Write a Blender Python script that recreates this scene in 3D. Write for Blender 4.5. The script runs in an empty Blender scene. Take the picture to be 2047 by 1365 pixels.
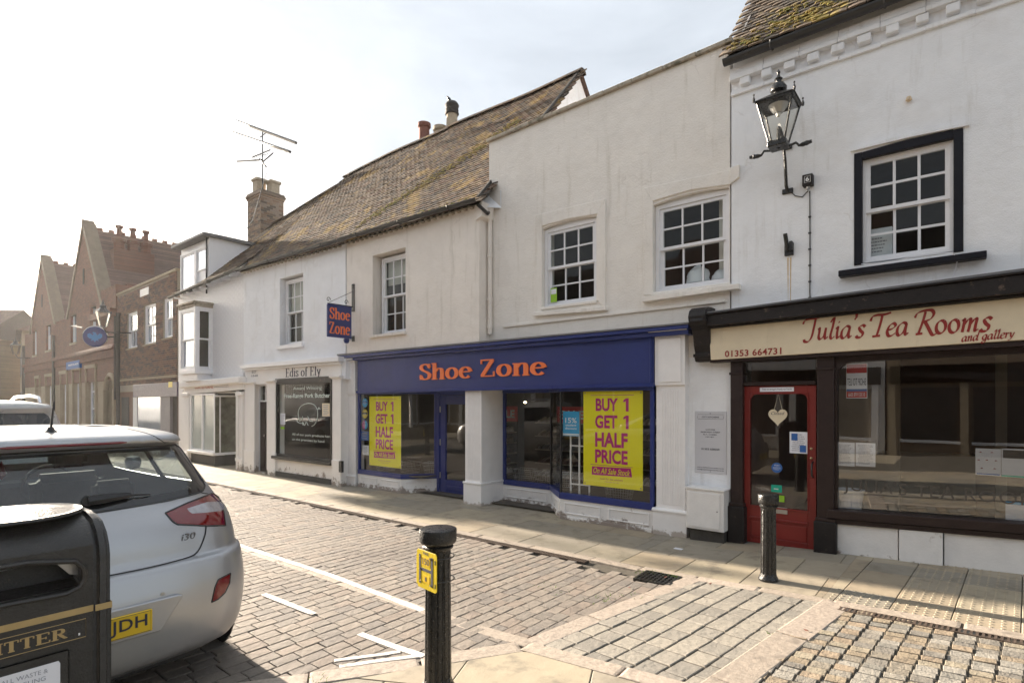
import bpy, bmesh, math, random
from mathutils import Vector, Matrix, noise
from mathutils.bvhtree import BVHTree
R = math.radians
rng = random.Random(7)
scene = bpy.context.scene
# ------------------------------------------------------------------ camera
CAM_Z = 1.8
FPX, CU, CV = 1114.0, 1023.5, 804.0
YAW = math.atan(901.5 / FPX)
SY, CY = math.sin(YAW), math.cos(YAW)
cam_d = bpy.data.cameras.new("camera")
cam_d.lens = FPX / 2047 * 36; cam_d.sensor_width = 36; cam_d.sensor_fit = 'HORIZONTAL'
cam_d.shift_y = (CV - 682.5) / 2047
cam_d.clip_start = 0.05; cam_d.clip_end = 2000
cam = bpy.data.objects.new("camera", cam_d)
scene.collection.objects.link(cam)
cam.location = (0, 0, CAM_Z); cam.rotation_euler = (R(90), 0, YAW)
scene.camera = cam
# ------------------------------------------------------------------ sun, sky, exposure
SUN_EL, SUN_OFF = R(13.0), R(1.7)          # low sun at the left end of the street, just behind the house line
sun_dir = Vector((-math.cos(SUN_OFF) * math.cos(SUN_EL), math.sin(SUN_OFF) * math.cos(SUN_EL), math.sin(SUN_EL)))
sd = bpy.data.lights.new("sun", 'SUN'); sd.energy = 4.0; sd.angle = R(0.8); sd.color = (1.0, 0.86, 0.70)
sun = bpy.data.objects.new("sun", sd); scene.collection.objects.link(sun)
sun.rotation_euler = sun_dir.to_track_quat('Z', 'Y').to_euler()
world = bpy.data.worlds.new("World"); scene.world = world; world.use_nodes = True
wn = world.node_tree; wn.nodes.clear()
def wnode(t, **k):
    n = wn.nodes.new(t)
    for a, b in k.items(): setattr(n, a, b)
    return n
w_out = wnode('ShaderNodeOutputWorld'); w_bg = wnode('ShaderNodeBackground'); w_sky = wnode('ShaderNodeTexSky')
w_sky.sky_type = 'NISHITA'; w_sky.sun_disc = False; w_sky.sun_elevation = SUN_EL
w_sky.sun_rotation = math.atan2(sun_dir.x, sun_dir.y)
w_sky.air_density = 1.0; w_sky.dust_density = 2.5; w_sky.ozone_density = 1.0
w_bg.inputs['Strength'].default_value = 0.15
# thin high cloud veil: pale grey cloud colour mixed over the clear sky
w_tc = wnode('ShaderNodeTexCoord'); w_map = wnode('ShaderNodeMapping'); w_map.inputs['Scale'].default_value = (1.0, 1.0, 2.6)
w_n = wnode('ShaderNodeTexNoise'); w_n.inputs['Scale'].default_value = 2.3; w_n.inputs['Detail'].default_value = 7; w_n.inputs['Roughness'].default_value = .55
w_n.inputs['Distortion'].default_value = .5
w_r = wnode('ShaderNodeMapRange'); w_r.inputs['From Min'].default_value = .3; w_r.inputs['From Max'].default_value = .72
w_r.inputs['To Min'].default_value = .82; w_r.inputs['To Max'].default_value = 1.24
w_dot = wnode('ShaderNodeVectorMath', operation='DOT_PRODUCT'); w_dot.inputs[1].default_value = sun_dir
w_pow = wnode('ShaderNodeMapRange'); w_pow.interpolation_type = 'SMOOTHSTEP'
w_pow.inputs['From Min'].default_value = .64; w_pow.inputs['From Max'].default_value = 1.0
w_pow.inputs['To Min'].default_value = 0; w_pow.inputs['To Max'].default_value = 1
w_col = wnode('ShaderNodeMix', data_type='RGBA')
w_col.inputs[6].default_value = (.82, .86, .90, 1); w_col.inputs[7].default_value = (5.2, 5.0, 4.7, 1)
w_mix = wnode('ShaderNodeMix', data_type='RGBA')
L = wn.links.new
L(w_tc.outputs['Generated'], w_map.inputs['Vector']); L(w_map.outputs[0], w_n.inputs['Vector']); L(w_n.outputs['Fac'], w_r.inputs['Value'])
L(w_tc.outputs['Generated'], w_dot.inputs[0]); L(w_dot.outputs['Value'], w_pow.inputs['Value'])
w_p2 = wnode('ShaderNodeMath', operation='POWER'); w_p2.inputs[1].default_value = 11; L(w_pow.outputs['Result'], w_p2.inputs[0]); L(w_p2.outputs[0], w_col.inputs[0])
w_mul = wnode('ShaderNodeVectorMath', operation='SCALE'); L(w_col.outputs[2], w_mul.inputs[0]); L(w_r.outputs['Result'], w_mul.inputs['Scale'])
w_mix.inputs[0].default_value = .92; L(w_sky.outputs[0], w_mix.inputs[6]); L(w_mul.outputs[0], w_mix.inputs[7])
L(w_mix.outputs[2], w_bg.inputs['Color']); L(w_bg.outputs[0], w_out.inputs['Surface'])
vs = scene.view_settings
vs.view_transform = 'Standard'; vs.look = 'None'; vs.gamma = 1; vs.use_curve_mapping = False
vs.exposure = 2.55
scene.cycles.use_denoising = True
scene.cycles.max_bounces = 7; scene.cycles.diffuse_bounces = 4; scene.cycles.glossy_bounces = 4
scene.cycles.transparent_max_bounces = 12; scene.cycles.sample_clamp_indirect = 6
scene.cycles.caustics_reflective = False; scene.cycles.caustics_refractive = False

# ------------------------------------------------------------------ measuring helpers (photo sight lines -> real planes)
def ray(u, v):
    a = (u - CU) / FPX; b = (CV - v) / FPX
    return Vector((-SY + a * CY, CY + a * SY, b))
def W(u, v, y):
    d = ray(u, v); t = y / d.y
    return Vector((t * d.x, y, CAM_Z + t * d.z))
def gz(x):
    if x < -3.6: return 0.0
    if x < -2.6: return 0.02 * (x + 3.6) ** 2
    return 0.02 + .04 * (min(x, 6) + 2.6)
def G(u, v):
    d = ray(u, v); z = 0
    for _ in range(8):
        t = (z - CAM_Z) / d.z; z = gz(t * d.x)
    return (t * d.x, t * d.y)
def pxsize(p, size):
    r = p.x * CY + p.y * SY; t = -p.x * SY + p.y * CY
    if t < .3: return 0
    u = CU + FPX * r / t; v = CV - FPX * (p.z - CAM_Z) / t
    if u < -20 or u > 2067 or v < -20 or v > 1385: return 0
    return size * FPX / t

# ------------------------------------------------------------------ objects
C = scene.collection
def tag(o, label=None, cat=None, group=None, kind=None):
    if label: o['label'] = label
    if cat: o['category'] = cat
    if group: o['group'] = group
    if kind: o['kind'] = kind
    return o
def thing(name, label, cat, loc=(0, 0, 0), rz=0, group=None, kind=None):
    o = bpy.data.objects.new(name, None); C.objects.link(o)
    o.empty_display_size = .2; o.location = loc; o.rotation_euler = (0, 0, rz)
    return tag(o, label, cat, group, kind)
def copy_tree(o, parent=None):
    c = o.copy(); C.objects.link(c)
    if parent: c.parent = parent
    for ch in list(o.children): copy_tree(ch, c)
    return c

class MB:
    def __init__(s): s.v = []; s.f = []
    def add(s, vs_, fs):
        n = len(s.v); s.v += [Vector(p) for p in vs_]; s.f += [tuple(i + n for i in f) for f in fs]; return s
    def box(s, x0, x1, y0, y1, z0, z1):
        if x0 > x1: x0, x1 = x1, x0
        if y0 > y1: y0, y1 = y1, y0
        if z0 > z1: z0, z1 = z1, z0
        return s.add([(x0, y0, z0), (x1, y0, z0), (x1, y1, z0), (x0, y1, z0), (x0, y0, z1), (x1, y0, z1), (x1, y1, z1), (x0, y1, z1)],
                     [(0, 3, 2, 1), (4, 5, 6, 7), (0, 1, 5, 4), (1, 2, 6, 5), (2, 3, 7, 6), (3, 0, 4, 7)])
    def prism(s, pts, y0, y1):                 # pts (x, z) extruded along y
        n = len(pts)
        return s.add([(p[0], y0, p[1]) for p in pts] + [(p[0], y1, p[1]) for p in pts],
                     [tuple(range(n)), tuple(range(2 * n - 1, n - 1, -1))] + [(i, (i + 1) % n, n + (i + 1) % n, n + i) for i in range(n)])
    def hprism(s, pts, z0, z1):                # pts (x, y) extruded along z
        n = len(pts)
        return s.add([(p[0], p[1], z0) for p in pts] + [(p[0], p[1], z1) for p in pts],
                     [tuple(range(n)), tuple(range(2 * n - 1, n - 1, -1))] + [(i, (i + 1) % n, n + (i + 1) % n, n + i) for i in range(n)])
    def xprism(s, pts, x0, x1):                # pts (y, z) extruded along x
        n = len(pts)
        return s.add([(x0, p[0], p[1]) for p in pts] + [(x1, p[0], p[1]) for p in pts],
                     [tuple(range(n)), tuple(range(2 * n - 1, n - 1, -1))] + [(i, (i + 1) % n, n + (i + 1) % n, n + i) for i in range(n)])
    def tube(s, path, r, n=8, closed=False):
        path = [Vector(p) for p in path]; m = len(path); rs = r if isinstance(r, (list, tuple)) else [r] * m
        vs_ = []; prev = None
        for i, p in enumerate(path):
            a = path[i - 1] if (i or closed) else p; b = path[(i + 1) % m] if (i < m - 1 or closed) else p
            t = (b - a).normalized() if (b - a).length > 1e-9 else Vector((0, 0, 1))
            if prev is None:
                up = Vector((0, 0, 1)) if abs(t.z) < .9 else Vector((1, 0, 0))
                prev = t.cross(up).normalized()
            nx = (prev - t * prev.dot(t)); nx = nx.normalized() if nx.length > 1e-6 else t.orthogonal().normalized()
            prev = nx; ny = t.cross(nx)
            for k in range(n):
                an = 2 * math.pi * k / n
                vs_.append(p + (nx * math.cos(an) + ny * math.sin(an)) * rs[i])
        fs = []
        for i in range(m if closed else m - 1):
            j = (i + 1) % m
            for k in range(n): fs.append((i * n + k, i * n + (k + 1) % n, j * n + (k + 1) % n, j * n + k))
        if not closed: fs += [tuple(range(n - 1, -1, -1)), tuple((m - 1) * n + k for k in range(n))]
        return s.add(vs_, fs)
    def lathe(s, prof, n=24, c=(0, 0, 0), flute=None):
        vs_ = []
        for (r, z) in prof:
            for k in range(n):
                an = 2 * math.pi * k / n; rr = r * (flute(an, z) if flute else 1)
                vs_.append((c[0] + rr * math.cos(an), c[1] + rr * math.sin(an), c[2] + z))
        m = len(prof)
        fs = [(i * n + k, i * n + (k + 1) % n, (i + 1) * n + (k + 1) % n, (i + 1) * n + k) for i in range(m - 1) for k in range(n)]
        fs += [tuple(range(n - 1, -1, -1)), tuple((m - 1) * n + k for k in range(n))]
        return s.add(vs_, fs)
    def xf(s, M, start=0):
        for i in range(start, len(s.v)): s.v[i] = M @ s.v[i]
        return s
    def mesh(s, name, mat, bevel=0, smooth=False, seg=1):
        me = bpy.data.meshes.new(name)
        bm = bmesh.new(); bv = [bm.verts.new(p) for p in s.v]
        for f in s.f:
            try: bm.faces.new([bv[i] for i in f])
            except ValueError: pass
        bmesh.ops.recalc_face_normals(bm, faces=bm.faces)
        if bevel: bmesh.ops.bevel(bm, geom=[e for e in bm.edges if len(e.link_faces) == 2 and e.calc_face_angle(0) > .5], offset=bevel, segments=seg, affect='EDGES', clamp_overlap=True)
        if smooth:
            for f in bm.faces: f.smooth = True
            for e in bm.edges:
                if len(e.link_faces) == 2 and e.calc_face_angle(0) > .7: e.smooth = False
        bm.to_mesh(me); bm.free(); me.materials.append(mat); return me
    def build(s, name, mat, parent=None, label=None, bevel=0, smooth=False, kind=None, seg=1, cat=None, group=None):
        o = bpy.data.objects.new(name, s.mesh(name, mat, bevel, smooth, seg)); C.objects.link(o)
        if parent: o.parent = parent
        return tag(o, label, cat, group, kind)

class Fac:                                     # a house front: local x along the front, -y to the street, z up
    def __init__(s, name, label, cat, x0, y0, ang=0.0, group=None):
        s.x0, s.y0, s.a = x0, y0, ang
        s.root = thing(name, label, cat, (x0, y0, 0), ang, group)
        s.M = Matrix.Translation((x0, y0, 0)) @ Matrix.Rotation(ang, 4, 'Z')
    def sz(s, u, v, off=0.0):
        n = (math.sin(s.a), -math.cos(s.a)); d = ray(u, v)
        t = (off + s.x0 * n[0] + s.y0 * n[1]) / (d.x * n[0] + d.y * n[1])
        px, py = t * d.x - s.x0, t * d.y - s.y0
        return (px * math.cos(s.a) + py * math.sin(s.a), CAM_Z + t * d.z)
    def s(s_, u, off=0.0): return s_.sz(u, 804, off)[0]
    def z(s_, u, v, off=0.0): return s_.sz(u, v, off)[1]
    def rect(s_, tl, tr, br, bl, off=0.0):     # averaged real rectangle from four sighted corners
        a, b, c, d = [s_.sz(p[0], p[1], off) for p in (tl, tr, br, bl)]
        return ((a[0] + d[0]) / 2, (b[0] + c[0]) / 2, (c[1] + d[1]) / 2, (a[1] + b[1]) / 2)
    def quad(s_, mb, pts, d0, d1):             # sighted polygon on the plane d1 in front of the wall, reaching back to d0
        return mb.prism([s_.sz(p[0], p[1], d1) for p in pts], -d1, -d0)

# ------------------------------------------------------------------ materials
def M(name, col, rough=.8, var=.12, scale=5, bump=.25, bscale=60, metal=0, rnd=None, col2=None, c2=(.5, .62), s2=1.5, coat=0, spec=.5, streak=None, brick=None, emit=None, aniso=None, bdist=.01, crack=False, splash=None):
    m = bpy.data.materials.new(name); m.use_nodes = True; nt = m.node_tree; nd = nt.nodes; ln = nt.links.new
    p = nd['Principled BSDF']; p.inputs['Roughness'].default_value = rough; p.inputs['Metallic'].default_value = metal
    p.inputs['Specular IOR Level'].default_value = spec; p.inputs['Coat Weight'].default_value = coat; p.inputs['Coat Roughness'].default_value = .06
    tc = nd.new('ShaderNodeTexCoord'); src = tc.outputs['Object']
    if rnd or aniso:
        ge = nd.new('ShaderNodeNewGeometry'); src = ge.outputs['Position']
    if aniso:
        mp = nd.new('ShaderNodeMapping'); mp.inputs['Scale'].default_value = aniso; ln(src, mp.inputs['Vector']); src = mp.outputs[0]
    def nz(sc, det=5, ro=.6):
        n = nd.new('ShaderNodeTexNoise'); n.inputs['Scale'].default_value = sc; n.inputs['Detail'].default_value = det; n.inputs['Roughness'].default_value = ro
        ln(src, n.inputs['Vector']); return n.outputs['Fac']
    def rng_(v, a, b, c, d):
        r = nd.new('ShaderNodeMapRange'); r.inputs['From Min'].default_value = a; r.inputs['From Max'].default_value = b
        r.inputs['To Min'].default_value = c; r.inputs['To Max'].default_value = d; ln(v, r.inputs['Value']); return r.outputs['Result']
    def mix(f, a, b, mode='MIX'):
        x = nd.new('ShaderNodeMix'); x.data_type = 'RGBA'; x.blend_type = mode
        for k, q in ((0, f), (6, a), (7, b)):
            if isinstance(q, (int, float)): x.inputs[k].default_value = q
            elif isinstance(q, tuple): x.inputs[k].default_value = (*q[:3], 1)
            else: ln(q, x.inputs[k])
        return x.outputs[2]
    cur = tuple(col)
    if rnd:
        at = nd.new('ShaderNodeAttribute'); at.attribute_name = 'rnd'; oi = nd.new('ShaderNodeObjectInfo')
        ad = nd.new('ShaderNodeMath'); ad.operation = 'ADD'; ln(at.outputs['Fac'], ad.inputs[0]); ln(oi.outputs['Random'], ad.inputs[1])
        fr = nd.new('ShaderNodeMath'); fr.operation = 'FRACT'; ln(ad.outputs[0], fr.inputs[0])
        cr = nd.new('ShaderNodeValToRGB'); e = cr.color_ramp.elements
        while len(e) > 1: e.remove(e[-1])
        e[0].color = (*rnd[0], 1); e[0].position = 0
        for i, c_ in enumerate(rnd[1:]):
            k = e.new((i + 1) / len(rnd)); k.color = (*c_, 1)
        cr.color_ramp.interpolation = 'CONSTANT'
        ln(fr.outputs[0], cr.inputs[0]); cur = cr.outputs['Color']
    bh = None
    if brick:                                  # brick / tile courses for far surfaces: (c1, c2, mortar, width, height, offset)
        bt = nd.new('ShaderNodeTexBrick'); c1, c2_, mo, bw, bhh = brick[:5]
        mp = nd.new('ShaderNodeMapping'); mp.inputs['Rotation'].default_value = (R(-90), 0, 0) if len(brick) < 6 else brick[5]
        ln(tc.outputs['Object'], mp.inputs['Vector']); ln(mp.outputs[0], bt.inputs['Vector'])
        bt.inputs['Color1'].default_value = (*c1, 1); bt.inputs['Color2'].default_value = (*c2_, 1); bt.inputs['Mortar'].default_value = (*mo, 1)
        bt.inputs['Scale'].default_value = 1; bt.inputs['Brick Width'].default_value = bw; bt.inputs['Row Height'].default_value = bhh
        bt.inputs['Mortar Size'].default_value = .006; bt.inputs['Mortar Smooth'].default_value = .3
        cur = bt.outputs['Color']; bh = bt.outputs['Fac']
    if col2: cur = mix(rng_(nz(s2, 7, .65), c2[0], c2[1], 0, 1), cur, col2)
    if var:
        f = rng_(nz(scale, 6, .65), .25, .75, 1 - var, 1 + var)
        g = nd.new('ShaderNodeCombineColor'); 
        for k in range(3): ln(f, g.inputs[k])
        cur = mix(1.0, cur, g.outputs[0], 'MULTIPLY')
    if streak:                                 # vertical weather streaks (colour, low, high)
        mp = nd.new('ShaderNodeMapping'); mp.inputs['Scale'].default_value = (7, 7, .7); ln(tc.outputs['Object'], mp.inputs['Vector'])
        n = nd.new('ShaderNodeTexNoise'); n.inputs['Scale'].default_value = 1; n.inputs['Detail'].default_value = 8; n.inputs['Roughness'].default_value = .7; ln(mp.outputs[0], n.inputs['Vector'])
        cur = mix(rng_(n.outputs['Fac'], streak[1], streak[2], 0, .7), cur, streak[0])
    if crack:                                  # hairline cracks and patch repairs in old render
        vo = nd.new('ShaderNodeTexVoronoi'); vo.feature = 'DISTANCE_TO_EDGE'; vo.inputs['Scale'].default_value = .55; dn = nd.new('ShaderNodeTexNoise'); dn.inputs['Scale'].default_value = 2.5; dn.inputs['Detail'].default_value = 6; ln(tc.outputs['Object'], dn.inputs['Vector'])
        va = nd.new('ShaderNodeVectorMath'); va.operation = 'MULTIPLY_ADD'; va.inputs[1].default_value = (.5, .5, .5); ln(dn.outputs['Color'], va.inputs[0]); ln(tc.outputs['Object'], va.inputs[2]); ln(va.outputs[0], vo.inputs['Vector'])
        e_ = rng_(vo.outputs['Distance'], .0, .004, .30, 0); mk = rng_(nz(.9, 3), .52, .60, 0, 1); mm = nd.new('ShaderNodeMath'); mm.operation = 'MULTIPLY'; ln(e_, mm.inputs[0]); ln(mk, mm.inputs[1]); cur = mix(mm.outputs[0], cur, (.42, .37, .32))
        cur = mix(rng_(nz(1.1, 4, .55), .55, .60, 0, .10), cur, (.55, .5, .45))
    if splash:                                 # mud and peeling along the foot of the wall (colour, height)
        sx_ = nd.new('ShaderNodeSeparateXYZ'); ln(tc.outputs['Object'], sx_.inputs[0]); h1 = rng_(sx_.outputs[2], splash[1], 0, -.12, .22); a1 = nd.new('ShaderNodeMath'); a1.operation = 'ADD'; ln(h1, a1.inputs[0]); ln(nz(7, 8, .7), a1.inputs[1])
        cur = mix(rng_(a1.outputs[0], .58, .66, 0, .85), cur, splash[0])
    if isinstance(cur, tuple): p.inputs['Base Color'].default_value = (*cur, 1)
    else: ln(cur, p.inputs['Base Color'])
    if bump or bh:
        b = nd.new('ShaderNodeBump'); b.inputs['Strength'].default_value = bump; b.inputs['Distance'].default_value = bdist
        h = nz(bscale, 4, .6)
        if bh:
            s_ = nd.new('ShaderNodeMath'); s_.operation = 'SUBTRACT'; ln(h, s_.inputs[0]); ln(bh, s_.inputs[1]); h = s_.outputs[0]
        else:
            s_ = nd.new('ShaderNodeMath'); s_.operation = 'MULTIPLY_ADD'; ln(nz(bscale * .12, 3, .5), s_.inputs[0]); s_.inputs[1].default_value = 2.0; ln(h, s_.inputs[2]); h = s_.outputs[0]
        ln(h, b.inputs['Height']); ln(b.outputs[0], p.inputs['Normal'])
    if rough > .25 and var:
        ln(rng_(nz(scale * 3), .3, .7, max(rough - .08, .02), min(rough + .08, 1)), p.inputs['Roughness'])
    if emit: p.inputs['Emission Color'].default_value = (*emit[0], 1); p.inputs['Emission Strength'].default_value = emit[1]
    return m
def glass_mat(name, tint=(.86, .9, .88), k=1.7, base=.02):
    m = bpy.data.materials.new(name); m.use_nodes = True; nt = m.node_tree; nd = nt.nodes; ln = nt.links.new; nd.clear()
    o = nd.new('ShaderNodeOutputMaterial'); mx = nd.new('ShaderNodeMixShader'); t = nd.new('ShaderNodeBsdfTransparent'); g = nd.new('ShaderNodeBsdfGlossy')
    t.inputs['Color'].default_value = (*tint, 1); g.inputs['Roughness'].default_value = .0
    f = nd.new('ShaderNodeFresnel'); f.inputs['IOR'].default_value = 1.5
    ma = nd.new('ShaderNodeMath'); ma.operation = 'MULTIPLY_ADD'; ma.inputs[1].default_value = k; ma.inputs[2].default_value = base; ma.use_clamp = True
    tc = nd.new('ShaderNodeTexCoord'); n = nd.new('ShaderNodeTexNoise'); n.inputs['Scale'].default_value = 1.3; n.inputs['Detail'].default_value = 1
    b = nd.new('ShaderNodeBump'); b.inputs['Strength'].default_value = .06; b.inputs['Distance'].default_value = .02
    ln(tc.outputs['Object'], n.inputs['Vector']); ln(n.outputs['Fac'], b.inputs['Height']); ln(b.outputs[0], g.inputs['Normal'])
    ge = nd.new('ShaderNodeNewGeometry'); io = nd.new('ShaderNodeMath'); io.operation = 'MULTIPLY_ADD'; io.inputs[1].default_value = 1 / 1.5 - 1.5; io.inputs[2].default_value = 1.5; ln(ge.outputs['Backfacing'], io.inputs[0]); ln(io.outputs[0], f.inputs['IOR'])   # same reflectance from both sides of the pane
    ln(f.outputs[0], ma.inputs[0]); ln(ma.outputs[0], mx.inputs[0]); ln(t.outputs[0], mx.inputs[1]); ln(g.outputs[0], mx.inputs[2]); ln(mx.outputs[0], o.inputs[0])
    return m
K = {}
K['cream'] = M('cream_render', (.84, .785, .725), .85, .05, 2.5, .5, 55, streak=((.50, .45, .37), .55, .80), bdist=.02, crack=True)
K['cream2'] = M('cream_render_right', (.84, .80, .745), .85, .06, 1.8, .5, 40, streak=((.52, .47, .38), .55, .80), bdist=.02, crack=True)
K['white_render'] = M('white_render', (.87, .88, .90), .85, .05, 3, .35, 75, streak=((.56, .54, .51), .56, .80), bdist=.02, crack=True)
K['edis'] = M('warm_white_render', (.86, .83, .80), .85, .05, 3, .3, 60, splash=((.28, .22, .17), .35), streak=((.6, .57, .52), .64, .85))
K['paint_white'] = M('white_gloss_paint', (.86, .845, .84), .45, .05, 6, .15, 30, splash=((.40, .34, .29), .13), streak=((.55, .5, .45), .66, .85))
K['joinery'] = M('white_joinery', (.80, .80, .82), .4, .05, 9, .1, 40)
K['riser'] = M('stall_riser_paint', (.80, .785, .77), .5, .07, 6, .3, 40, splash=((.20, .15, .12), .20), col2=(.36, .31, .26), c2=(.66, .74), s2=4)
K['brickpaint'] = M('painted_brick', (.80, .80, .82), .38, .04, 5, .3, 60)
K['navy'] = M('navy_paint', (.014, .030, .165), .42, .14, 2.5, .05, 30, streak=((.05, .065, .17), .58, .85))
K['blue'] = M('blue_frame', (.012, .028, .17), .35, .08, 6, .05, 30)
K['orange'] = M('orange_letters', (.88, .20, .055), .45, .03, 6, 0)
K['black'] = M('black_paint', (.016, .013, .013), .5, spec=.3, var=.3, scale=12, bump=.4, bscale=45, col2=(.10, .07, .055), c2=(.62, .7), s2=9)
K['brownblack'] = M('dark_timber_paint', (.024, .013, .012), .42, .25, 8, .3, 45, spec=.35)
K['iron'] = M('black_iron', (.014, .014, .014), .30, .3, 18, .5, 70, col2=(.16, .07, .035), c2=(.69, .73), s2=22)
K['red'] = M('red_door_paint', (.22, .018, .014), .38, .12, 3, .15, 40)
K['creamboard'] = M('cream_sign_board', (.72, .62, .45), .5, .07, 4, .1, 40, streak=((.36, .28, .17), .6, .85))
K['darkred'] = M('dark_red_letters', (.28, .02, .015), .5, .05, 6, 0)
K['yellow'] = M('yellow_poster', (.92, .82, .005), .55, .03, 4, .2, 6)
K['magenta'] = M('magenta_print', (.50, .008, .20), .6, .03, 4, 0)
K['sandstone'] = M('sandstone_slab', (.4, .34, .25), .75, .13, 3, .35, 90, rnd=[(.335, .29, .22), (.29, .256, .20), (.36, .31, .225), (.26, .235, .19), (.32, .265, .19)], col2=(.20, .175, .135), c2=(.52, .68), s2=4, bdist=.004)
K['sett'] = M('road_sett', (.25, .21, .18), .8, .16, 30, .9, 150, col2=(.165, .14, .12), c2=(.50, .66), s2=.8, rnd=[(.225, .196, .165), (.20, .177, .152), (.245, .21, .175), (.18, .16, .141), (.212, .186, .16), (.235, .203, .17), (.228, .188, .155)], bdist=.006)
K['greyblock'] = M('grey_granite_block', (.4, .37, .33), .75, .18, 60, .8, 160, rnd=[(.28, .258, .22), (.25, .232, .20), (.30, .275, .232), (.22, .205, .178)], bdist=.006)
K['cobble'] = M('mixed_cobble', (.4, .3, .2), .9, .26, 18, 1.0, 60, spec=.3, rnd=[(.26, .215, .155), (.25, .23, .195), (.28, .245, .185), (.21, .20, .175), (.25, .205, .15), (.28, .262, .228), (.23, .205, .165), (.275, .22, .16), (.20, .185, .16)], bdist=.008)
K['granite'] = M('pink_granite_kerb', (.44, .36, .29), .75, .30, 40, col2=(.20, .17, .14), c2=(.58, .68), s2=5, bump=.6, bscale=140, rnd=[(.36, .305, .25), (.33, .28, .23), (.385, .325, .27)], bdist=.005)
K['grout'] = M('joint_sand', (.07, .06, .045), .95, .3, 12, .5, 90, col2=(.06, .085, .02), c2=(.66, .7), s2=3)
K['roadline'] = M('white_road_paint', (.70, .67, .62), .6, .06, 25, .5, 120, col2=(.40, .35, .30), c2=(.58, .66), s2=9)
K['roof'] = M('clay_roof_tile', (.2, .15, .1), .9, .2, 20, .8, 60, rnd=[(.115, .075, .048), (.08, .058, .042), (.14, .094, .058), (.058, .045, .034), (.10, .072, .048), (.155, .108, .066), (.12, .068, .042)], col2=(.27, .175, .055), c2=(.55, .62), s2=1.5, bdist=.01)
K['tearoof'] = M('mossy_roof_tile', (.2, .15, .1), .9, .2, 20, .8, 60, rnd=[(.15, .11, .08), (.11, .085, .065), (.18, .135, .095), (.085, .07, .055)], col2=(.30, .225, .05), c2=(.55, .64), s2=2.6, bdist=.01)
K['farroof'] = M('far_roof_tile', (.15, .09, .07), .9, .2, 3, .6, 30, brick=((.17, .10, .075), (.11, .07, .055), (.05, .035, .03), .2, .12, (R(-90), 0, R(-90))))
K['moss'] = M('moss', (.26, .19, .05), .95, .35, 30, 1, 80, col2=(.16, .17, .03), c2=(.5, .6), s2=8)
K['lead'] = M('lead_flashing', (.16, .16, .165), .55, .2, 6, .3, 30)
K['stonecap'] = M('weathered_coping', (.40, .35, .28), .9, .2, 8, .7, 50, col2=(.16, .15, .11), c2=(.52, .64), s2=7)
K['gutter'] = M('black_gutter', (.025, .024, .024), .35, .2, 8, .1, 30)
K['brownbrick'] = M('brown_brick', (.2, .12, .08), .9, .15, 20, .6, 60, rnd=[(.17, .09, .06), (.14, .078, .055), (.20, .11, .072), (.11, .072, .055), (.18, .10, .068), (.085, .06, .048)])
K['chimbrick'] = M('chimney_brick', (.25, .17, .12), .9, .18, 20, .6, 60, rnd=[(.27, .18, .12), (.20, .145, .105), (.30, .21, .145), (.15, .115, .09), (.24, .15, .10), (.29, .22, .17)])
K['mortar'] = M('mortar', (.33, .28, .22), .95, .12, 20, .4, 80)
K['dullstone'] = M('dull_stone', (.19, .145, .105), .9, .15, 4, .4, 30)
K['farbrick'] = M('far_red_brick', (.25, .1, .06), .9, .12, 2, .5, 30, brick=((.20, .082, .052), (.14, .062, .042), (.16, .12, .09), .225, .075))
K['farstone'] = M('far_stone', (.36, .29, .2), .9, .12, 3, .4, 30)
K['farbrick2'] = M('far_yellow_brick', (.28, .2, .13), .9, .12, 2, .5, 30, brick=((.30, .22, .14), (.23, .17, .12), (.25, .2, .16), .225, .075))
K['terracotta'] = M('terracotta_pot', (.20, .075, .05), .8, .2, 12, .3, 40)
K['buffpot'] = M('buff_pot', (.40, .33, .24), .85, .2, 12, .3, 40)
K['plinth'] = M('dark_plinth', (.05, .045, .04), .8, .2, 8, .5, 40)
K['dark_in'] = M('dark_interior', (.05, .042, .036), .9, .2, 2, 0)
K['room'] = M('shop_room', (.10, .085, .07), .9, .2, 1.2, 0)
K['roompale'] = M('pale_room', (.30, .26, .21), .9, .2, 1.2, 0)
K['roomred'] = M('red_brown_room', (.15, .085, .065), .9, .25, 1.2, 0)
K['chrome'] = M('bright_metal', (.75, .75, .77), .12, 0, 5, 0, metal=1)
K['steel'] = M('dull_steel', (.42, .42, .42), .35, .1, 12, .1, metal=1)
K['brass'] = M('worn_brass', (.45, .36, .22), .35, .2, 12, .1, metal=1)
K['paper'] = M('white_paper', (.78, .79, .84), .6, .02, 3, 0)
K['grey_print'] = M('grey_print', (.30, .31, .36), .7, 0, 3, 0)
K['ink'] = M('dark_ink', (.035, .035, .055), .7, 0, 3, 0)
K['skyblue'] = M('sky_blue_print', (.02, .33, .62), .55, .02, 3, 0)
K['whiteprint'] = M('white_print', (.82, .82, .82), .6, 0, 3, 0)
K['etched'] = M('etched_lettering', (.66, .74, .70), .6, .25, 18, 0)
K['lime'] = M('lime_print', (.3, .55, .03), .6, 0, 3, 0)
K['teal'] = M('teal_print', (.01, .38, .26), .6, 0, 3, 0)
K['midblue'] = M('mid_blue_print', (.03, .12, .38), .6, 0, 3, 0)
K['salered'] = M('red_print', (.5, .02, .02), .6, 0, 3, 0)
K['fadedred'] = M('faded_red_print', (.60, .30, .27), .7, .3, 25, 0)
K['blacktrim'] = M('black_plastic', (.018, .018, .019), .4, .1, 12, .1, 60)
K['tyre'] = M('tyre_rubber', (.02, .02, .02), .85, .1, 12, .3, 60)
K['silver'] = M('silver_car_paint', (.43, .435, .45), .32, 0, 3, 0, metal=.6, coat=0)
K['whitecar'] = M('pale_car_paint', (.42, .41, .40), .32, .02, 3, 0, metal=.3, coat=.8)
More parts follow.
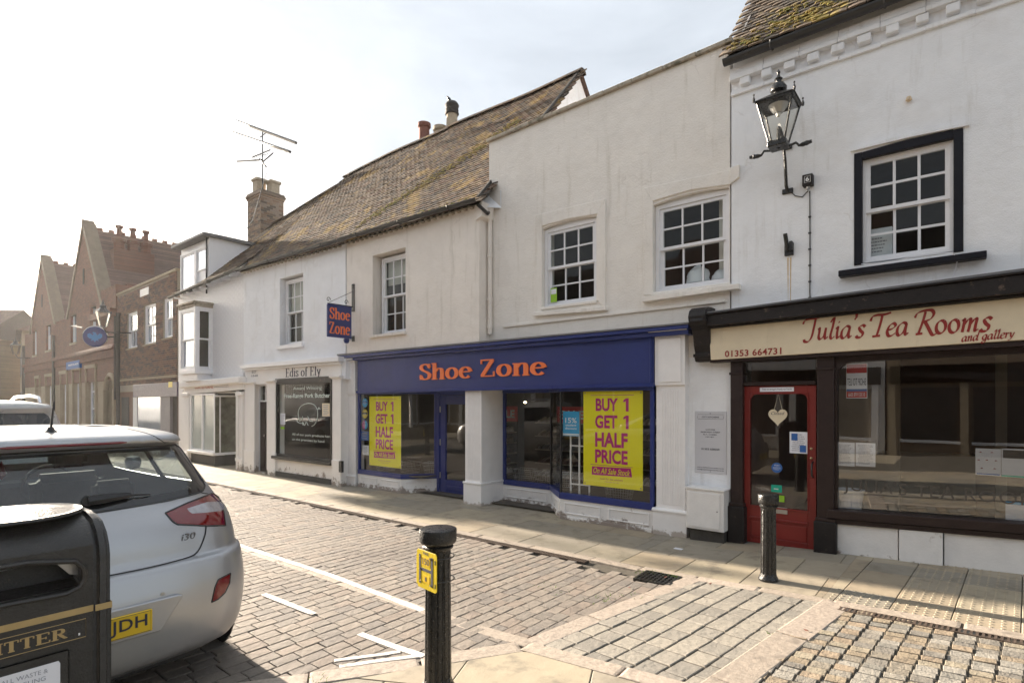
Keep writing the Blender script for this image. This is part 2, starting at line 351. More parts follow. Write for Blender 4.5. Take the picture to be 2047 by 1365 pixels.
K['lampred'] = M('red_lamp_lens', (.17, .003, .005), .10, .12, 22, 0, coat=1)
K['lampclear'] = M('clear_lamp_lens', (.36, .34, .36), .12, .25, 30, .3, 60, metal=.3, coat=1)
K['blackglass'] = M('black_glass_border', (.012, .012, .013), .12, 0, 3, 0, coat=.5)
K['plate'] = M('yellow_number_plate', (.75, .50, .02), .4, .02, 5, 0)
K['seat'] = M('dark_car_fabric', (.035, .036, .042), .9, .2, 30, .2, 80)
K['binblack'] = M('litter_bin_plastic', (.030, .028, .026), .36, .22, 9, .35, 120, col2=(.10, .075, .05), c2=(.64, .72), s2=14)
K['gold'] = M('gold_band', (.42, .30, .13), .45, .10, 12, 0)
K['plaque'] = M('grey_white_plaque', (.60, .60, .63), .5, .03, 4, 0)
K['hyellow'] = M('yellow_plate', (.66, .50, .02), .35, .12, 12, .1, 40)
K['rust'] = M('rust_stain', (.64, .50, .34), .85, .25, 12, 0)
K['lampglass'] = glass_mat('lantern_glass', (.93, .93, .90), 1.2)
K['navyblack'] = M('navy_black_paint', (.006, .006, .011), .5, spec=.25, var=.1, scale=6, bump=.1, bscale=30)
K['glass'] = glass_mat('window_glass', k=.6, base=.01)
K['dimglass'] = glass_mat('butcher_glass', (.93, .95, .93), .75, .01)
K['drainiron'] = M('rusty_drain_iron', (.085, .06, .045), .7, .3, 20, .4, 60)
K['shopglass'] = glass_mat('shop_glass', (.95, .97, .96), 1.5, .02)
K['teaglass'] = glass_mat('tea_room_glass', (.92, .93, .92), 3.4, .05)
K['carglass'] = glass_mat('car_glass', (.66, .72, .72), 1.6, .03)
K['privacy'] = glass_mat('dark_car_glass', (.16, .17, .18), 1.3, .02)
K['frosted'] = M('whitewashed_glass', (.40, .44, .41), .12, .12, 4, 0, coat=.5)
K['murky'] = M('painted_glass', (.13, .13, .10), .12, .6, 5, 0, coat=.5)
K['curtain'] = M('net_curtain', (.55, .53, .48), .9, .1, 8, 0)
K['grass'] = M('joint_weeds', (.10, .17, .02), .9, .3, 30, 0)
K['farglass'] = M('far_window_glass', (.50, .55, .62), .08, .15, 1.5, 0, metal=.6)
K['purple'] = M('grey_purple_sign', (.13, .11, .15), .4, .08, 4, 0)
K['greypanel'] = M('grey_panel', (.17, .16, .18), .45, .08, 4, 0)
K['eagleblue'] = M('eagle_blue', (.03, .22, .55), .4, 0, 4, 0)

# ------------------------------------------------------------------ lettering
_txt = {}
def text_mesh(s, bold=0.0, shear=0.0, space=1.0):
    key = (s, bold, shear, space)
    if key in _txt: return _txt[key]
    cu = bpy.data.curves.new('lettering', 'FONT'); cu.body = s; cu.offset = bold; cu.shear = shear; cu.space_character = space; cu.resolution_u = 3
    ob = bpy.data.objects.new('lettering', cu); C.objects.link(ob)
    dg = bpy.context.evaluated_depsgraph_get(); me = bpy.data.meshes.new_from_object(ob.evaluated_get(dg))
    vs_ = [v.co.copy() for v in me.vertices]; fs = [tuple(p.vertices) for p in me.polygons]
    bpy.data.objects.remove(ob); bpy.data.curves.remove(cu); bpy.data.meshes.remove(me)
    _txt[key] = (vs_, fs); return _txt[key]
def put_text(s, rect, y, mat, parent, name='lettering', bold=0.0, shear=0.0, depth=0.0, mirror=False, label=None, space=1.0, M4=None, slope=0.0, mb=None):
    vs_, fs = text_mesh(s, bold, shear, space)
    x0 = min(v.x for v in vs_); x1 = max(v.x for v in vs_); y0 = min(v.y for v in vs_); y1 = max(v.y for v in vs_)
    s0, s1, z0, z1 = rect; own = mb is None; mb = mb or MB(); n0 = len(mb.v)
    P = []
    for v in vs_:
        fx = (v.x - x0) / max(x1 - x0, 1e-6); fy = (v.y - y0) / max(y1 - y0, 1e-6)
        if mirror: fx = 1 - fx
        P.append((s0 + fx * (s1 - s0), y, z0 + fy * (z1 - z0) + slope * fx))
    mb.add(P, fs)
    if depth:
        P2 = [(p[0], y + depth, p[2]) for p in P]; n = len(P); ed = {}
        for f in fs:
            for i in range(len(f)):
                a, b = f[i], f[(i + 1) % len(f)]; ed[(a, b)] = 1
        side = [(a, b, b + n, a + n) for (a, b) in ed if (b, a) not in ed]
        mb.add(P + P2, side)
    if M4: mb.xf(M4, n0)
    if own: return mb.build(name, mat, parent, label)
def lorem(mb, s0, s1, z0, z1, y, rows, fill=.6, seed=1):     # rows of small print too small to read
    r = random.Random(seed); h = (z1 - z0) / rows
    for i in range(rows):
        z = z1 - (i + .5) * h; x = s0 + r.random() * .1 * (s1 - s0); xe = s1 - r.random() * .25 * (s1 - s0)
        while x < xe:
            w = (s1 - s0) * r.uniform(.04, .12)
            mb.box(x, min(x + w, xe), y, y + .0006, z - h * fill / 2, z + h * fill / 2); x += w + (s1 - s0) * .025

def arc(cx, cy, rx, ry, a0, a1, n=16):
    return [(cx + rx * math.cos(R(a0 + (a1 - a0) * i / n)), cy + ry * math.sin(R(a0 + (a1 - a0) * i / n))) for i in range(n + 1)]
def crv(pts, n=6):
    out = []; P = [pts[0]] + list(pts) + [pts[-1]]
    for i in range(1, len(P) - 2):
        p0, p1, p2, p3 = [Vector(P[i + k]) for k in (-1, 0, 1, 2)]
        for k in range(n):
            t = k / n
            q = .5 * ((2 * p1) + (p2 - p0) * t + (2 * p0 - 5 * p1 + 4 * p2 - p3) * t * t + (3 * p1 - p0 - 3 * p2 + p3) * t ** 3)
            out.append((q.x, q.y))
    out.append(tuple(pts[-1])); return out
def stroke(mb, path, thick, thin, nib, y, depth, fx, taper=0):
    n = len(path); Lf = []; Rt = []
    for i, p in enumerate(path):
        a = path[max(i - 1, 0)]; b = path[min(i + 1, n - 1)]; d = Vector((b[0] - a[0], b[1] - a[1]))
        if d.length < 1e-9: d = Vector((1, 0))
        d.normalize()
        if nib is None: w = thin + (thick - thin) * abs(d.y) ** 1.4
        else: w = thin + (thick - thin) * abs(math.sin(math.atan2(d.y, d.x) - nib))
        nx = Vector((-d.y, d.x)) * w / 2
        Lf.append((p[0] + nx.x, p[1] + nx.y)); Rt.append((p[0] - nx.x, p[1] - nx.y))
    vs_ = []
    for yy in (y, y + depth):
        for q in Lf + Rt:
            X, Z = fx(q); vs_.append((X, yy, Z))
    fs = []; m = 2 * n
    for i in range(n - 1):
        fs += [(i, i + 1, n + i + 1, n + i), (m + i, m + n + i, m + n + i + 1, m + i + 1), (i, m + i, m + i + 1, i + 1), (n + i, n + i + 1, m + n + i + 1, m + n + i)]
    fs += [(0, n, m + n, m), (n - 1, m + n - 1, m + 2 * n - 1, 2 * n - 1)]
    mb.add(vs_, fs)
LN = lambda *p: [tuple(q) for q in p]
# fat serif letters (stroke list, advance); 'h' strokes are thin horizontal serifs
def serif_glyph(c):
    S = []; ser = []
    if c == 'S' or c == 's':
        k = 1 if c == 'S' else .68
        S = [crv([(x * k, y * k) for x, y in [(.60, .76), (.52, .90), (.36, .955), (.19, .90), (.13, .74), (.24, .59), (.46, .47), (.60, .32), (.56, .12), (.38, .04), (.2, .08), (.09, .26)]])]
        ser = [((.60 * k, .98 * k), (.60 * k, .68 * k)), ((.09 * k, .02 * k), (.09 * k, .33 * k))]; adv = .72 * k
    elif c in 'hn':
        H = 1.0 if c == 'h' else .68
        S = [LN((.17, 0), (.17, H)), crv([(.22, .50), (.32, .62), (.44, .655), (.55, .60), (.585, .45), (.585, .2), (.585, 0)])]
        ser = [((.02, .03), (.32, .03)), ((.44, .03), (.73, .03)), ((.02, H - .03), (.17, H - .03))]; adv = .76
    elif c == 'o': S = [arc(.35, .335, .25, .305, 0, 360, 28)]; adv = .72
    elif c == 'e': S = [arc(.34, .335, .245, .305, 8, 318, 24)]; ser = [((.12, .38), (.56, .38))]; adv = .68
    elif c == 'Z': S = [LN((.62, .93), (.14, .07))]; ser = [((.08, .95), (.68, .95)), ((.08, .05), (.70, .05)), ((.10, .97), (.10, .74)), ((.69, .03), (.69, .30))]; adv = .80
    elif c == 'E': S = [LN((.2, 0), (.2, 1))]; ser = [((.04, .97), (.66, .97)), ((.2, .52), (.52, .52)), ((.04, .03), (.70, .03)), ((.66, .98), (.66, .78)), ((.70, .02), (.70, .24)), ((.52, .62), (.52, .42))]; adv = .78
    elif c == 'd': S = [LN((.52, 0), (.52, 1)), arc(.32, .335, .22, .30, 40, 320, 20)]; ser = [((.38, .97), (.52, .97)), ((.52, .03), (.68, .03))]; adv = .72
    elif c == 'i': S = [LN((.17, 0), (.17, .68))]; ser = [((.02, .03), (.32, .03)), ((.02, .65), (.17, .65)), ((.1, .86), (.24, .86)), ((.1, .92), (.24, .92))]; adv = .36
    elif c == 'l': S = [LN((.17, 0), (.17, 1))]; ser = [((.02, .03), (.32, .03)), ((.02, .97), (.17, .97))]; adv = .36
    elif c == 'I': S = [LN((.19, 0), (.19, 1))]; ser = [((.02, .03), (.36, .03)), ((.02, .97), (.36, .97))]; adv = .40
    elif c == 'L': S = [LN((.19, 0), (.19, 1))]; ser = [((.02, .03), (.64, .03)), ((.02, .97), (.36, .97)), ((.64, .02), (.64, .28))]; adv = .70
    elif c == 'T': S = [LN((.35, 0), (.35, 1))]; ser = [((.05, .96), (.65, .96)), ((.2, .03), (.5, .03)), ((.05, .98), (.05, .76)), ((.65, .98), (.65, .76))]; adv = .72
    elif c == 'R': S = [LN((.19, 0), (.19, 1)), crv([(.24, .955), (.45, .95), (.58, .84), (.58, .64), (.45, .53), (.24, .52)]), crv([(.40, .52), (.55, .25), (.70, .03)])]; ser = [((.02, .03), (.36, .03)), ((.02, .97), (.24, .97)), ((.62, .03), (.80, .03))]; adv = .82
    elif c == 'f': S = [LN((.2, 0), (.2, .72)), crv([(.2, .70), (.22, .9), (.34, .97), (.46, .9)])]; ser = [((.04, .03), (.36, .03)), ((.04, .62), (.42, .62))]; adv = .44
    elif c == 'y': S = [LN((.12, .66), (.36, .06)), LN((.56, .66), (.36, .1), (.26, -.2))]; ser = [((.02, .65), (.26, .65)), ((.44, .65), (.68, .65)), ((.1, -.24), (.28, -.2))]; adv = .70
    else: adv = .4
    return S, ser, adv
def serif_text(s, rect, y, mat, parent, thick=.2, thin=.07, depth=.03, each=False, slope=0, name='lettering'):
    total = sum(serif_glyph(c)[2] for c in s); s0, s1, z0, z1 = rect; kx = (s1 - s0) / total; kz = z1 - z0; x = 0; mb = MB()
    for c in s:
        S, ser, adv = serif_glyph(c)
        if S or ser:
            fx = lambda q: (s0 + (x + q[0]) * kx, z0 + q[1] * kz + slope * (x + q[0]) / total)
            j = 0
            for p in S: stroke(mb, p, thick, thin, None, y - .0006 * j, depth, fx); j += 1
            for a, b in ser: stroke(mb, LN(a, b), thin * .95, thin * .95, None, y - .0006 * j, depth, fx); j += 1
            if each: mb.build('letter', mat, parent); mb = MB()
        x += adv
    if not each: return mb.build(name, mat, parent)
# broad-nib italic letters
def ital_glyph(c):
    xh = .46
    if c == 'J': return [crv([(-.12, .66), (-.05, .80), (.15, .86), (.40, .87), (.58, .90)]), crv([(.42, .86), (.38, .5), (.32, .12), (.2, -.06), (.04, -.06), (.0, .03)])], .55
    if c == 'u': return [crv([(.02, .40), (.08, .46), (.09, .3), (.08, .1), (.16, .01), (.30, .14), (.36, .44)]), crv([(.36, .46), (.34, .15), (.38, .02), (.48, .1)])], .50
    if c == 'l': return [crv([(.03, .66), (.16, .84), (.14, .5), (.08, .14), (.14, .01), (.26, .1)])], .26
    if c == 'i': return [crv([(.02, .38), (.1, .46), (.09, .2), (.12, .02), (.22, .1)]), LN((.10, .62), (.16, .68))], .24
    if c == 'a': return [crv([(.36, .42), (.22, .47), (.06, .32), (.04, .1), (.13, .0), (.28, .14), (.36, .44)]), crv([(.36, .44), (.33, .15), (.37, .02), (.46, .09)])], .47
    if c == "'": return [crv([(.1, .92), (.1, .80), (.04, .70)])], .16
    if c == 's': return [crv([(.34, .40), (.24, .47), (.11, .40), (.16, .27), (.27, .16), (.22, .02), (.08, .0), (.01, .07)])], .36
    if c == 'T': return [crv([(-.10, .60), (-.04, .76), (.14, .82), (.4, .82), (.66, .88)]), crv([(.34, .82), (.30, .5), (.22, .1), (.16, .02)]), LN((.04, .01), (.34, .03))], .56
    if c == 'e': return [crv([(.06, .22), (.22, .27), (.32, .38), (.24, .47), (.10, .38), (.03, .18), (.10, .01), (.22, .01), (.34, .1)])], .37
    if c == 'R': return [crv([(.26, .82), (.2, .45), (.10, .05)]), LN((.0, .01), (.24, .03)), crv([(-.10, .62), (-.02, .78), (.2, .86), (.46, .86), (.56, .72), (.46, .54), (.24, .46)]), crv([(.28, .46), (.44, .2), (.60, -.04), (.76, .02)])], .66
    if c == 'o': return [arc(.2, .23, .16, .23, 60, 420, 20)], .44
    if c == 'm': return [crv([(.02, .4), (.09, .46), (.08, .2), (.06, .0)]), crv([(.08, .22), (.2, .42), (.29, .44), (.28, .2), (.25, .0)]), crv([(.28, .22), (.4, .42), (.49, .44), (.47, .2), (.48, .03), (.58, .09)])], .63
    if c == 'n': return [crv([(.02, .4), (.09, .46), (.08, .2), (.06, .0)]), crv([(.08, .22), (.2, .42), (.31, .44), (.29, .2), (.30, .03), (.40, .09)])], .45
    if c == 'd': return [crv([(.34, .42), (.2, .47), (.05, .32), (.03, .1), (.12, .0), (.26, .14), (.34, .40)]), crv([(.44, .84), (.38, .5), (.33, .15), (.37, .02), (.45, .09)])], .47
    if c == 'g': return [crv([(.36, .42), (.22, .47), (.06, .32), (.05, .12), (.14, .03), (.28, .16), (.36, .44)]), crv([(.36, .44), (.31, .0), (.22, -.24), (.06, -.28), (.0, -.18), (.14, -.06), (.36, .0)])], .44
    if c == 'r': return [crv([(.02, .4), (.09, .46), (.08, .2), (.06, .0)]), crv([(.08, .22), (.18, .42), (.30, .43)])], .31
    if c == 'y': return [crv([(.02, .42), (.10, .44), (.13, .2), (.18, .04)]), crv([(.38, .46), (.28, .15), (.12, -.15), (-.05, -.24)])], .40
    if c == 'C': return [crv([(.56, .68), (.46, .84), (.22, .78), (.06, .45), (.08, .1), (.26, 0), (.5, .14)])], .56
    return [], .26
def ital_text(s, rect, y, mat, parent, slope=0, thick=.13, thin=.025, depth=.004, name='lettering'):
    total = sum(ital_glyph(c)[1] for c in s); s0, s1, z0, z1 = rect; kx = (s1 - s0) / total; kz = z1 - z0; x = 0; mb = MB(); j = 0
    for c in s:
        S, adv = ital_glyph(c); fx = lambda q: (s0 + (x + q[0] + q[1] * .12) * kx, z0 + q[1] * kz + slope * (x + q[0]) / total)
        for p in S: stroke(mb, p, thick, thin, R(38), y - .0003 * (j % 4), depth, fx); j += 1
        x += adv
    return mb.build(name, mat, parent)

# ------------------------------------------------------------------ small repeated pieces (bricks, tiles, setts, slabs)
def tpl_block(n, seed, dome=.10, jit=.03, top=.86, low=-1.0):      # unit block, top at z=0
    r = random.Random(seed); out = []
    for k in range(n):
        c = [(-.5, -.5), (.5, -.5), (.5, .5), (-.5, .5)]; j = [(x * (1 - r.random() * jit * 2), y * (1 - r.random() * jit * 2)) for x, y in c]
        v = [(x, y, low) for x, y in j] + [(x, y, -dome) for x, y in j] + [(x * (top + r.uniform(-.02, .02)), y * (top + r.uniform(-.02, .02)), r.uniform(-.3, .3) * dome) for x, y in j]
        f = [(0, 1, 5, 4), (1, 2, 6, 5), (2, 3, 7, 6), (3, 0, 4, 7), (4, 5, 9, 8), (5, 6, 10, 9), (6, 7, 11, 10), (7, 4, 8, 11), (8, 9, 10, 11)]
        out.append((v, f))
    return out
def tpl_box(): return [([(x, y, z) for z in (-.5, .5) for x, y in ((-.5, -.5), (.5, -.5), (.5, .5), (-.5, .5))], [(0, 3, 2, 1), (4, 5, 6, 7), (0, 1, 5, 4), (1, 2, 6, 5), (2, 3, 7, 6), (3, 0, 4, 7)])]
def tpl_tile(n=5):                               # plain clay tile, slightly cambered, long side down the slope (y), top z
    out = []; r = random.Random(5)
    for k in range(n):
        cm = r.uniform(.15, .5); v = []
        for z in (0, 1):
            for yy in (-.5, .5):
                for i, xx in enumerate((-.5, -.17, .17, .5)): v.append((xx, yy + r.uniform(-.012, .012), z + cm * (1 if i in (1, 2) else 0)))
        f = []
        for i in range(3): f += [(8 + i, 9 + i, 13 + i, 12 + i), (i, 8 + i, 9 + i, 1 + i) if 0 else (i, i + 1, 9 + i, 8 + i)]
        f += [(0, 8, 12, 4), (3, 7, 15, 11)]
        out.append((v, f))
    return out
class Pieces:
    def __init__(s, name, mat, parent, tpl, PM=None, limit=300, minpx=9.5, rest=None):
        s.name, s.mat, s.parent, s.tpl, s.PM, s.limit, s.minpx, s.rest = name, mat, parent, tpl, PM or Matrix(), limit, minpx, rest or name
        s.items = []; s.r = random.Random(len(name) * 13 + 5)
    def add(s, M4, size): s.items.append((M4, size, s.r.randrange(len(s.tpl))))
    def flush(s):
        meshes = []
        for v, f in s.tpl:
            me = bpy.data.meshes.new(s.name); me.from_pydata([tuple(p) for p in v], [], f); me.materials.append(s.mat); me.update(); meshes.append(me)
        key = [(pxsize(s.PM @ it[0].to_translation(), it[1]), i) for i, it in enumerate(s.items)]
        key.sort(reverse=True); solo = {i for px, i in key[:s.limit] if px >= s.minpx}
        V = []; F = []; A = []
        for i, (M4, size, k) in enumerate(s.items):
            if i in solo:
                o = bpy.data.objects.new(s.name, meshes[k]); C.objects.link(o); o.parent = s.parent; o.matrix_basis = M4
            else:
                n = len(V); v, f = s.tpl[k]; V += [tuple(M4 @ Vector(p)) for p in v]; F += [tuple(q + n for q in ff) for ff in f]; A += [s.r.random()] * len(f)
        if F:
            me = bpy.data.meshes.new(s.rest); me.from_pydata(V, [], F); me.materials.append(s.mat)
            at = me.attributes.new('rnd', 'FLOAT', 'FACE'); at.data.foreach_set('value', A); me.update()
            o = bpy.data.objects.new(s.rest, me); C.objects.link(o); o.parent = s.parent; o['kind'] = 'stuff'
def T3(x, y, z, sx, sy, sz_, rz=0, rx=0, ry=0):
    return Matrix.Translation((x, y, z)) @ Matrix.Rotation(rz, 4, 'Z') @ Matrix.Rotation(ry, 4, 'Y') @ Matrix.Rotation(rx, 4, 'X') @ Matrix.Diagonal((sx, sy, sz_, 1))

# ------------------------------------------------------------------ wall with openings
def wall(mb, s0, s1, zb, zt, ops, y0, y1):
    zbf = zb if callable(zb) else (lambda s: zb); ztf = zt if callable(zt) else (lambda s: zt)
    br = {s0, s1}
    for o in ops:
        n = 8 if len(o) > 4 and o[4] else 1
        for i in range(n + 1): br.add(min(max(o[0] + (o[1] - o[0]) * i / n, s0), s1))
    n = max(1, int((s1 - s0) / 1.5))
    for i in range(1, n): br.add(s0 + (s1 - s0) * i / n)
    br = sorted(br)
    for a, b in zip(br, br[1:]):
        if b - a < 1e-5: continue
        m = (a + b) / 2; col = sorted([o for o in ops if o[0] < m < o[1]], key=lambda o: o[2]); cur = (zbf(a), zbf(b))
        def top(o, x):
            ar = o[4] if len(o) > 4 else 0
            return o[3] - ar * ((x - (o[0] + o[1]) / 2) / ((o[1] - o[0]) / 2)) ** 2
        for o in col:
            if o[2] > min(cur) + 1e-4: mb.prism([(a, cur[0]), (b, cur[1]), (b, o[2]), (a, o[2])], y0, y1)
            cur = (top(o, a), top(o, b))
        mb.prism([(a, cur[0]), (b, cur[1]), (b, ztf(b)), (a, ztf(a))], y0, y1)
def bricks(F, s0, s1, z0, z1, ops, mat, y=0.0, proud=.008, L_=.225, H_=.075, ztop=None, M4=None, name='brick', parent=None, limit=300, joint=.010):
    P = Pieces(name, mat, parent or F.root, tpl_box(), F.M, limit=limit, rest='brickwork'); row = 0; z = z0; r = random.Random(3)
    while z + H_ <= z1 + 1e-3:
        iv = [(s0, s1)]
        for o in ops:
            if o[2] < z + H_ - .01 and o[3] > z + .01:
                nv = []
                for a, b in iv:
                    if o[0] > a: nv.append((a, min(b, o[0])))
                    if o[1] < b: nv.append((max(a, o[1]), b))
                iv = [q for q in nv if q[1] - q[0] > .02]
        for a, b in iv:
            x = a - (L_ / 2 if row % 2 else 0)
            while x < b:
                xa, xb = max(x, a), min(x + L_, b)
                if xb - xa > .035 and (ztop is None or z + H_ <= ztop((xa + xb) / 2)):
                    m = T3((xa + xb) / 2, y - proud / 2 + r.uniform(-.002, .002), z + H_ / 2, xb - xa - joint, proud + .01, H_ - joint)
                    P.add((M4 @ m) if M4 else m, xb - xa)
                x += L_
        z += H_; row += 1
    P.flush()

# ------------------------------------------------------------------ sash window: window > pane
def sash(F, s0, s1, z0, z1, y, cols=3, rows=4, fw=.06, sf=.05, bw=.022, mat='joinery', arch=0.0, M4=None, glass='glass', curtain=0.0, room=True, name='window', label=None, meet=True):
    M4 = M4 or Matrix(); mb = MB(); g = fw + .012
    def bx(a, b, c, d, e, f): mb.box(a, b, c, d, e, f)
    bx(s0, s0 + fw, y, y + .10, z0, z1); bx(s1 - fw, s1, y, y + .10, z0, z1); bx(s0 + fw, s1 - fw, y + .002, y + .10, z0, z0 + fw * .7); bx(s0 + fw, s1 - fw, y + .002, y + .10, z1 - fw - arch, z1)
    a, b, c, d = s0 + fw, s1 - fw, z0 + fw * .7, z1 - fw - arch; mz = (c + d) / 2; yu, yl = y + .02, y + .055
    for (zz0, zz1, yy) in (((mz - .02, d, yu), (c, mz + .02, yl)) if meet else ((c, d, yu),)):
        bx(a, a + sf, yy, yy + .035, zz0, zz1); bx(b - sf, b, yy, yy + .035, zz0, zz1)
        bx(a + sf, b - sf, yy + .001, yy + .034, zz0, zz0 + (.045 if zz0 == c else .04)); bx(a + sf, b - sf, yy + .001, yy + .034, zz1 - .045, zz1)
        nr = max(1, rows // 2) if meet else rows; pa, pb, pc, pd = a + sf, b - sf, zz0 + .043, zz1 - .043
        for i in range(1, cols): x = pa + (pb - pa) * i / cols; bx(x - bw / 2, x + bw / 2, yy + .004, yy + .03, pc, pd)
        for j in range(1, nr): z = pc + (pd - pc) * j / nr; bx(pa, pb, yy + .006, yy + .028, z - bw / 2, z + bw / 2)
    w = mb.xf(M4).build(name, K[mat], F.root, label)
    r = random.Random(int(abs(s0) * 977) % 991)
    for (zz0, zz1, yy) in (((mz - .02, d, yu), (c, mz + .02, yl)) if meet else ((c, d, yu),)):
        nr = max(1, rows // 2) if meet else rows; pa, pb, pc, pd = a + sf, b - sf, zz0 + .043, zz1 - .043
        me = None
        for i in range(cols):
            for j in range(nr):
                cx, cz = pa + (pb - pa) * (i + .5) / cols, pc + (pd - pc) * (j + .5) / nr; hx, hz = (pb - pa) / cols / 2, (pd - pc) / nr / 2
                if me is None: me = MB().add([(-hx, 0, -hz), (hx, 0, -hz), (hx, 0, hz), (-hx, 0, hz)], [(0, 1, 2, 3)]).mesh('pane', K[glass])
                o = bpy.data.objects.new('pane', me); C.objects.link(o); o.parent = w
                o.matrix_basis = M4 @ T3(cx, yy + .017, cz, 1, 1, 1, rz=r.uniform(-.008, .008), rx=r.uniform(-.008, .008))
    if room:
        rm = MB(); q = 1.6
        rm.add([(s0 - .3, y + q, z0 - .5), (s1 + .3, y + q, z0 - .5), (s1 + .3, y + q, z1 + .2), (s0 - .3, y + q, z1 + .2), (s0 - .3, y + .11, z0 - .5), (s1 + .3, y + .11, z0 - .5), (s1 + .3, y + .11, z1 + .2), (s0 - .3, y + .11, z1 + .2)],
               [(0, 1, 2, 3), (4, 0, 3, 7), (1, 5, 6, 2), (3, 2, 6, 7), (4, 5, 1, 0)])
        rm.xf(M4).build('room', K['room'], F.root)
    if curtain:
        cb = MB(); cb.box(s0 + fw, s1 - fw, y + .13, y + .135, z1 - arch - (z1 - z0) * curtain, z1 - arch - .03); cb.xf(M4).build('blind', K['curtain'], F.root)
    return w
def qbox(F, name, mat, tl, tr, br, bl, d0, d1, label=None, bevel=0, parent=None):
    mb = MB(); F.quad(mb, [bl, br, tr, tl], d0, d1); return mb.build(name, K[mat], parent or F.root, label, bevel)
def rbox(F, name, mat, s0, s1, y0, y1, z0, z1, label=None, bevel=0, parent=None):
    return MB().box(s0, s1, y0, y1, z0, z1).build(name, K[mat], parent or F.root, label, bevel)
# roof slope laid with tiles: corners in local coordinates
def tiled(F, e0, e1, r0, r1, mat='roof', gauge=.105, tw=.17, ridge=True, sag=.03, zr=None, seed=1, skip=None, limit=300, parent=None):
    e0, e1, r0, r1 = map(Vector, (e0, e1, r0, r1)); H = ((r0 - e0).length + (r1 - e1).length) / 2; W_ = (e1 - e0).length
    def pos(a, b):
        p = (e0.lerp(e1, a)).lerp(r0.lerp(r1, a), b)
        p.z += zr(p.x, b) if zr else 0
        p.z -= sag * math.sin(math.pi * b) + .05 * (noise.noise(Vector((p.x * .45, b * 2.2, seed))))
        return p
    nu, nv = 24, 10; mb = MB()
    mb.add([pos(i / nu, j / nv) - Vector((0, 0, .03)) for j in range(nv + 1) for i in range(nu + 1)], [(j * (nu + 1) + i, j * (nu + 1) + i + 1, (j + 1) * (nu + 1) + i + 1, (j + 1) * (nu + 1) + i) for j in range(nv) for i in range(nu)])
    rf = mb.build('roof', K['plinth'], parent or F.root)
    P = Pieces('tile', K[mat], rf, tpl_tile(), F.M, limit=limit, rest='tiling'); r = random.Random(seed)
    rows = int(H / gauge)
    for j in range(rows):
        b = (j + .5) / rows; n = int(W_ / tw); off = .5 if j % 2 else 0
        for i in range(n + 1):
            a = (i + off) / n
            if a > 1.002: continue
            if skip and skip(pos(a, b)): continue
            p = pos(a, b); ex = (pos(min(a + .02, 1), b) - pos(max(a - .02, 0), b)).normalized(); ey = (pos(a, min(b + .03, 1)) - pos(a, max(b - .03, 0))).normalized()
            ey = (ey - ex * ey.dot(ex)).normalized(); en = ex.cross(ey)
            if en.z < 0: en = -en
            slip = r.random() < .012
            tilt = -.125 + r.uniform(-.04, .04)
            ey2 = ey * math.cos(tilt) + en * math.sin(tilt); en2 = ex.cross(ey2)
            if en2.z < 0: en2 = -en2
            m = Matrix(((ex.x, ey2.x, en2.x, p.x + en.x * r.uniform(0, .007)), (ex.y, ey2.y, en2.y, p.y), (ex.z, ey2.z, en2.z, p.z + r.uniform(0, .006)), (0, 0, 0, 1)))
            P.add(m @ Matrix.Rotation(r.uniform(-.03, .03) * (7 if slip else 1), 4, 'Z') @ Matrix.Diagonal((tw * .97, gauge * 1.6, .019, 1)), tw)
    P.flush()
    if ridge:
        n = max(2, int(W_ / .33)); rp = Pieces('ridge_tile', K[mat], rf, tpl_ridge(), F.M)
        for i in range(n):
            a = (i + .5) / n; p = pos(a, 1); q = pos(min(a + .5 / n, 1), 1) - pos(max(a - .5 / n, 0), 1); an = math.atan2(q.z, math.hypot(q.x, q.y))
            rp.add(Matrix.Translation(p) @ Matrix.Rotation(-an, 4, 'Y') @ Matrix.Diagonal((W_ / n * .985, .13, .10, 1)), .33)
        rp.flush()
    return rf, pos
def tpl_ridge():
    v = []; f = []; n = 6
    for x in (-.5, .5):
        for k in range(n + 1): a = math.pi * k / n; v.append((x, math.cos(a), math.sin(a) * 1.0 - .35))
    for k in range(n): f.append((k, k + 1, n + 2 + k, n + 1 + k))
    f += [tuple(range(n + 1)), tuple(range(2 * n + 1, n, -1))]
    return [(v, f)]
def gutter(F, name, p0, p1, r=.06, mat='gutter', brackets=True, parent=None):
    p0, p1 = Vector(p0), Vector(p1); mb = MB(); n = 10; vs_ = []; L_ = (p1 - p0).length; m = max(2, int(L_ / .9)); rr = random.Random(4)
    for i in range(m + 1):
        p = p0.lerp(p1, i / m); dz = rr.uniform(-.008, .008)
        for k in range(n + 1):
            a = math.pi * (1 + k / n); vs_.append((p.x, p.y + r * math.cos(a), p.z + dz + r * math.sin(a)))
        for k in range(n, -1, -1):
            a = math.pi * (1 + k / n); vs_.append((p.x, p.y + r * .88 * math.cos(a), p.z + dz + r * .88 * math.sin(a)))
    q = 2 * (n + 1)
    mb.add(vs_, [(i * q + k, i * q + (k + 1) % q, (i + 1) * q + (k + 1) % q, (i + 1) * q + k) for i in range(m) for k in range(q)] + [tuple(range(q)), tuple(m * q + k for k in range(q))])
    o = mb.build(name, K[mat], parent or F.root)
    if brackets:
        for i in range(max(2, int(L_ / 1.0))):
            p = p0.lerp(p1, (i + .5) / max(2, int(L_ / 1.0)))
            MB().tube([(p.x, p.y + r * 1.12 * math.cos(a), p.z + r * 1.12 * math.sin(a)) for a in [math.pi * (1 + k / 8) for k in range(9)]] , .012, 5).build('gutter_bracket', K[mat], o)
    return o

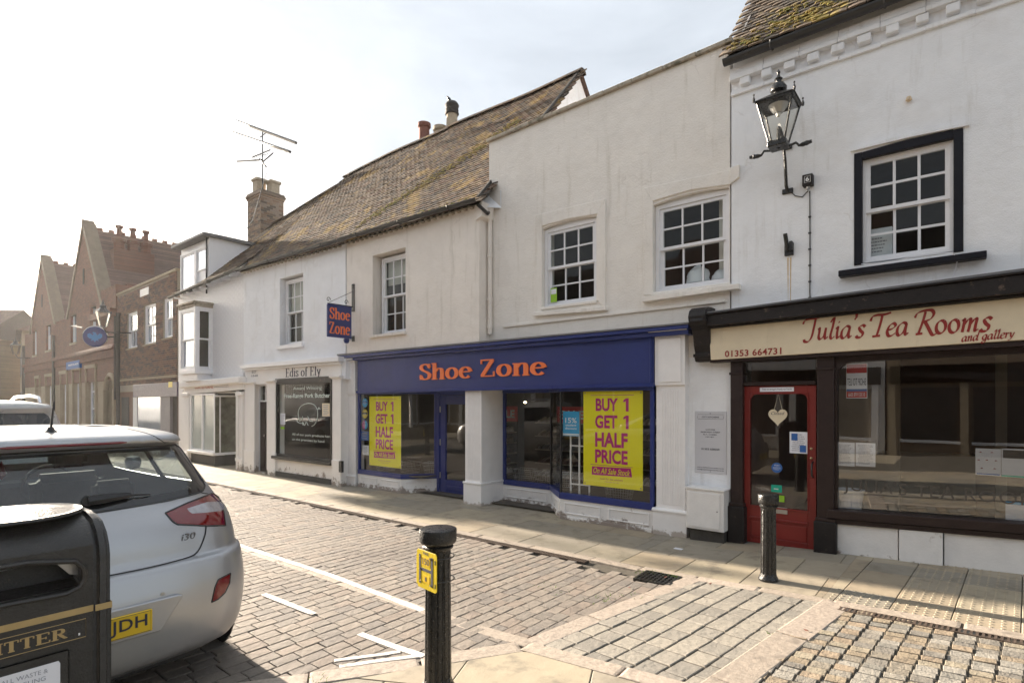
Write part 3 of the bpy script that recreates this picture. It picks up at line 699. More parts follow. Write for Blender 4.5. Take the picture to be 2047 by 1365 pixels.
# ================================================================== TEA ROOMS (right)
T = Fac('tea_room_building', 'tall white rendered building on the right with mossy roof, dentilled eaves and tea room shopfront', 'building', -2.3, 7.3)
w5 = T.rect((1707, 303), (1927, 254), (1925, 500), (1707, 534))
wt = MB(); wall(wt, 0.0, 5.6, 2.45, 5.95, [(w5[0], w5[1], w5[2], w5[3], .05)], 0, .32); wt.build('wall', K['white_render'], T.root)
# lower rendered pier between the two shops
ub0 = T.s(1372); MB().box(ub0, T.s(1486), .01, .34, -.1, 2.62).build('pier_wall', K['white_render'], T.root)
sash(T, w5[0] + .075, w5[1] - .075, w5[2] + .03, w5[3] - .085, .05, 3, 4, fw=.035, sf=.04, bw=.026)
fr = MB(); fr.box(w5[0] + .002, w5[0] + .08, -.012, .12, w5[2], w5[3] - .02); fr.box(w5[1] - .08, w5[1] - .002, -.012, .12, w5[2], w5[3] - .02); fr.prism([(w5[0] + .08, w5[3] - .10), (w5[1] - .08, w5[3] - .10), (w5[1] - .08, w5[3] - .012), ((w5[0] + w5[1]) / 2, w5[3] - .003), (w5[0] + .08, w5[3] - .022)], -.012, .12)
fr.build('window_frame', K['navyblack'], T.root, 'dark navy painted outer frame round the upstairs sash', bevel=.004)
T_sill = MB(); T.quad(T_sill, [(1675.6, 553), (1973, 513), (1973, 500), (1675.6, 541)], -.02, .13); T_sill.build('sill', K['navyblack'], T.root, 'long dark navy window sill', bevel=.006)
hd = MB(); T.quad(hd, [(1700, 303), (1700, 297), (1815, 268), (1938, 243), (1938, 250), (1815, 275)], -.01, .035); hd.build('lintel', K['white_render'], T.root)
# string course + dentils + eaves board
rr = random.Random(11)
def course(name, z0, z1, d, mat='white_render'):
    n = 14
    for i in range(n):
        a, b = i * 5.6 / n, (i + 1) * 5.6 / n
        MB().box(a + .001, b - .001, -d + rr.uniform(-.004, .004), .01, z0 + rr.uniform(-.006, .006), z1 + rr.uniform(-.005, .005)).build(name, K[mat], T.root, bevel=.005)
course('string_course', 5.69, 5.735, .035); course('string_course', 5.865, 5.925, .085); course('eaves_board', 5.93, 6.02, .06)
for i in range(22):
    x = .12 + i * .255
    MB().box(x + rr.uniform(-.01, .01), x + .12, -.075 + rr.uniform(-.006, .006), .01, 5.775 + rr.uniform(-.008, .008), 5.862).build('dentil', K['white_render'], T.root, bevel=.008)
gutter(T, 'gutter', (-.04, -.17, 6.09), (5.6, -.17, 6.09), .065)
rfT, posT = tiled(T, (0.0, -.2, 6.13), (5.6, -.2, 6.13), (0.0, 2.9, 9.85), (5.6, 2.9, 9.85), mat='tearoof', seed=3)
MB().prism([(0.02, 6.02), (5.6, 6.02), (5.6, 6.16), (0.02, 6.16)], .0, .3).build('eaves_wall', K['white_render'], T.root)
MB().add([(-.05, -.2, 6.1), (.1, -.2, 6.14), (.1, .5, 6.98), (-.05, .5, 6.9)], [(0, 1, 2, 3)]).build('flashing', K['lead'], T.root)
gb = MB().xprism([(0, 5.9), (5.6, 5.9), (2.9, 9.8)], .02, .25); gb.build('gable_wall', K['white_render'], T.root)
MB().box(5.4, 5.6, 0, 6, 0, 6).box(0.3, 5.6, 5.6, 5.8, 0, 6).build('rear_wall', K['white_render'], T.root)
# --- shopfront
OF = .17
fb = MB(); T.quad(fb, [(1421, 719.5), (2047 + 160, 669), (2047 + 160, 578), (1417, 657.5)], .02, OF); fb.build('sign_board', K['creamboard'], T.root, bevel=.004)
co = MB()
z_a, z_b = T.z(1417, 655, OF), T.z(2207, 578, OF); s_a, s_b = T.s(1400, OF + .08), T.s(2230, OF)
co.prism([(s_a, z_a + .002), (s_b, z_b + .03), (s_b, z_b + .21), (s_a, z_a + .135)], -.30, -.02); co.prism([(s_a, z_a - .02), (s_b, z_b + .005), (s_b, z_b + .03), (s_a, z_a + .002)], -.22, -.02)
co.prism([(s_a - .02, z_a + .137), (s_b, z_b + .212), (s_b, z_b + .235), (s_a - .02, z_a + .160)], -.33, -.0); co.build('cornice', K['black'], T.root, bevel=.006)
MB().prism([(s_a, z_a + .162), (s_b, z_b + .237), (s_b, z_b + .262), (s_a, z_a + .178)], -.31, .01).build('flashing', K['lead'], T.root)
zc, zd = T.z(1421, 719, OF), T.z(2207, 669, OF)
MB().prism([(s_a + .08, zc - .035), (s_b, zd - .06), (s_b, zd - .002), (s_a + .08, zc - .002)], -.14, .12).build('head_rail', K['brownblack'], T.root, bevel=.004)
# scrolled console
cs0, cs1 = T.s(1379, .30), T.s(1418, .22); z1c, z0c = T.z(1398, 612, .3), T.z(1398, 722, .2)
prof = [(.02, z0c), (-.12, z0c), (-.15, z0c + .05), (-.13, z0c + .12), (-.17, z0c + .2), (-.2, z0c + .32), (-.24, z0c + .4), (-.34, z0c + .46), (-.37, z1c - .13), (-.33, z1c - .05), (-.25, z1c - .01), (-.12, z1c), (.02, z1c)]
MB().xprism(prof, cs0, cs1).build('console', K['black'], T.root, bevel=.008)
MB().xprism([(-.385, z1c - .2), (-.33, z1c - .1), (-.33, z0c + .5), (-.37, z0c + .5)], cs0 + .03, cs1 - .03).box(cs0 - .012, cs1 + .012, -.16, 0, z0c + .06, z0c + .1).build('console_scroll', K['black'], T.root, bevel=.006)
# pilasters
def pil(u0, u1, vt, vb, bt, off=.06, bu=None):
    a, b = T.s(u0, off), T.s(u1, off); zt, zb, zk = T.z(u0, vt, off), T.z(u0, vb, off), T.z(u0, bt, off)
    mb = MB().box(a, b, -off, .1, zk, zt); p = mb.build('pilaster', K['brownblack'], T.root, bevel=.006)
    MB().box(a - .03, b + .03, -off - .035, .1, zb - .12, zk).build('plinth_block', K['black'], p, bevel=.01)
    MB().box(a - .015, b + .015, -off - .02, .1, zk + .0, zk + .04).box(a - .012, b + .012, -off - .02, .1, zt - .16, zt - .13).build('moulding', K['brownblack'], p, bevel=.006)
pil(1460, 1484, 724, 1078, 1010); pil(1633, 1667, 712, 1103, 1040)
# red door: door > glass, handle
a, b, zb, zt = T.s(1484.5), T.s(1631), T.z(1484, 1081), T.z(1484, 772)
ga, gb_, gzb, gzt = T.s(1500, -.03), T.s(1614.5, -.03), T.z(1500, 1008, -.03), T.z(1500, 788, -.03)
dr = MB(); wall(dr, a + .003, b - .003, zb, zt, [(ga, gb_, gzb, gzt, .0)], .03, .075)
dr.box(ga - .012, ga, .018, .07, gzb - .01, gzt); dr.box(gb_, gb_ + .012, .018, .07, gzb - .01, gzt); dr.box(ga - .012, gb_ + .012, .016, .07, gzt, gzt + .012); dr.box(ga - .012, gb_ + .012, .016, .07, gzb - .02, gzb)
for c_, sg in ((ga, 1), (gb_, -1)):       # rounded upper corners of the light
    dr.prism([(c_, gzt), (c_, gzt - .07), (c_ + sg * .012, gzt - .038), (c_ + sg * .032, gzt - .014), (c_ + sg * .065, gzt)], .03, .07)
door = dr.build('door', K['red'], T.root, 'red painted half glazed door', bevel=.003)
pz0, pz1 = gzb - .40, gzb - .13
pm = MB().box(ga + .01, gb_ - .01, .022, .032, pz0 + .02, pz0 + .2); pm.build('lower_panel', K['red'], door, bevel=.008)
for z in (pz0, pz0 + .22): MB().box(ga - .005, gb_ + .005, .016, .032, z, z + .014).build('panel_moulding', K['red'], door, bevel=.004)
MB().box(ga - .01, gb_ + .01, .008, .032, pz0 + .235, pz0 + .26).build('weather_bar', K['red'], door, bevel=.006)
MB().add([(ga, .05, gzb), (gb_, .05, gzb), (gb_, .05, gzt), (ga, .05, gzt)], [(0, 1, 2, 3)]).build('glass', K['shopglass'], door)
MB().box(T.s(1544), T.s(1573), .022, .032, T.z(1550, 1026), T.z(1550, 1013)).build('letter_plate', K['steel'], door, bevel=.002)
hx = T.s(1624); MB().tube([(hx, .03, .92), (hx, -.03, .94), (hx, -.045, 1.01), (hx, -.03, 1.08), (hx, .03, 1.10)], .01, 8).build('handle', K['blacktrim'], door)
for vz in (897, 916): MB().lathe([(0.001, 0), (.014, 0), (.014, .012), (.008, .016)], 12).xf(Matrix.Translation((T.s(1621), .03, T.z(1621, vz))) @ Matrix.Rotation(R(90), 4, 'X')).build('lock', K['brass'], door)
put_text('These no strangers friends not friends', (T.s(1522), T.s(1582), T.z(1550, 780.5), T.z(1550, 775.5)), .0195, K['ink'], door)
MB().box(T.s(1518), T.s(1586), .02, .03, T.z(1550, 782.5), T.z(1550, 774)).build('name_strip', K['paper'], door)
MB().box(a - .06, b + .06, -.10, .12, zb - .16, zb - .01).build('door_step', K['lead'], T.root, 'worn grey stone doorstep', bevel=.02)
# transom light
tz0, tz1 = T.z(1500, 763), T.z(1500, 717)
MB().box(a, b, -.01, .09, zt + .004, tz0 - .002).build('transom_rail', K['brownblack'], T.root, bevel=.006)
MB().add([(a, .05, tz0), (b, .05, tz0), (b, .05, tz1 + .05), (a, .05, tz1 + .05)], [(0, 1, 2, 3)]).build('fanlight', K['shopglass'], T.root)
# big shop window
wa, wb = T.s(1667), 4.4; wz0, wz1 = T.z(1700, 1017), T.z(1700, 705)
sl0, sl1 = T.z(1653, 1017, .05), T.z(2047, 1045, .05)
kk = (sl1 - sl0) / (T.s(2047) - T.s(1653))
mb = MB(); mb.prism([(wa - .06, sl0), (wb, sl0 + kk * (wb - wa)), (wb, sl0 + kk * (wb - wa) - .10), (wa - .06, sl0 - .10)], -.09, .1)
mb.prism([(wa - .03, sl0 - .10), (wb, sl0 + kk * (wb - wa) - .10), (wb, sl0 + kk * (wb - wa) - .16), (wa - .03, sl0 - .16)], -.06, .08)
mb.build('shop_sill', K['brownblack'], T.root, bevel=.008)
mb = MB().box(wa, wa + .035, -.01, .07, sl0, 2.42)
pts = [(wa + .035, 2.42), (wa + .035, 2.12)] + [(wa + .035 + .16 * (1 - math.cos(t)), 2.12 + .135 * math.sin(t)) for t in [R(15 * k) for k in range(1, 7)]] + [(wb, 2.30), (wb, 2.5)]
mb.prism(pts, -.01, .07); mb.build('shop_window_frame', K['brownblack'], T.root)
shopwin = MB().add([(wa, .05, .5), (wb, .05, .5), (wb, .05, 2.45), (wa, .05, 2.45)], [(0, 1, 2, 3)]).build('shop_window', K['teaglass'], T.root)
# white stall riser in three panels + base wall
x1, x2 = T.s(1797), T.s(1886)
for (p, q, dd, lb) in ((wa - .0, x1 - .006, .0, None), (x1 + .004, x2 - .004, .025, 'smoother white repair panel'), (x2 + .006, wb, .0, None)):
    mb = MB(); n = 6
    zt_ = lambda x: sl0 - .155 + kk * (x - wa)
    wall(mb, p, q, -.1, zt_, [], -.02 - dd, .2); mb.build('stall_riser', K['riser'], T.root, lb, bevel=.006)
# interior
mb = MB(); X0, X1, Y1, Z1 = T.s(1486), 4.9, 4.4, 2.6
mb.add([(X0, .12, .06), (X1, .12, .06), (X1, Y1, .06), (X0, Y1, .06), (X0, .12, Z1), (X1, .12, Z1), (X1, Y1, Z1), (X0, Y1, Z1)], [(0, 1, 2, 3), (2, 3, 7, 6), (0, 3, 7, 4), (1, 2, 6, 5)])
mb.build('shop_interior', K['roomred'], T.root)
MB().add([(X0, .12, Z1), (X1, .12, Z1), (X1, Y1, Z1), (X0, Y1, Z1)], [(0, 1, 2, 3)]).build('ceiling', K['roompale'], T.root)
MB().box(X0 + .1, X0 + 2.3, 3.6, 3.8, .06, 1.0).box(X0 + 1.3, X0 + 1.45, 2.4, 2.5, .06, Z1).box(X0 + 2.5, X0 + 2.62, 2.8, 2.9, .06, Z1).build('counter', K['roompale'], T.root)
MB().box(wa, wb, .12, .75, .42, .5).build('window_board', K['room'], T.root)
# lettering on board
def tz(u, v): return T.z(u, v, OF + .004)
def ts(u): return T.s(u, OF + .004)
sA, sB = ts(1607), ts(1981); zA, zB = tz(1607, 680), tz(1981, 657)
ital_text("Julia's Tea Rooms", (sA, sB, zA, zA + .28), -OF - .003, K['darkred'], T.root, slope=zB - zA - .02, thick=.125, thin=.03)
sA, sB = ts(1922), ts(2027); zA, zB = tz(1922, 683), tz(2027, 674)
ital_text("and gallery", (sA, sB, zA, zA + .105), -OF - .003, K['darkred'], T.root, slope=zB - zA, thick=.14, thin=.03)
sA, sB = ts(1449), ts(1562); zA = tz(1449, 714)
put_text('01353 664731', (sA, sB, zA, tz(1449, 701)), -OF - .003, K['darkred'], T.root, bold=.02, slope=tz(1562, 708) - zA, space=1.05)
jw = (T.s(2022) - T.s(1862)) * 17 / 6.2; j0 = T.s(1862) - jw * 8 / 17; put_text("JULIA'S TEA ROOMS", (j0, j0 + jw, T.z(1850, 1002), T.z(1850, 970)), .046, K['room'], shopwin, name='lettering', space=1.1)

# things on the tea room front
# lantern on bracket
lx, ly, lz = W(1575, 383, 7.3); Lroot = thing('wall_lantern', 'black four-sided glass street lantern on scrolled wall bracket above the red door', 'street lamp', (lx, 7.3, lz))
P_ = lambda x, y, z: (x, y, z)
oy = -.44; bz = 4.70 - lz
mb = MB(); mb.tube([(0, -.02, 0), (-.005, -.06, .05), (0, -.13, .30), (0, -.24, .55), (0, -.36, .62), (0, oy, .60), (0, oy, bz)], [.02, .02, .018, .018, .018, .02, .022], 8)
mb.build('bracket_arm', K['iron'], Lroot)
mb = MB().box(-.06, .06, -.025, .01, -.03, .03).box(-.05, .05, -.025, .01, .5, .56); mb.build('wall_plate', K['iron'], Lroot, bevel=.006)
mb = MB()
for sg in (-1, 1):
    mb.tube([(0, oy + .06, .42), (sg * .08, oy + .06, .38), (sg * .17, oy + .06, .40), (sg * .20, oy + .06, .36), (sg * .24, oy + .06, .36), (sg * .33, oy + .06, .37)], [.014, .014, .014, .014, .026, .02], 8)
    mb.lathe([(.001, -.03), (.026, -.015), (.026, .015), (.001, .03)], 8, (sg * .28, oy + .06, .365))
mb.build('ladder_bar', K['iron'], Lroot)
def sq(w, z): return [(-w / 2, oy - w / 2, z), (w / 2, oy - w / 2, z), (w / 2, oy + w / 2, z), (-w / 2, oy + w / 2, z)]
wb_, wt_ = .17, .37; zb_, zt_ = bz + .06, bz + .50
mb = MB()
for i in range(4): mb.tube([sq(wb_, zb_)[i], sq(wt_, zt_)[i]], .011, 4)
for w_, z_, r_ in ((wb_, zb_, .016), (wt_, zt_, .02)): mb.tube(sq(w_, z_), r_, 4, closed=True)
mb.build('lantern_frame', K['iron'], Lroot)
MB().add(sq(wb_ + .03, bz) + sq(wb_ + .03, bz + .055), [(0, 1, 2, 3), (4, 5, 6, 7), (0, 1, 5, 4), (1, 2, 6, 5), (2, 3, 7, 6), (3, 0, 4, 7)]).build('lantern_base', K['iron'], Lroot, bevel=.01)
for i in range(4):
    j = (i + 1) % 4; A_, B_ = sq(wb_, zb_), sq(wt_ - .01, zt_)
    MB().add([A_[i], A_[j], B_[j], B_[i]], [(0, 1, 2, 3)]).build('pane', K['lampglass'], Lroot)
mb = MB(); c4 = sq(wt_ + .05, zt_ + .01) + sq(.16, zt_ + .10); mb.add(c4, [(0, 1, 2, 3), (4, 5, 6, 7), (0, 1, 5, 4), (1, 2, 6, 5), (2, 3, 7, 6), (3, 0, 4, 7)])
for p in sq(wt_ + .05, zt_ + .02): mb.lathe([(.012, -.02), (.016, .01), (.004, .05), (.012, .065), (.001, .08)], 8, p)
mb.build('lantern_roof', K['iron'], Lroot)
MB().lathe([(.07, .09), (.055, .13), (.085, .15), (.09, .18), (.06, .23), (.03, .25), (.03, .27), (.045, .285), (.02, .31), (.012, .34), (.02, .36), (.001, .40)], 14, (0, oy, zt_)).build('finial', K['iron'], Lroot, smooth=True)
MB().lathe([(.05, -.10), (.11, -.015), (.05, -.01)], 14, (0, oy, zt_)).build('reflector', K['steel'], Lroot)
MB().lathe([(.02, -.14), (.028, -.11), (.02, -.03)], 10, (0, oy, zt_)).build('bulb', K['whiteprint'], Lroot)
# small black box with pale symbol, cable and conduit
bx_ = W(1617, 364, 7.3); B_ = thing('alarm_box', 'small black wall box with pale square symbol beside the lantern', 'alarm box', (bx_.x, 7.3, bx_.z))
MB().box(-.055, .055, -.09, 0, -.065, .065).build('case', K['black'], B_, bevel=.006); MB().lathe([(.02, -.1), (.025, -.07), (.02, -.06)], 8, (0, -.04, 0)).build('cable_gland', K['steel'], B_)
put_text('6', (-.018, .02, -.02, .03), -.0945, K['whiteprint'], B_, bold=.03)
MB().box(-.028, .03, -.0925, -.09, -.03, .038).build('symbol_plate', K['black'], B_); MB().tube([(-.03, -.093, -.032), (.032, -.093, -.032), (.032, -.093, .04), (-.03, -.093, .04)], .003, 4, closed=True).build('symbol_border', K['whiteprint'], B_)
cx = W(1619, 400, 7.3); cb = MB(); cb.tube([(cx.x, 7.292, cx.z + .1), (cx.x + .003, 7.292, 3.6), (cx.x, 7.292, 3.1), (cx.x + .004, 7.29, T.z(1620, 600))], .007, 6)
cable = cb.build('cable', K['blacktrim'], None, 'thin dark cable clipped down the white wall below the small black box', cat='cable')
for i in range(9):
    z = cx.z - .2 - i * .19; MB().box(cx.x - .014, cx.x + .014, 7.282, 7.30, z - .008, z + .008).build('cable_clip', K['blacktrim'], cable)
MB().tube([W(1576, 380, 7.28), W(1590, 392, 7.29), W(1604, 394, 7.29), W(1615, 382, 7.28)], .006, 6).build('loose_cable', K['blacktrim'], None, 'short drooping wire linking the lantern bracket to the small black box', cat='cable')
fl = W(1578, 495, 7.3); f_ = thing('bracket_stub', 'rusty black iron bracket stub with an orange rust streak under it on the white wall', 'bracket', (fl.x, 7.3, fl.z))
MB().box(-.05, .05, -.03, 0, -.10, .05).build('base_plate', K['iron'], f_, bevel=.005); MB().tube([(-.01, -.04, -.04), (-.025, -.10, .15)], .024, 10).build('tube', K['iron'], f_); MB().box(.01, .045, -.07, -.02, -.05, .06).build('clamp', K['iron'], f_, bevel=.004)
mb = MB(); mb.prism([(-.026, -.12), (-.006, -.12), (-.009, -.40), (-.014, -.66), (-.020, -.40)], -.0015, 0).prism([(.004, -.12), (.024, -.12), (.020, -.3), (.016, -.62), (.010, -.76), (.006, -.5)], -.0015, 0); mb.build('rust_streak', K['rust'], f_)
ob_ = W(1817, 203, 7.3); mb = MB(); mb.lathe([(.001, -.02), (.03, 0), (.02, .035)], 10, (ob_.x, 7.27, ob_.z)); mb.build('vent_stub', K['rust'], None, 'small rusty fixing stub high on the white wall above the navy framed window', cat='fixing')
# wire hanging from the sill
MB().tube([W(1722, 528, 7.26), W(1765, 527, 7.17), W(1820, 515, 7.16), W(1880, 507, 7.16), W(1905, 505, 7.15), W(1914, 520, 7.22), W(1908, 545, 7.27), W(1902, 563, 7.26)], .005, 6).build('loose_wire', K['paper'], None, 'thin white wire trailing over the navy window sill', cat='cable')
# papers in windows
def sheet(name, lab, cat, y, tl, br, mat='paper', F=T, rows=0, seed=1, extra=None, t=.002, group=None):
    s0, z1 = F.sz(tl[0], tl[1], -y); s1 = F.sz(br[0], tl[1], -y)[0]; z0 = F.sz((tl[0] + br[0]) / 2, br[1], -y)[1]; z1 = F.sz((tl[0] + br[0]) / 2, tl[1], -y)[1]
    t_ = thing(name, lab, cat, (F.x0 + (s0 + s1) / 2, F.y0 + y, z0), 0, group); h = (s1 - s0) / 2; H = z1 - z0
    MB().box(-h, h, 0, t, 0, H).build('sheet', K[mat], t_)
    if rows: mb = MB(); lorem(mb, -h * .8, h * .8, H * .08, H * .92, -.0012, rows, .45, seed); mb.build('small_print', K['grey_print'], t_)
    return t_, h, H
for i, (u0, u1) in enumerate(((1669, 1708.5), (1710.5, 1750))):
    sheet('notice', ['left of the two white menu sheets taped inside the tea room window', 'right of the two white menu sheets taped inside the tea room window'][i], 'notice', .056, (u0, 884 + i), (u1, 931 + i), rows=15, seed=i + 3)
t_, h, H = sheet('poster', 'pale blue poster of small products in the tea room window near the right edge', 'poster', .056, (1950, 896.5), (2001, 950), mat='plaque')
mb = MB(); [mb.lathe([(.001, 0), (.012, .004), (.001, .008)], 6, (x * h, -.004, y * H)) for x, y in ((-.6, .85), (.3, .85), (-.75, .55), (-.1, .56), (.6, .55), (-.5, .25), (.5, .25))]; mb.build('product_print', K['darkred'], t_)
MB().box(-h * .9, h * .9, -.001, 0, H * .02, H * .07).build('print_band', K['midblue'], t_)
t_, h, H = sheet('poster', 'pale green edged poster at the right edge of the tea room window', 'poster', .056, (2002, 897), (2060, 954), mat='plaque')
MB().box(-h, h, -.001, 0, 0, H * .06).build('print_band', K['teal'], t_); MB().box(-h * .9, h * .8, -.001, 0, H * .66, H * .95).build('photo_print', K['plinth'], t_)
t_, h, H = sheet('poster', 'white counter card with blue edge at the foot of the tea room window', 'poster', .3, (2010, 1005), (2100, 1052), mat='paper'); MB().box(-h, h, -.002, 0, H * .88, H).build('print_band', K['skyblue'], t_)
# mirrored board
p0 = W(1691, 800, 7.42); p1 = W(1734, 800, 7.42); w_ = p1.x - p0.x; zt_ = W(1712, 727, 7.42).z; zb_ = W(1712, 796, 7.42).z
t_ = thing('letting_board', 'red and white letting board seen from behind hanging in the tea room window', 'sign', ((p0.x + p1.x) / 2, 7.42, zb_), R(-8)); h = w_ / 2; H = zt_ - zb_
MB().box(-h, h, 0, .01, 0, H).build('board', K['paper'], t_); MB().box(-h * .97, h * .97, -.001, 0, H * .73, H * .985).box(-h * .97, h * .97, -.001, 0, H * .02, H * .20).build('red_print', K['salered'], t_)
MB().box(-h * .97, h * .97, -.001, 0, H * .20, H * .27).build('blue_print', K['midblue'], t_)
put_text('SHOP TO LET', (-h * .9, h * .9, H * .37, H * .58), -.0015, K['ink'], t_, mirror=True); put_text('01353 978 5566', (-h * .8, h * .8, H * .06, H * .16), -.0025, K['whiteprint'], t_, mirror=True)
# heart sign and door notices (behind the glass of the door, y .05)
hp = W(1555, 832, 7.3 + .044); t_ = thing('heart_sign', 'cream heart shaped closed sign hanging on string in the red door', 'sign', (hp.x, hp.y, hp.z))
hs = []
for k in range(28):
    t = 2 * math.pi * k / 28; hs.append((.0068 * 16 * math.sin(t) ** 3 , .0072 * (13 * math.cos(t) - 5 * math.cos(2 * t) - 2 * math.cos(3 * t) - math.cos(4 * t))))
MB().prism(hs, -.008, 0).build('heart', K['creamboard'], t_)
put_text('Closed', (-.075, .075, .02, .055), -.0095, K['ink'], t_, shear=.3)
MB().tube([(-.04, -.004, .08), (.005, -.002, .28), (.05, -.004, .08)], .003, 5).build('string', K['creamboard'], t_)
t_, h, H = sheet('notice', 'white notice with two small photos on the red door glass', 'notice', .044, (1578.5, 863), (1614, 906), rows=9, seed=8)
MB().box(-h * .8, -h * .1, -.002, 0, H * .6, H * .92).box(h * .15, h * .85, -.002, 0, H * .06, H * .38).build('photo_print', K['midblue'], t_)
pp = W(1553, 934.5, 7.344); t_ = thing('door_sticker', 'round blue push sticker on the red door glass', 'sticker', pp); MB().lathe([(.062, 0), (.062, .002)], 24).xf(Matrix.Rotation(R(90), 4, 'X')).build('disc', K['midblue'], t_)
put_text('PUSH', (-.028, .028, .02, .038), -.0035, K['whiteprint'], t_); mb = MB(); lorem(mb, -.045, .045, -.03, .01, -.0035, 3, .3, 4); mb.build('small_print', K['whiteprint'], t_)
t_, h, H = sheet('door_sticker', 'teal square sticker low on the red door glass', 'sticker', .044, (1541.5, 969), (1563, 983.5), mat='teal'); lm = MB(); lorem(lm, -h * .5, h * .6, H * .3, H * .6, -.001, 1, .5); lm.build('small_print', K['whiteprint'], t_)
t_, h, H = sheet('door_sticker', 'lime green square sticker low on the red door glass', 'sticker', .044, (1557.5, 990), (1568, 1003), mat='lime')
# bucket in window
bp = W(1697, 1022, 7.62); mb = MB().lathe([(.12, 0), (.155, .26), (.165, .262), (.165, .275), (.15, .275), (.115, .01)], 20); o = mb.build('bucket', K['paper'], None, 'white plastic bucket standing inside the tea room window', cat='bucket', smooth=True); o.location = (bp.x, 7.62, .5)
# plaque and cabinet on the pier
t_ = thing('wall_plaque', 'pale grey rectangular business plaque screwed to the white pier beside the black door frame', 'sign', (T.x0 + (T.s(1389) + T.s(1452)) / 2, 7.31, T.z(1420, 946)), 0)
h = (T.s(1452.5) - T.s(1389.5)) / 2; H = T.z(1420, 822) - T.z(1420, 946)
MB().box(-h, h, -.008, 0, 0, H).build('panel', K['plaque'], t_, bevel=.002)
for s_, r_ in (('CITY KITCHENS', (-.55, .55, .895, .92)), ('1st FLOOR', (-.3, .3, .695, .715)), ('36/38 HIGH STREET', (-.62, .62, .655, .675)), ('ELY, CAMBS.', (-.45, .42, .615, .635)), ('CB7 4JU', (-.32, .22, .575, .595)), ('01353 658259', (-.58, .58, .375, .405)), ('www.citykitchens-anglia.co.uk', (-.85, .85, .08, .10)), ('info@citykitchens-anglia.co.uk', (-.85, .85, .045, .065))):
    put_text(s_, (r_[0] * h, r_[1] * h, r_[2] * H, r_[3] * H), -.0095, K['ink'], t_, bold=.02)
MB().tube([(-.8 * h, -.0085, .875 * H), (.8 * h, -.0085, .875 * H), (.83 * h, -.0085, .9 * H), (.8 * h, -.0085, .95 * H), (-.8 * h, -.0085, .95 * H), (-.83 * h, -.0085, .9 * H)], .0015, 4, closed=True).build('name_border', K['ink'], t_)
for z in (.03 * H, .965 * H): MB().lathe([(.001, 0), (.006, .003), (.001, .005)], 8).xf(Matrix.Translation((0, -.008, z)) @ Matrix.Rotation(R(90), 4, 'X')).build('screw', K['ink'], t_)
ca, cb_, cz1, cz0 = T.s(1372, .24), T.s(1447, .24), T.z(1400, 979, .24), T.z(1400, 1058, .24)
t_ = thing('meter_cabinet', 'white painted metal utility cabinet at the foot of the pier beside the tea room', 'utility box', (T.x0 + (ca + cb_) / 2, 7.31, 0)); h = (cb_ - ca) / 2
MB().box(-h, h, -.25, 0, cz0, cz1).build('case', K['riser'], t_, bevel=.006); MB().box(-h + .02, h - .05, -.262, -.251, cz0 + .03, cz1 - .03).build('cover', K['riser'], t_, bevel=.004)
MB().prism([(-h - .01, cz1 + .001), (h + .01, cz1 + .001), (h + .01, cz1 + .02), (-h - .01, cz1 + .03)], -.265, 0).build('lid', K['riser'], t_, bevel=.004)
MB().lathe([(.001, 0), (.008, .002), (.001, .006)], 8).xf(Matrix.Translation((h - .08, -.262, (cz0 + cz1) / 2)) @ Matrix.Rotation(R(90), 4, 'X')).build('lock', K['ink'], t_)
MB().box(-h + .03, h - .02, -.2, 0, -.05, cz0).build('base', K['plinth'], t_)

# ================================================================== SHOE SHOP (centre)
S = Fac('shoe_shop_building', 'cream rendered two part building with parapet, tiled roof and blue fronted shoe shop', 'building', -2.3, 7.3)
LB = -4.12                                       # local x where the taller parapet block meets the proud left block
w3 = S.rect((1083.5, 451.6), (1192.3, 428), (1192, 600), (1084.5, 618)); w4 = S.rect((1306, 402.4), (1458, 369.6), (1458, 564), (1306.8, 590))
pz = lambda s: S.z(961, 293) + (S.z(1457, 89) - S.z(961, 293)) * (s - S.s(961)) / (S.s(1457) - S.s(961))
mb = MB(); wall(mb, LB, -.02, 2.4, pz, [(w3[0], w3[1], w3[2], w3[3], .04), (w4[0], w4[1], w4[2], w4[3], .04)], 0, .34); mb.build('wall', K['cream2'], S.root, 'taller parapet wall of pale cream render')
nC = 9
for i in range(nC):                              # coping stones
    a, b = LB - .03 + (4.17) * i / nC, LB - .03 + 4.17 * (i + 1) / nC
    MB().prism([(a + .003, pz(a)), (b - .003, pz(b)), (b - .003, pz(b) + .06), (a + .003, pz(a) + .055)], -.05, .4).build('coping_stone', K['stonecap'], S.root, bevel=.008)
for wq, crt in ((w3, .0), (w4, .0)): sash(S, wq[0] + .005, wq[1] - .005, wq[2] + .02, wq[3] - .045, .06, 3, 4, fw=.055, arch=.0, curtain=.0)
for wq in (w3, w4):
    n = 8; s0, s1 = wq[0], wq[1]; pts = [(s0, wq[3] - .10), (s1, wq[3] - .10)] + [(s1 - (s1 - s0) * i / n, wq[3] - .004 - .04 * ((i / n - .5) * 2) ** 2) for i in range(n + 1)]
    MB().prism(pts, .075, .14).build('arched_head', K['joinery'], S.root)
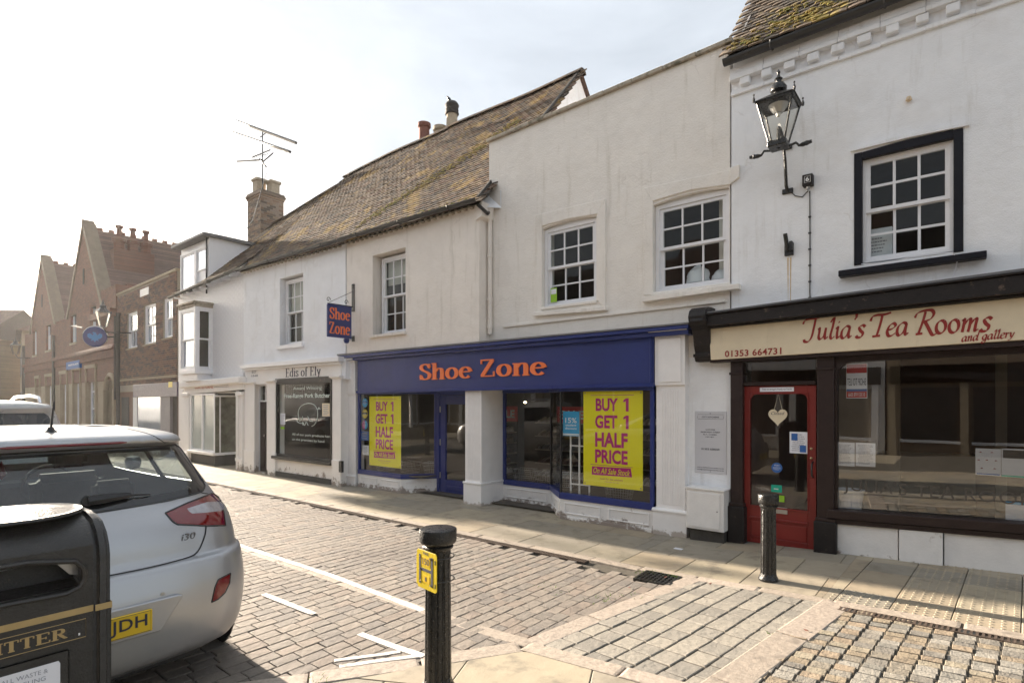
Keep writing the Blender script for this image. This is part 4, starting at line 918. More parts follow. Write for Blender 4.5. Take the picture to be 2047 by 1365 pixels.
# raised plaster surrounds and sills
def plate(pts, d=.022, name='plaster_band', mat='cream2'): m_ = MB(); S.quad(m_, pts, -.01, d); return m_.build(name, K[mat], S.root, bevel=.006)
plate([(1069, 628), (1083, 624), (1083, 452), (1069, 430.5)]); plate([(1193, 600), (1210, 616), (1210, 397), (1193, 428)]); plate([(1069, 430.5), (1083, 452), (1137, 437), (1193, 428), (1210, 397)], .0215)
plate([(1286, 590), (1305, 590), (1305, 402), (1286, 376)]); plate([(1286, 376), (1305, 402), (1380, 380), (1458, 369), (1458, 340)], .0215)
plate([(1458, 369), (1478, 354), (1478, 329), (1458, 335)], .03)
plate([(1065, 632), (1211, 620), (1211, 612), (1065, 624)], .07, 'sill'); plate([(1282, 604), (1477, 577), (1477, 566), (1282, 594)], .10, 'sill')
MB().box(w3[0] - .02, w3[1] + .02, -.03, .1, w3[2] - .03, w3[2] + .012).build('sill', K['cream2'], S.root, bevel=.006); MB().box(w4[0] - .02, w4[1] + .02, -.03, .1, w4[2] - .03, w4[2] + .012).build('sill', K['cream2'], S.root, bevel=.006)
plate([(1005, 655), (1450, 604), (1450, 598), (1005, 649)], .035, 'string_course')
# proud left block
OB = .26; BX = S.s(958, OB)                      # right hand corner of proud block
EX = S.s(693, OB)                                # boundary with the butcher
w2 = S.rect((745.7, 510.8), (810.4, 494.5), (811, 660), (744.5, 672.8), OB)
eL = lambda s: S.z(693, 487, OB) + (S.z(955, 412, OB) - S.z(693, 487, OB)) * (s - EX) / (BX - EX)
mb = MB(); wall(mb, EX, BX, lambda s: S.z(676, 709, .27) + (S.z(1377, 645, .27) - S.z(676, 709, .27)) * (s - S.s(676, .27)) / (S.s(1377, .27) - S.s(676, .27)) - .03, eL, [(w2[0], w2[1], w2[2], w2[3])], -OB, .06); mb.build('wall', K['cream'], S.root, 'lower proud wall of warm cream render under the tiles')
MB().box(BX - .3, BX - .002, .04, .3, 2.4, 5.1).build('return_wall', K['cream'], S.root)
sash(S, w2[0] + .09, w2[1] + .0, w2[2] + .02, w2[3] - .05, -OB + .16, 3, 4, fw=.045, sf=.04, curtain=.35)
MB().box(w2[0] - .05, w2[1] + .03, -OB - .06, -OB + .2, w2[2] - .055, w2[2]).build('sill', K['cream'], S.root, bevel=.006)
# roof over left block
RY, RX = 2.9, S.s(1148, -2.9)
def zr_all(x, b): return -b * (0.0 if x > -10.4 else (.0 if x > -12.4 else .15 + .12 * max(0, (-12.4 - x) / 4)))
ez = 5.16
e1 = (BX + .12, -OB - .13, ez); e0 = (EX, -OB - .13, S.z(693, 484, OB + .13)); rz_ = 8.86
rf, posS = tiled(S, e0, e1, (EX, RY, rz_), (BX + .12, RY, rz_), seed=6, sag=.07)
MB().prism([(BX - .05, 4.9), (BX + .1, 4.95), (BX + .1, 5.2), (BX - .05, 5.18)], -OB - .05, .1).build('eaves_end', K['cream'], S.root)
gab = MB().xprism([(-OB, 5.1), (RY, rz_ - .03), (2 * RY + OB, 5.1)], BX - .25, BX - .0); gab.build('gable_wall', K['white_render'], S.root, 'white gable end showing above the parapet')
MB().tube([(BX + .02, -OB - .05, ez + .1), (BX + .02, RY, rz_ + .03), (BX + .02, 2 * RY + OB, 5.2)], .045, 6).build('verge', K['plinth'], S.root)
rb = MB(); rb.add([(EX, RY, rz_ - .02), (BX + .1, RY, rz_ - .02), (BX + .1, 2 * RY + OB, 5.1), (EX, 2 * RY + OB, 5.1)], [(0, 1, 2, 3)]); rb.build('rear_roof', K['farroof'], S.root)
gutter(S, 'gutter', (EX, -OB - .19, eL(EX) + .06), (BX + .12, -OB - .19, eL(BX) + .05), .055)
mb = MB(); wall(mb, EX, BX, lambda s: eL(s) - .0, lambda s: eL(s) + .1, [], -OB - .05, 0); mb.build('soffit_board', K['stonecap'], S.root)
for i in range(24):
    x = EX + .08 + i * (BX - EX - .1) / 24; MB().box(x, x + .06, -OB - .12, -OB, eL(x) - .035, eL(x) - .002).build('eaves_block', K['stonecap'], S.root, bevel=.004)
# white plaster fillet where roof meets the parapet
MB().add([(BX - .02, -.30, 5.12), (BX + .28, -.01, 5.12), (BX + .28, -.01, 5.42), (BX + .1, .2, 5.75), (BX - .02, .1, 5.5)], [(0, 1, 2, 3, 4)]).build('plaster_fillet', K['white_render'], S.root)
# downpipe with hopper
dp = MB(); px_ = S.s(979, .06); z1, z0 = S.z(979, 436, .06), S.z(979, 668, .06); dp.tube([(px_, -.06, z1), (px_ + .005, -.06, 3.4), (px_, -.06, z0)], .038, 12)
for z in (z0 + .1, 3.55, 4.3): dp.lathe([(.05, 0), (.05, .05)], 12, (px_, -.06, z))
dpo = dp.build('downpipe', K['cream'], S.root, smooth=True); MB().lathe([(.045, -.05), (.05, .02), (.085, .12), (.09, .16), (.001, .16)], 12, (px_, -.07, z1)).build('hopper', K['cream'], dpo, smooth=True)
MB().tube([(BX + .1, -OB - .15, ez - .05), (BX + .14, -.2, 5.0), (px_, -.07, z1 + .1)], .03, 8).build('gutter_outlet', K['gutter'], dpo)
# back of building
MB().box(EX, -.02, 5.6, 5.8, 0, 5.0).box(-.27, -.02, .34, 5.8, 0, 5.2).build('rear_wall', K['cream'], S.root)
MB().add([(LB, .3, 4.9), (-.02, .3, 5.4), (-.02, 5.6, 5.4), (LB, 5.6, 4.9)], [(0, 1, 2, 3)]).build('flat_roof', K['lead'], S.root)

# things standing on the upstairs sills
def lump(name, lab, cat, X, Y, Z, sx_, sy_, sz_, mat, seed):
    o = thing(name, lab, cat, (X, Y, Z)); mb = MB(); V = []; n, m = 12, 7; rq = random.Random(seed)
    for j in range(m + 1):
        for i in range(n):
            a, b = 2 * math.pi * i / n, math.pi / 2 * j / m; q = 1 + .22 * noise.noise(Vector((math.cos(a) * 2, math.sin(a) * 2, j * .6 + seed)))
            V.append((sx_ * math.cos(a) * math.cos(b) * q, sy_ * math.sin(a) * math.cos(b) * q, sz_ * math.sin(b) * q))
    mb.add(V, [(j * n + i, j * n + (i + 1) % n, (j + 1) * n + (i + 1) % n, (j + 1) * n + i) for j in range(m) for i in range(n)]); mb.build('bag', K[mat], o, smooth=True)
zq = w4[2] + .12; lump('plastic_bag', 'left crumpled white plastic bag inside the right upstairs cream wall window', 'bag', S.x0 + S.s(1382), 7.55, zq, .17, .1, .24, 'paper', 1); lump('plastic_bag', 'right crumpled white plastic bag inside the right upstairs cream wall window', 'bag', S.x0 + S.s(1430), 7.57, zq, .15, .1, .14, 'paper', 4)
q = W(1752, 490, 7.5); o = thing('cardboard_box', 'white box on the sill inside the lower left pane of the navy framed window', 'box', (q.x, 7.5, w5[2] + .1)); MB().box(-.17, .15, 0, .15, 0, .33).build('box', K['paper'], o, bevel=.006); mb = MB(); lorem(mb, -.12, .1, .05, .27, -.002, 6, .4, 3); mb.build('small_print', K['grey_print'], o)
q = W(1108, 592, 7.4); o = thing('window_sticker', 'green and white sticker in the bottom left pane of the small upstairs window', 'sticker', (q.x, 7.385, q.z)); MB().box(-.06, .06, 0, .002, -.1, .13).build('sheet', K['lime'], o); MB().box(-.05, .05, -.002, 0, .03, .11).build('print_band', K['paper'], o)
# --- shopfront joinery
PF = .1                                          # pilaster front: y = 7.2
fl_, fr_ = S.s(714.5, .15), S.s(1306, .15)
zf = lambda u, v: S.z(u, v, .15)
mb = MB(); mb.prism([(fl_, zf(714, 783)), (fr_, zf(1306, 769)), (fr_, zf(1306, 667)), (fl_, zf(714, 717))], -.15, .02); fas = mb.build('fascia', K['navy'], S.root, bevel=.003)
mb = MB(); z0a, z0b, z1a, z1b = zf(714, 783), zf(1306, 769), zf(714, 717), zf(1306, 667)
mb.prism([(fl_ - .01, z0a - .03), (fr_ + .01, z0b - .03), (fr_ + .01, z0b + .02), (fl_ - .01, z0a + .02)], -.185, -.10); mb.prism([(fr_ - .05, z0b + .021), (fr_ - .02, z0b + .021), (fr_ - .02, z1b - .01), (fr_ - .05, z1b - .01)], -.17, -.14); mb.build('fascia_moulding', K['blue'], S.root, bevel=.005)
c0, c1 = S.s(676, .25), S.s(1377, .25); zc = lambda u, v: S.z(u, v, .27)
mb = MB(); mb.prism([(c0, zc(676, 717)), (c1, zc(1377, 656)), (c1, zc(1377, 648)), (c0, zc(676, 711))], -.27, -.0); mb.prism([(c0 + .02, zc(676, 722)), (c1 - .02, zc(1377, 666)), (c1 - .02, zc(1377, 656) - .002), (c0 + .02, zc(676, 717) - .002)], -.22, .0); mb.build('cornice', K['navy'], S.root, bevel=.006)
MB().prism([(c0, zc(676, 711) + .003), (c1, zc(1377, 648) + .003), (c1, zc(1377, 644)), (c0, zc(676, 708))], -.285, .02).build('cornice_lead', K['lead'], S.root, bevel=.003)
# raised letters
for wrd, u0, u1, vt, vb, sl in (('Shoe', 836.5, 943, 728, 760, 0), ('Zone', 957, 1092, 719, 754, 0)):
    o1 = .15; a, b = S.s(u0, o1 + .03), S.s(u1, o1 + .03); zb = zf(u0, vb); zt = zf(u0, vt); sl = zf(u1, {'Shoe': 755.5, 'Zone': 749}[wrd]) - zb
    serif_text(wrd, (a, b, zb, zt + (.0)), -o1 - .022, K['orange'], fas, thick=.20, thin=.075, depth=.02, each=True, slope=sl)
# pilasters
def pilaster(F, u0, u1, vt, vpan, vshaft, vbase, vfoot, off, nfl, cap=True, nm='pilaster'):
    a, b = F.s(u0, off), F.s(u1, off); um = (u0 + u1) / 2
    zt, zp, zs, zb = F.z(um, vt, off), F.z(um, vpan, off), F.z(um, vshaft, off), F.z(um, vbase, off); z0 = -.1
    o = MB().box(a, b, -off, .12, zs, zp).build(nm, K['paint_white'], F.root)
    w = b - a; m = .15 * w; fw = (w - 2 * m) / nfl
    for i in range(nfl): x = a + m + i * fw; MB().box(x + fw * .18, x + fw * .82, -off - .007, -off, zs + .06, zp - .06).build('reed', K['paint_white'], o, bevel=.003)
    MB().box(a - .035, b + .035, -off - .04, .12, z0, zs - .04).build('pedestal', K['paint_white'], o, bevel=.006)
    MB().xprism([(-off - .055, zs - .04), (-off - .055, zs - .02), (-off - .02, zs), (.1, zs), (.1, zs - .04)], a - .045, b + .045).build('pedestal_cap', K['paint_white'], o)
    if cap:
        MB().box(a - .01, b + .01, -off - .03, .1, zp, zt).build('upper_block', K['paint_white'], o, bevel=.005)
        MB().box(a + .04, b - .04, -off - .042, -off - .03, zp + .04, zt - .05).build('upper_panel', K['paint_white'], o, bevel=.005)
        MB().xprism([(-off - .14, zt + .07), (-off - .14, zt + .04), (-off - .06, zt), (.0, zt), (.0, zt + .07)], a - .06, b + .07).build('capital', K['paint_white'], o)
    return o
pilaster(S, 1312, 1369.5, 668, 770, 1017, 1017, 1073, PF, 8); pilaster(S, 687, 711, 724, 788, 948, 948, 978, PF, 6)
# middle column with deep return
a, b = S.s(930, PF), S.s(962.3, PF); zs, zp = S.z(946, 963, PF), 2.03
col = MB().box(a, b, -PF, .55, zs, zp).build('column', K['paint_white'], S.root); w = b - a
for i in range(7): x = a + .12 * w + i * w * .76 / 7; MB().box(x + .008, x + w * .76 / 7 - .008, -PF - .007, -PF, zs + .05, zp - .05).build('reed', K['paint_white'], col, bevel=.003)
MB().box(a - .02, b + .02, -PF - .03, .56, -.1, zs - .04).build('pedestal', K['paint_white'], col, bevel=.006); MB().box(a - .03, b + .03, -PF - .045, .57, zs - .04, zs).build('pedestal_cap', K['paint_white'], col, bevel=.01)
# soffits / lobby floors
MB().box(fl_, fr_, -.09, .6, 2.03, 2.06).build('lobby_soffit', K['paint_white'], S.root)
# glazed runs
lp = lambda X, Y: (X - S.x0, Y - S.y0)
def run(p, q, z0, z1, posts=(1, 1), zr0=None, panels=1, glass=True, riser=True, mould=True):
    p, q = Vector((*p, 0)), Vector((*q, 0)); d = q - p; L_ = d.length; an = math.atan2(d.y, d.x); Mx = Matrix.Translation(p) @ Matrix.Rotation(an, 4, 'Z')
    f = .055; mb = MB().box(0, L_, -.02, .05, z0 - .05, z0 + .045).box(0, L_, -.02, .05, z1 - .055, z1)
    if posts[0]: mb.box(0, f, -.012, .045, z0, z1)
    if posts[1]: mb.box(L_ - f, L_, -.012, .045, z0, z1)
    o = mb.xf(Mx).build('shop_window', K['blue'], S.root, bevel=.004)
    if glass: MB().add([(0, .02, z0), (L_, .02, z0), (L_, .02, z1), (0, .02, z1)], [(0, 1, 2, 3)]).xf(Mx).build('glass', K['shopglass'], o)
    if riser:
        r_ = MB().box(0, L_, .0, .12, -.1, z0 - .052).xf(Mx).build('stall_riser', K['riser'], S.root)
        MB().box(-.005, L_ + .005, -.012, .1, -.1, .05).xf(Mx).build('skirting', K['riser'], r_, bevel=.004)
        n = panels; pw = L_ / n
        for i in range(n):
            x0, x1, za, zb2 = i * pw + .07, (i + 1) * pw - .07, .09, z0 - .1
            t = .018
            fm = MB().box(x0, x1, -.012, 0, zb2 - t, zb2).box(x0, x1, -.012, 0, za, za + t).box(x0, x0 + t, -.0125, 0, za + t, zb2 - t).box(x1 - t, x1, -.0125, 0, za + t, zb2 - t)
            fm.xf(Mx).build('panel_moulding', K['paint_white'], r_, bevel=.004)
    return o
zs_ = .36; zh = 2.02
P0, P1, P2 = lp(-10.06, 7.2), lp(-8.65, 7.2), lp(-8.18, 7.72)
run(P0, P1, zs_ - .03, zh, panels=2, posts=(1, 0)); run(P1, P2, zs_ - .03, zh, panels=1, posts=(0, 1))
P3, P4, P5, P6 = lp(-6.52, 7.79), lp(-5.46, 7.79), lp(-4.86, 7.2), lp(-3.31, 7.2)
run(P3, P4, zs_, zh, panels=1, posts=(1, 0)); run(P4, P5, zs_, zh, panels=1, posts=(0, 0)); run(P5, P6, zs_, zh, panels=2, posts=(0, 1))
for (x, y) in (P5, P4): MB().box(x - .012, x + .012, y + .0, y + .03, zs_, zh).build('glazing_joint', K['blacktrim'], S.root)
# door
da, db = P2[0] + .02, P2[0] + 1.12; dy = P2[1]
MB().box(da, da + .07, dy - .03, dy + .06, 0, zh).box(db - .07, db, dy - .03, dy + .06, 0, zh).box(da, db, dy - .025, dy + .06, zh - .08, zh).build('door_frame', K['blue'], S.root, bevel=.004)
dd = MB(); wall(dd, da + .075, db - .075, .02, zh - .085, [(da + .22, db - .22, .28, zh - .26)], dy, dy + .05); dd.box(da + .25, db - .25, dy - .01, dy + .001, .10, .17)
dS = dd.build('door', K['blue'], S.root, 'blue framed glazed shop door', bevel=.004)
MB().add([(da + .22, dy + .025, .28), (db - .22, dy + .025, .28), (db - .22, dy + .025, zh - .26), (da + .22, dy + .025, zh - .26)], [(0, 1, 2, 3)]).build('glass', K['shopglass'], dS)
MB().box(db - .20, db - .155, dy - .06, dy - .045, .95, 1.25).box(db - .19, db - .165, dy - .05, dy, .98, 1.0).box(db - .19, db - .165, dy - .05, dy, 1.2, 1.22).build('handle', K['blue'], dS, bevel=.004)
for z in (.3, .95, 1.6): MB().tube([(da + .085, dy - .012, z), (da + .085, dy - .012, z + .12)], .01, 8).build('hinge', K['steel'], dS)
MB().box(db + .001, a - .03, dy - .02, dy + .1, 0, zh + .01).build('side_panel', K['paint_white'], S.root)
# shop interior
ix0, ix1, iy1 = fl_ - .1, fr_ + .35, 4.6
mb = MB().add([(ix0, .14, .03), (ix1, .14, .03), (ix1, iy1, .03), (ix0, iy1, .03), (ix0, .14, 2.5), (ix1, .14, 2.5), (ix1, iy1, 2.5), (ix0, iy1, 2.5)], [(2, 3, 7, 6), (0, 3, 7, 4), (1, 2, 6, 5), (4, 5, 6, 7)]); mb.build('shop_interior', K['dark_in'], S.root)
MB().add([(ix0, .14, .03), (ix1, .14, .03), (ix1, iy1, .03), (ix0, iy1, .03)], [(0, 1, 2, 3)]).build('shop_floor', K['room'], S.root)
# display shelving with shoes inside
def shelf_unit(X, Y, w, n, rz, lab, hh=1.55):
    t = thing('shoe_rack', lab, 'display rack', (X, Y, .03), rz); mb = MB().box(-w / 2, w / 2, .18, .2, 0, hh); mb.build('back_panel', K['dark_in'], t)
    r = random.Random(int(X * 7))
    for i in range(n):
        z = .25 + i * (hh - .45) / max(n - 1, 1); MB().box(-w / 2, w / 2, -.12, .18, z - .01, z + .01).build('shelf', K['roompale'], t)
        sh = MB(); x = -w / 2 + .05
        while x < w / 2 - .1:
            sh.add([(x, -.1, z + .012), (x + .08, -.1, z + .012), (x + .08, .14, z + .012), (x, .14, z + .012), (x + .01, -.08, z + .05), (x + .07, -.08, z + .05), (x + .07, .13, z + .11), (x + .01, .13, z + .11)], [(4, 5, 6, 7), (0, 1, 5, 4), (1, 2, 6, 5), (2, 3, 7, 6), (3, 0, 4, 7)]); x += r.uniform(.10, .14)
        o = sh.build('shoes', [K['riser'], K['roomred'], K['lead'], K['roompale']][i % 4], t); o['kind'] = 'stuff'
shelf_unit(-6.3, 9.4, 1.2, 5, 0, 'shoe display rack behind the recessed window left of the white posts'); shelf_unit(-8.0, 9.2, 1.1, 6, 0, 'shoe display rack seen through the blue door'); shelf_unit(-4.7, 9.6, 1.4, 5, 0, 'shoe display rack behind the large right poster')
for X, lab in ((-7.15, 'red sale board seen through the blue shop door'), (-5.55, 'red sale board above the shoe racks in the recessed window')):
    t_ = thing('sale_sign', lab, 'sign', (X, 8.6, 1.42)); MB().box(-.32, .32, 0, .02, 0, .3).build('board', K['salered'], t_); put_text('SALE', (-.26, .26, .07, .23), -.003, K['whiteprint'], t_, bold=.03)
# wire baskets
def basket(X, Y, Z, rz, lab, g='wire shopping baskets behind the shop windows'):
    t = thing('wire_basket', lab, 'basket', (X, Y, Z), rz, g); mb = MB(); a, b, h = .19, .13, .22
    def rg(z): k = .8 + .2 * z / h; return [(-a * k, -b * k, z), (a * k, -b * k, z), (a * k, b * k, z), (-a * k, b * k, z)]
    for z in (0, .07, .15): mb.tube(rg(z), .003, 4, closed=True)
    for i in range(4):
        p0, p1, q0, q1 = Vector(rg(0)[i]), Vector(rg(0)[(i + 1) % 4]), Vector(rg(h)[i]), Vector(rg(h)[(i + 1) % 4]); n = 8 if i % 2 == 0 else 6
        for k in range(n): mb.tube([p0.lerp(p1, k / n), q0.lerp(q1, k / n)], .0025, 3)
    mb.build('wire_mesh', K['steel'], t); MB().tube(rg(h), .006, 6, closed=True).build('rim', K['steel'], t)
basket(-8.35, 7.8, zs_, R(20), 'right hand wire basket behind the left shop window'); basket(-8.85, 7.6, zs_, 0, 'wire basket just right of the left yellow poster'); basket(-9.5, 7.5, zs_, R(5), 'wire basket under the left yellow poster')
basket(-6.25, 8.1, zs_, R(4), 'leftmost wire basket in the recessed window'); basket(-5.75, 8.08, zs_, R(-6), 'middle wire basket in the recessed window'); basket(-5.3, 8.05, zs_, R(10), 'wire basket beside the white display posts'); basket(-4.0, 7.5, zs_, 0, 'wire basket under the right yellow poster')
MB().box(P0[0], P2[0], .0, .75, zs_ - .03, zs_ - .01).box(P3[0], P6[0], .55, 1.2, zs_ - .04, zs_ - .02).box(P5[0], P6[0], .0, .55, zs_ - .04, zs_ - .02).build('window_board', K['room'], S.root, kind='stuff')
t_ = thing('display_stand', 'white metal post stand beside the right yellow poster inside the window', 'display rack', (-4.62, 7.42, zs_))
for x in (-.19, -.03, .15): MB().box(x - .012, x + .012, -.01, .01, 0, 1.25).build('post', K['paint_white'], t_)
for z in (.15, .75): MB().box(-.2, .16, -.012, .012, z, z + .02).build('cross_rail', K['paint_white'], t_)
# yellow posters behind the glass
for (tl, tr, br, bl, lab) in (((738.4, 793), (801.5, 791), (801.5, 935), (738.4, 930), 'yellow sale poster in the left shop window'), ((1167, 782), (1286, 781), (1284, 980), (1165.5, 968.6), 'larger yellow sale poster in the right shop window')):
    s0, s1, z0, z1 = S.rect(tl, tr, br, bl, .06); h, H = (s1 - s0) / 2, z1 - z0
    t_ = thing('sale_poster', lab, 'poster', (S.x0 + (s0 + s1) / 2, 7.24, z0)); MB().box(-h, h, 0, .002, 0, H).build('sheet', K['yellow'], t_)
    fx = lambda q: -h + 2 * h * q
    for s_, xa, xb, za, zb in (('BUY', .22, .60, .79, .925), ('GET', .21, .59, .61, .75), ('HALF', .21, .76, .415, .57), ('PRICE', .21, .76, .245, .39)):
        put_text(s_, (fx(xa), fx(xb), za * H, zb * H), -.0025, K['magenta'], t_, bold=.035)
    for za, zb in ((.79, .925), (.61, .75)): MB().prism([(fx(.73), za * H), (fx(.775), za * H), (fx(.775), zb * H), (fx(.735), zb * H), (fx(.69), (zb - .02) * H), (fx(.69), (zb - .042) * H), (fx(.73), (zb - .03) * H)], -.0025, 0).build('lettering', K['magenta'], t_)
    MB().box(fx(.13), fx(.86), -.0015, 0, H * .955, H * .96).box(fx(.13), fx(.84), -.0015, 0, H * .222, H * .227).build('rule', K['magenta'], t_)
    MB().prism([(fx(.15), H * .115), (fx(.83), H * .125), (fx(.81), H * .215), (fx(.155), H * .205)], -.0015, 0).build('banner', K['magenta'], t_)
    put_text('On All Sale Stock', (fx(.18), fx(.80), H * .135, H * .195), -.0035, K['yellow'], t_, shear=.3, bold=.01)
    put_text('look for the stickers', (fx(.3), fx(.68), H * .075, H * .093), -.002, K['magenta'], t_); put_text('*Selected lines. See in store', (fx(.38), fx(.62), H * .05, H * .06), -.002, K['magenta'], t_)
    for x in (.03, .97):
        for z in (.02, .98): MB().lathe([(.001, 0), (.012, .001), (.001, .003)], 10).xf(Matrix.Translation((fx(x), -.001, z * H)) @ Matrix.Rotation(R(90), 4, 'X')).build('eyelet', K['brass'], t_)
s0, s1, z0, z1 = S.rect((1125, 822), (1157.5, 822), (1157.5, 872), (1125, 871), .06); h, H = (s1 - s0) / 2, z1 - z0
t_ = thing('discount_poster', 'bright blue student discount card beside the right yellow poster', 'poster', (S.x0 + (s0 + s1) / 2, 7.245, z0)); MB().box(-h, h, 0, .002, 0, H).build('sheet', K['skyblue'], t_)
put_text('15%', (-h * .7, h * .7, H * .53, H * .74), -.002, K['whiteprint'], t_, bold=.01); put_text('student', (-h * .66, h * .66, H * .40, H * .49), -.002, K['whiteprint'], t_, bold=.01); put_text('discount', (-h * .72, h * .7, H * .27, H * .36), -.002, K['whiteprint'], t_, bold=.01); MB().box(-h, h, -.0015, 0, H * .06, H * .1).box(-h, h, -.0015, 0, H * .02, H * .045).build('white_stripe', K['whiteprint'], t_)
for (u, v, m1, m2, lab) in ((729.5, 805, 'skyblue', 'midblue', 'round blue sticker at the top left of the shop window'), (729.5, 827, 'lime', 'ink', 'round yellow green sticker in the left shop window'), (729.5, 849, 'magenta', 'skyblue', 'round pink and blue sticker in the left shop window')):
    p = W(u, v, 7.235); t_ = thing('window_sticker', lab, 'sticker', p); r_ = .095
    MB().lathe([(r_, 0), (r_, .002)], 24).xf(Matrix.Rotation(R(90), 4, 'X')).build('disc', K['hyellow' if m1 == 'lime' else m1], t_)
    if m1 == 'magenta': MB().prism([(0, -r_)] + [(r_ * math.sin(R(a_)), -r_ * math.cos(R(a_))) for a_ in range(15, 181, 15)], -.004, -.0025).build('half_disc', K[m2], t_)
    else: MB().box(-r_ * .95, r_ * .95, -.004, -.0025, -.012, .03).build('print_band', K[m2], t_)
    mb = MB(); lorem(mb, -.06, .06, -.05, .07, -.005, 4, .3, int(v)); mb.build('small_print', K['whiteprint'], t_)
sheet('window_sticker', 'small dark blue sticker above the opening hours card', 'sticker', -.065, (722, 862), (737, 880), 'midblue', S, rows=3, seed=5); sheet('notice', 'small white opening hours card at the lower left of the shop window', 'notice', -.065, (725, 890), (737, 909), 'paper', S, rows=6, seed=6)
# hanging sign
hz = thing('hanging_sign', 'dark blue double sided hanging sign on a wall bracket above the pavement', 'sign', (-10.0, 7.04, 3.13), R(90)); HW = .55
# local x -> world +Y; sign spans local x -.62..-.07
MB().box(-.63, -.07, -.02, .02, 0, .66).build('sign_panel', K['navy'], hz, bevel=.006); MB().tube([(-.63, -.021, 0), (-.07, -.021, 0), (-.07, -.021, .66), (-.63, -.021, .66)], .008, 4, closed=True).build('sign_edge', K['blue'], hz)
serif_text('Shoe', (-.59, -.10, .37, .60), -.026, K['orange'], hz, thick=.2, thin=.08, depth=.005); serif_text('Zone', (-.60, -.10, .07, .31), -.026, K['orange'], hz, thick=.2, thin=.08, depth=.005)
MB().box(-.02, .0, -.04, .04, .58, 1.16).build('wall_plate', K['blacktrim'], hz); MB().box(-.02, .0, -.04, .04, -.05, .07).build('lower_wall_plate', K['blacktrim'], hz)
MB().tube([(-.02, 0, .68), (-.62, 0, .675)], .012, 6).tube([(-.02, 0, 1.0), (-.58, 0, .70)], .006, 5).tube([(-.07, 0, .04), (-.02, 0, .02)], .012, 6).build('bracket_bar', K['blacktrim'], hz)
sp = [(-.60 + .05 * (1 - k / 14) * math.cos(R(k * 32)), 0, .75 + .06 * (1 - k / 14) * math.sin(R(k * 32))) for k in range(14)]
MB().tube(sp, .007, 6).tube([(p[0] + .42, 0, p[2] - .0) for p in sp], .007, 6).tube([(p[0] + .59, 0, p[2] + .36) for p in sp], .009, 6).build('scroll', K['iron'], hz)
p = W(681, 684, 6.93); mb = MB().lathe([(.001, -.07), (.045, -.055), (.06, -.01), (.06, .02), (.04, .04)], 16); o = mb.build('security_camera', K['blue'], None, 'small dark dome camera on the wall under the hanging sign', cat='security camera', smooth=True); o.location = (-10.05, 6.9, 3.10)
MB().box(-.02, .02, 0, .15, .0, .03).build('arm', K['paper'], o)

# ================================================================== BUTCHER (white, between shoe shop and brick house)
E = Fac('butcher_building', 'white rendered butcher shop building between the shoe shop and the bay windowed house', 'building', -10.28, 7.04)
EL = E.s(487)                                    # left end
w1 = E.rect((560, 556.7), (606, 545.5), (605.8, 686), (558.7, 691.6))
eE = lambda s: E.z(487, 545) + (E.z(693, 487) - E.z(487, 545)) * (s - EL) / (0 - EL)
mb = MB(); wall(mb, EL, -.003, 2.3, eE, [(w1[0], w1[1], w1[2], w1[3])], 0, .3); mb.build('wall', K['white_render'], E.root)
MB().box(EL, EL + .25, .3, 5.6, 2, 5).build('party_wall', K['white_render'], E.root)
sash(E, w1[0] + .06, w1[1] - .0, w1[2] + .02, w1[3] - .05, .12, 3, 4, fw=.04, sf=.035, bw=.02, curtain=.5)
MB().box(w1[0] - .05, w1[1] + .05, -.07, .2, w1[2] - .09, w1[2]).build('sill', K['joinery'], E.root, bevel=.006)
RYE = 3.16
def zrE(x, b): X = x + E.x0; return b * (0 if X > -12.8 else (-.10 * min(1, (-12.8 - X) / 2)))
tiled(E, (EL, -.13, E.z(487, 539, .13)), (0, -.13, E.z(693, 484, .13)), (EL, RYE, 8.86), (0, RYE, 8.86), seed=8, sag=.07, zr=zrE)
gutter(E, 'gutter', (EL, -.19, eE(EL) + .05), (0, -.19, eE(0) + .06), .055)
mb = MB(); wall(mb, EL, 0, eE, lambda s: eE(s) + .1, [], -.05, .1); mb.build('soffit_board', K['stonecap'], E.root)
for i in range(26): x = EL + .06 + i * (-EL - .1) / 26; MB().box(x, x + .07, -.12, 0, eE(x) - .04, eE(x) - .002).build('eaves_block', K['stonecap'], E.root, bevel=.004)
# shopfront
mb = MB(); z0, z1, za, zb = E.z(489, 760, .06), E.z(681, 752, .06), E.z(489, 738, .06), E.z(681, 716, .06)
wz = E.rect((551, 757), (664, 752), (664, 921), (551, 912), .03); s0, s1 = E.s(489, .03), E.s(681, .03)
dz = E.rect((508, 768), (533, 768), (533, 944), (508, 944), .03)
mb = MB(); wall(mb, s0, s1, -.1, lambda s: zb, [(wz[0], wz[1], wz[2], wz[3]), (dz[0], dz[1], .02, dz[3])], -.03, .2); mb.build('shopfront_wall', K['edis'], E.root)
MB().box(EL, s0, -.0, .2, -.1, 2.6).build('side_wall', K['edis'], E.root)
k0, k1 = E.s(480, .16), E.s(676, .16); MB().prism([(k0, E.z(480, 737, .16)), (k1, E.z(676, 722, .16)), (k1, E.z(676, 712, .16)), (k0, E.z(480, 729, .16))], -.16, .05).build('cornice', K['joinery'], E.root, bevel=.01)
MB().prism([(k0 + .04, E.z(480, 737, .16) - .05), (k1 - .04, E.z(676, 722, .16) - .05), (k1 - .04, E.z(676, 722, .16) - .002), (k0 + .04, E.z(480, 737, .16) - .002)], -.09, .05).build('cornice_moulding', K['joinery'], E.root, bevel=.006)
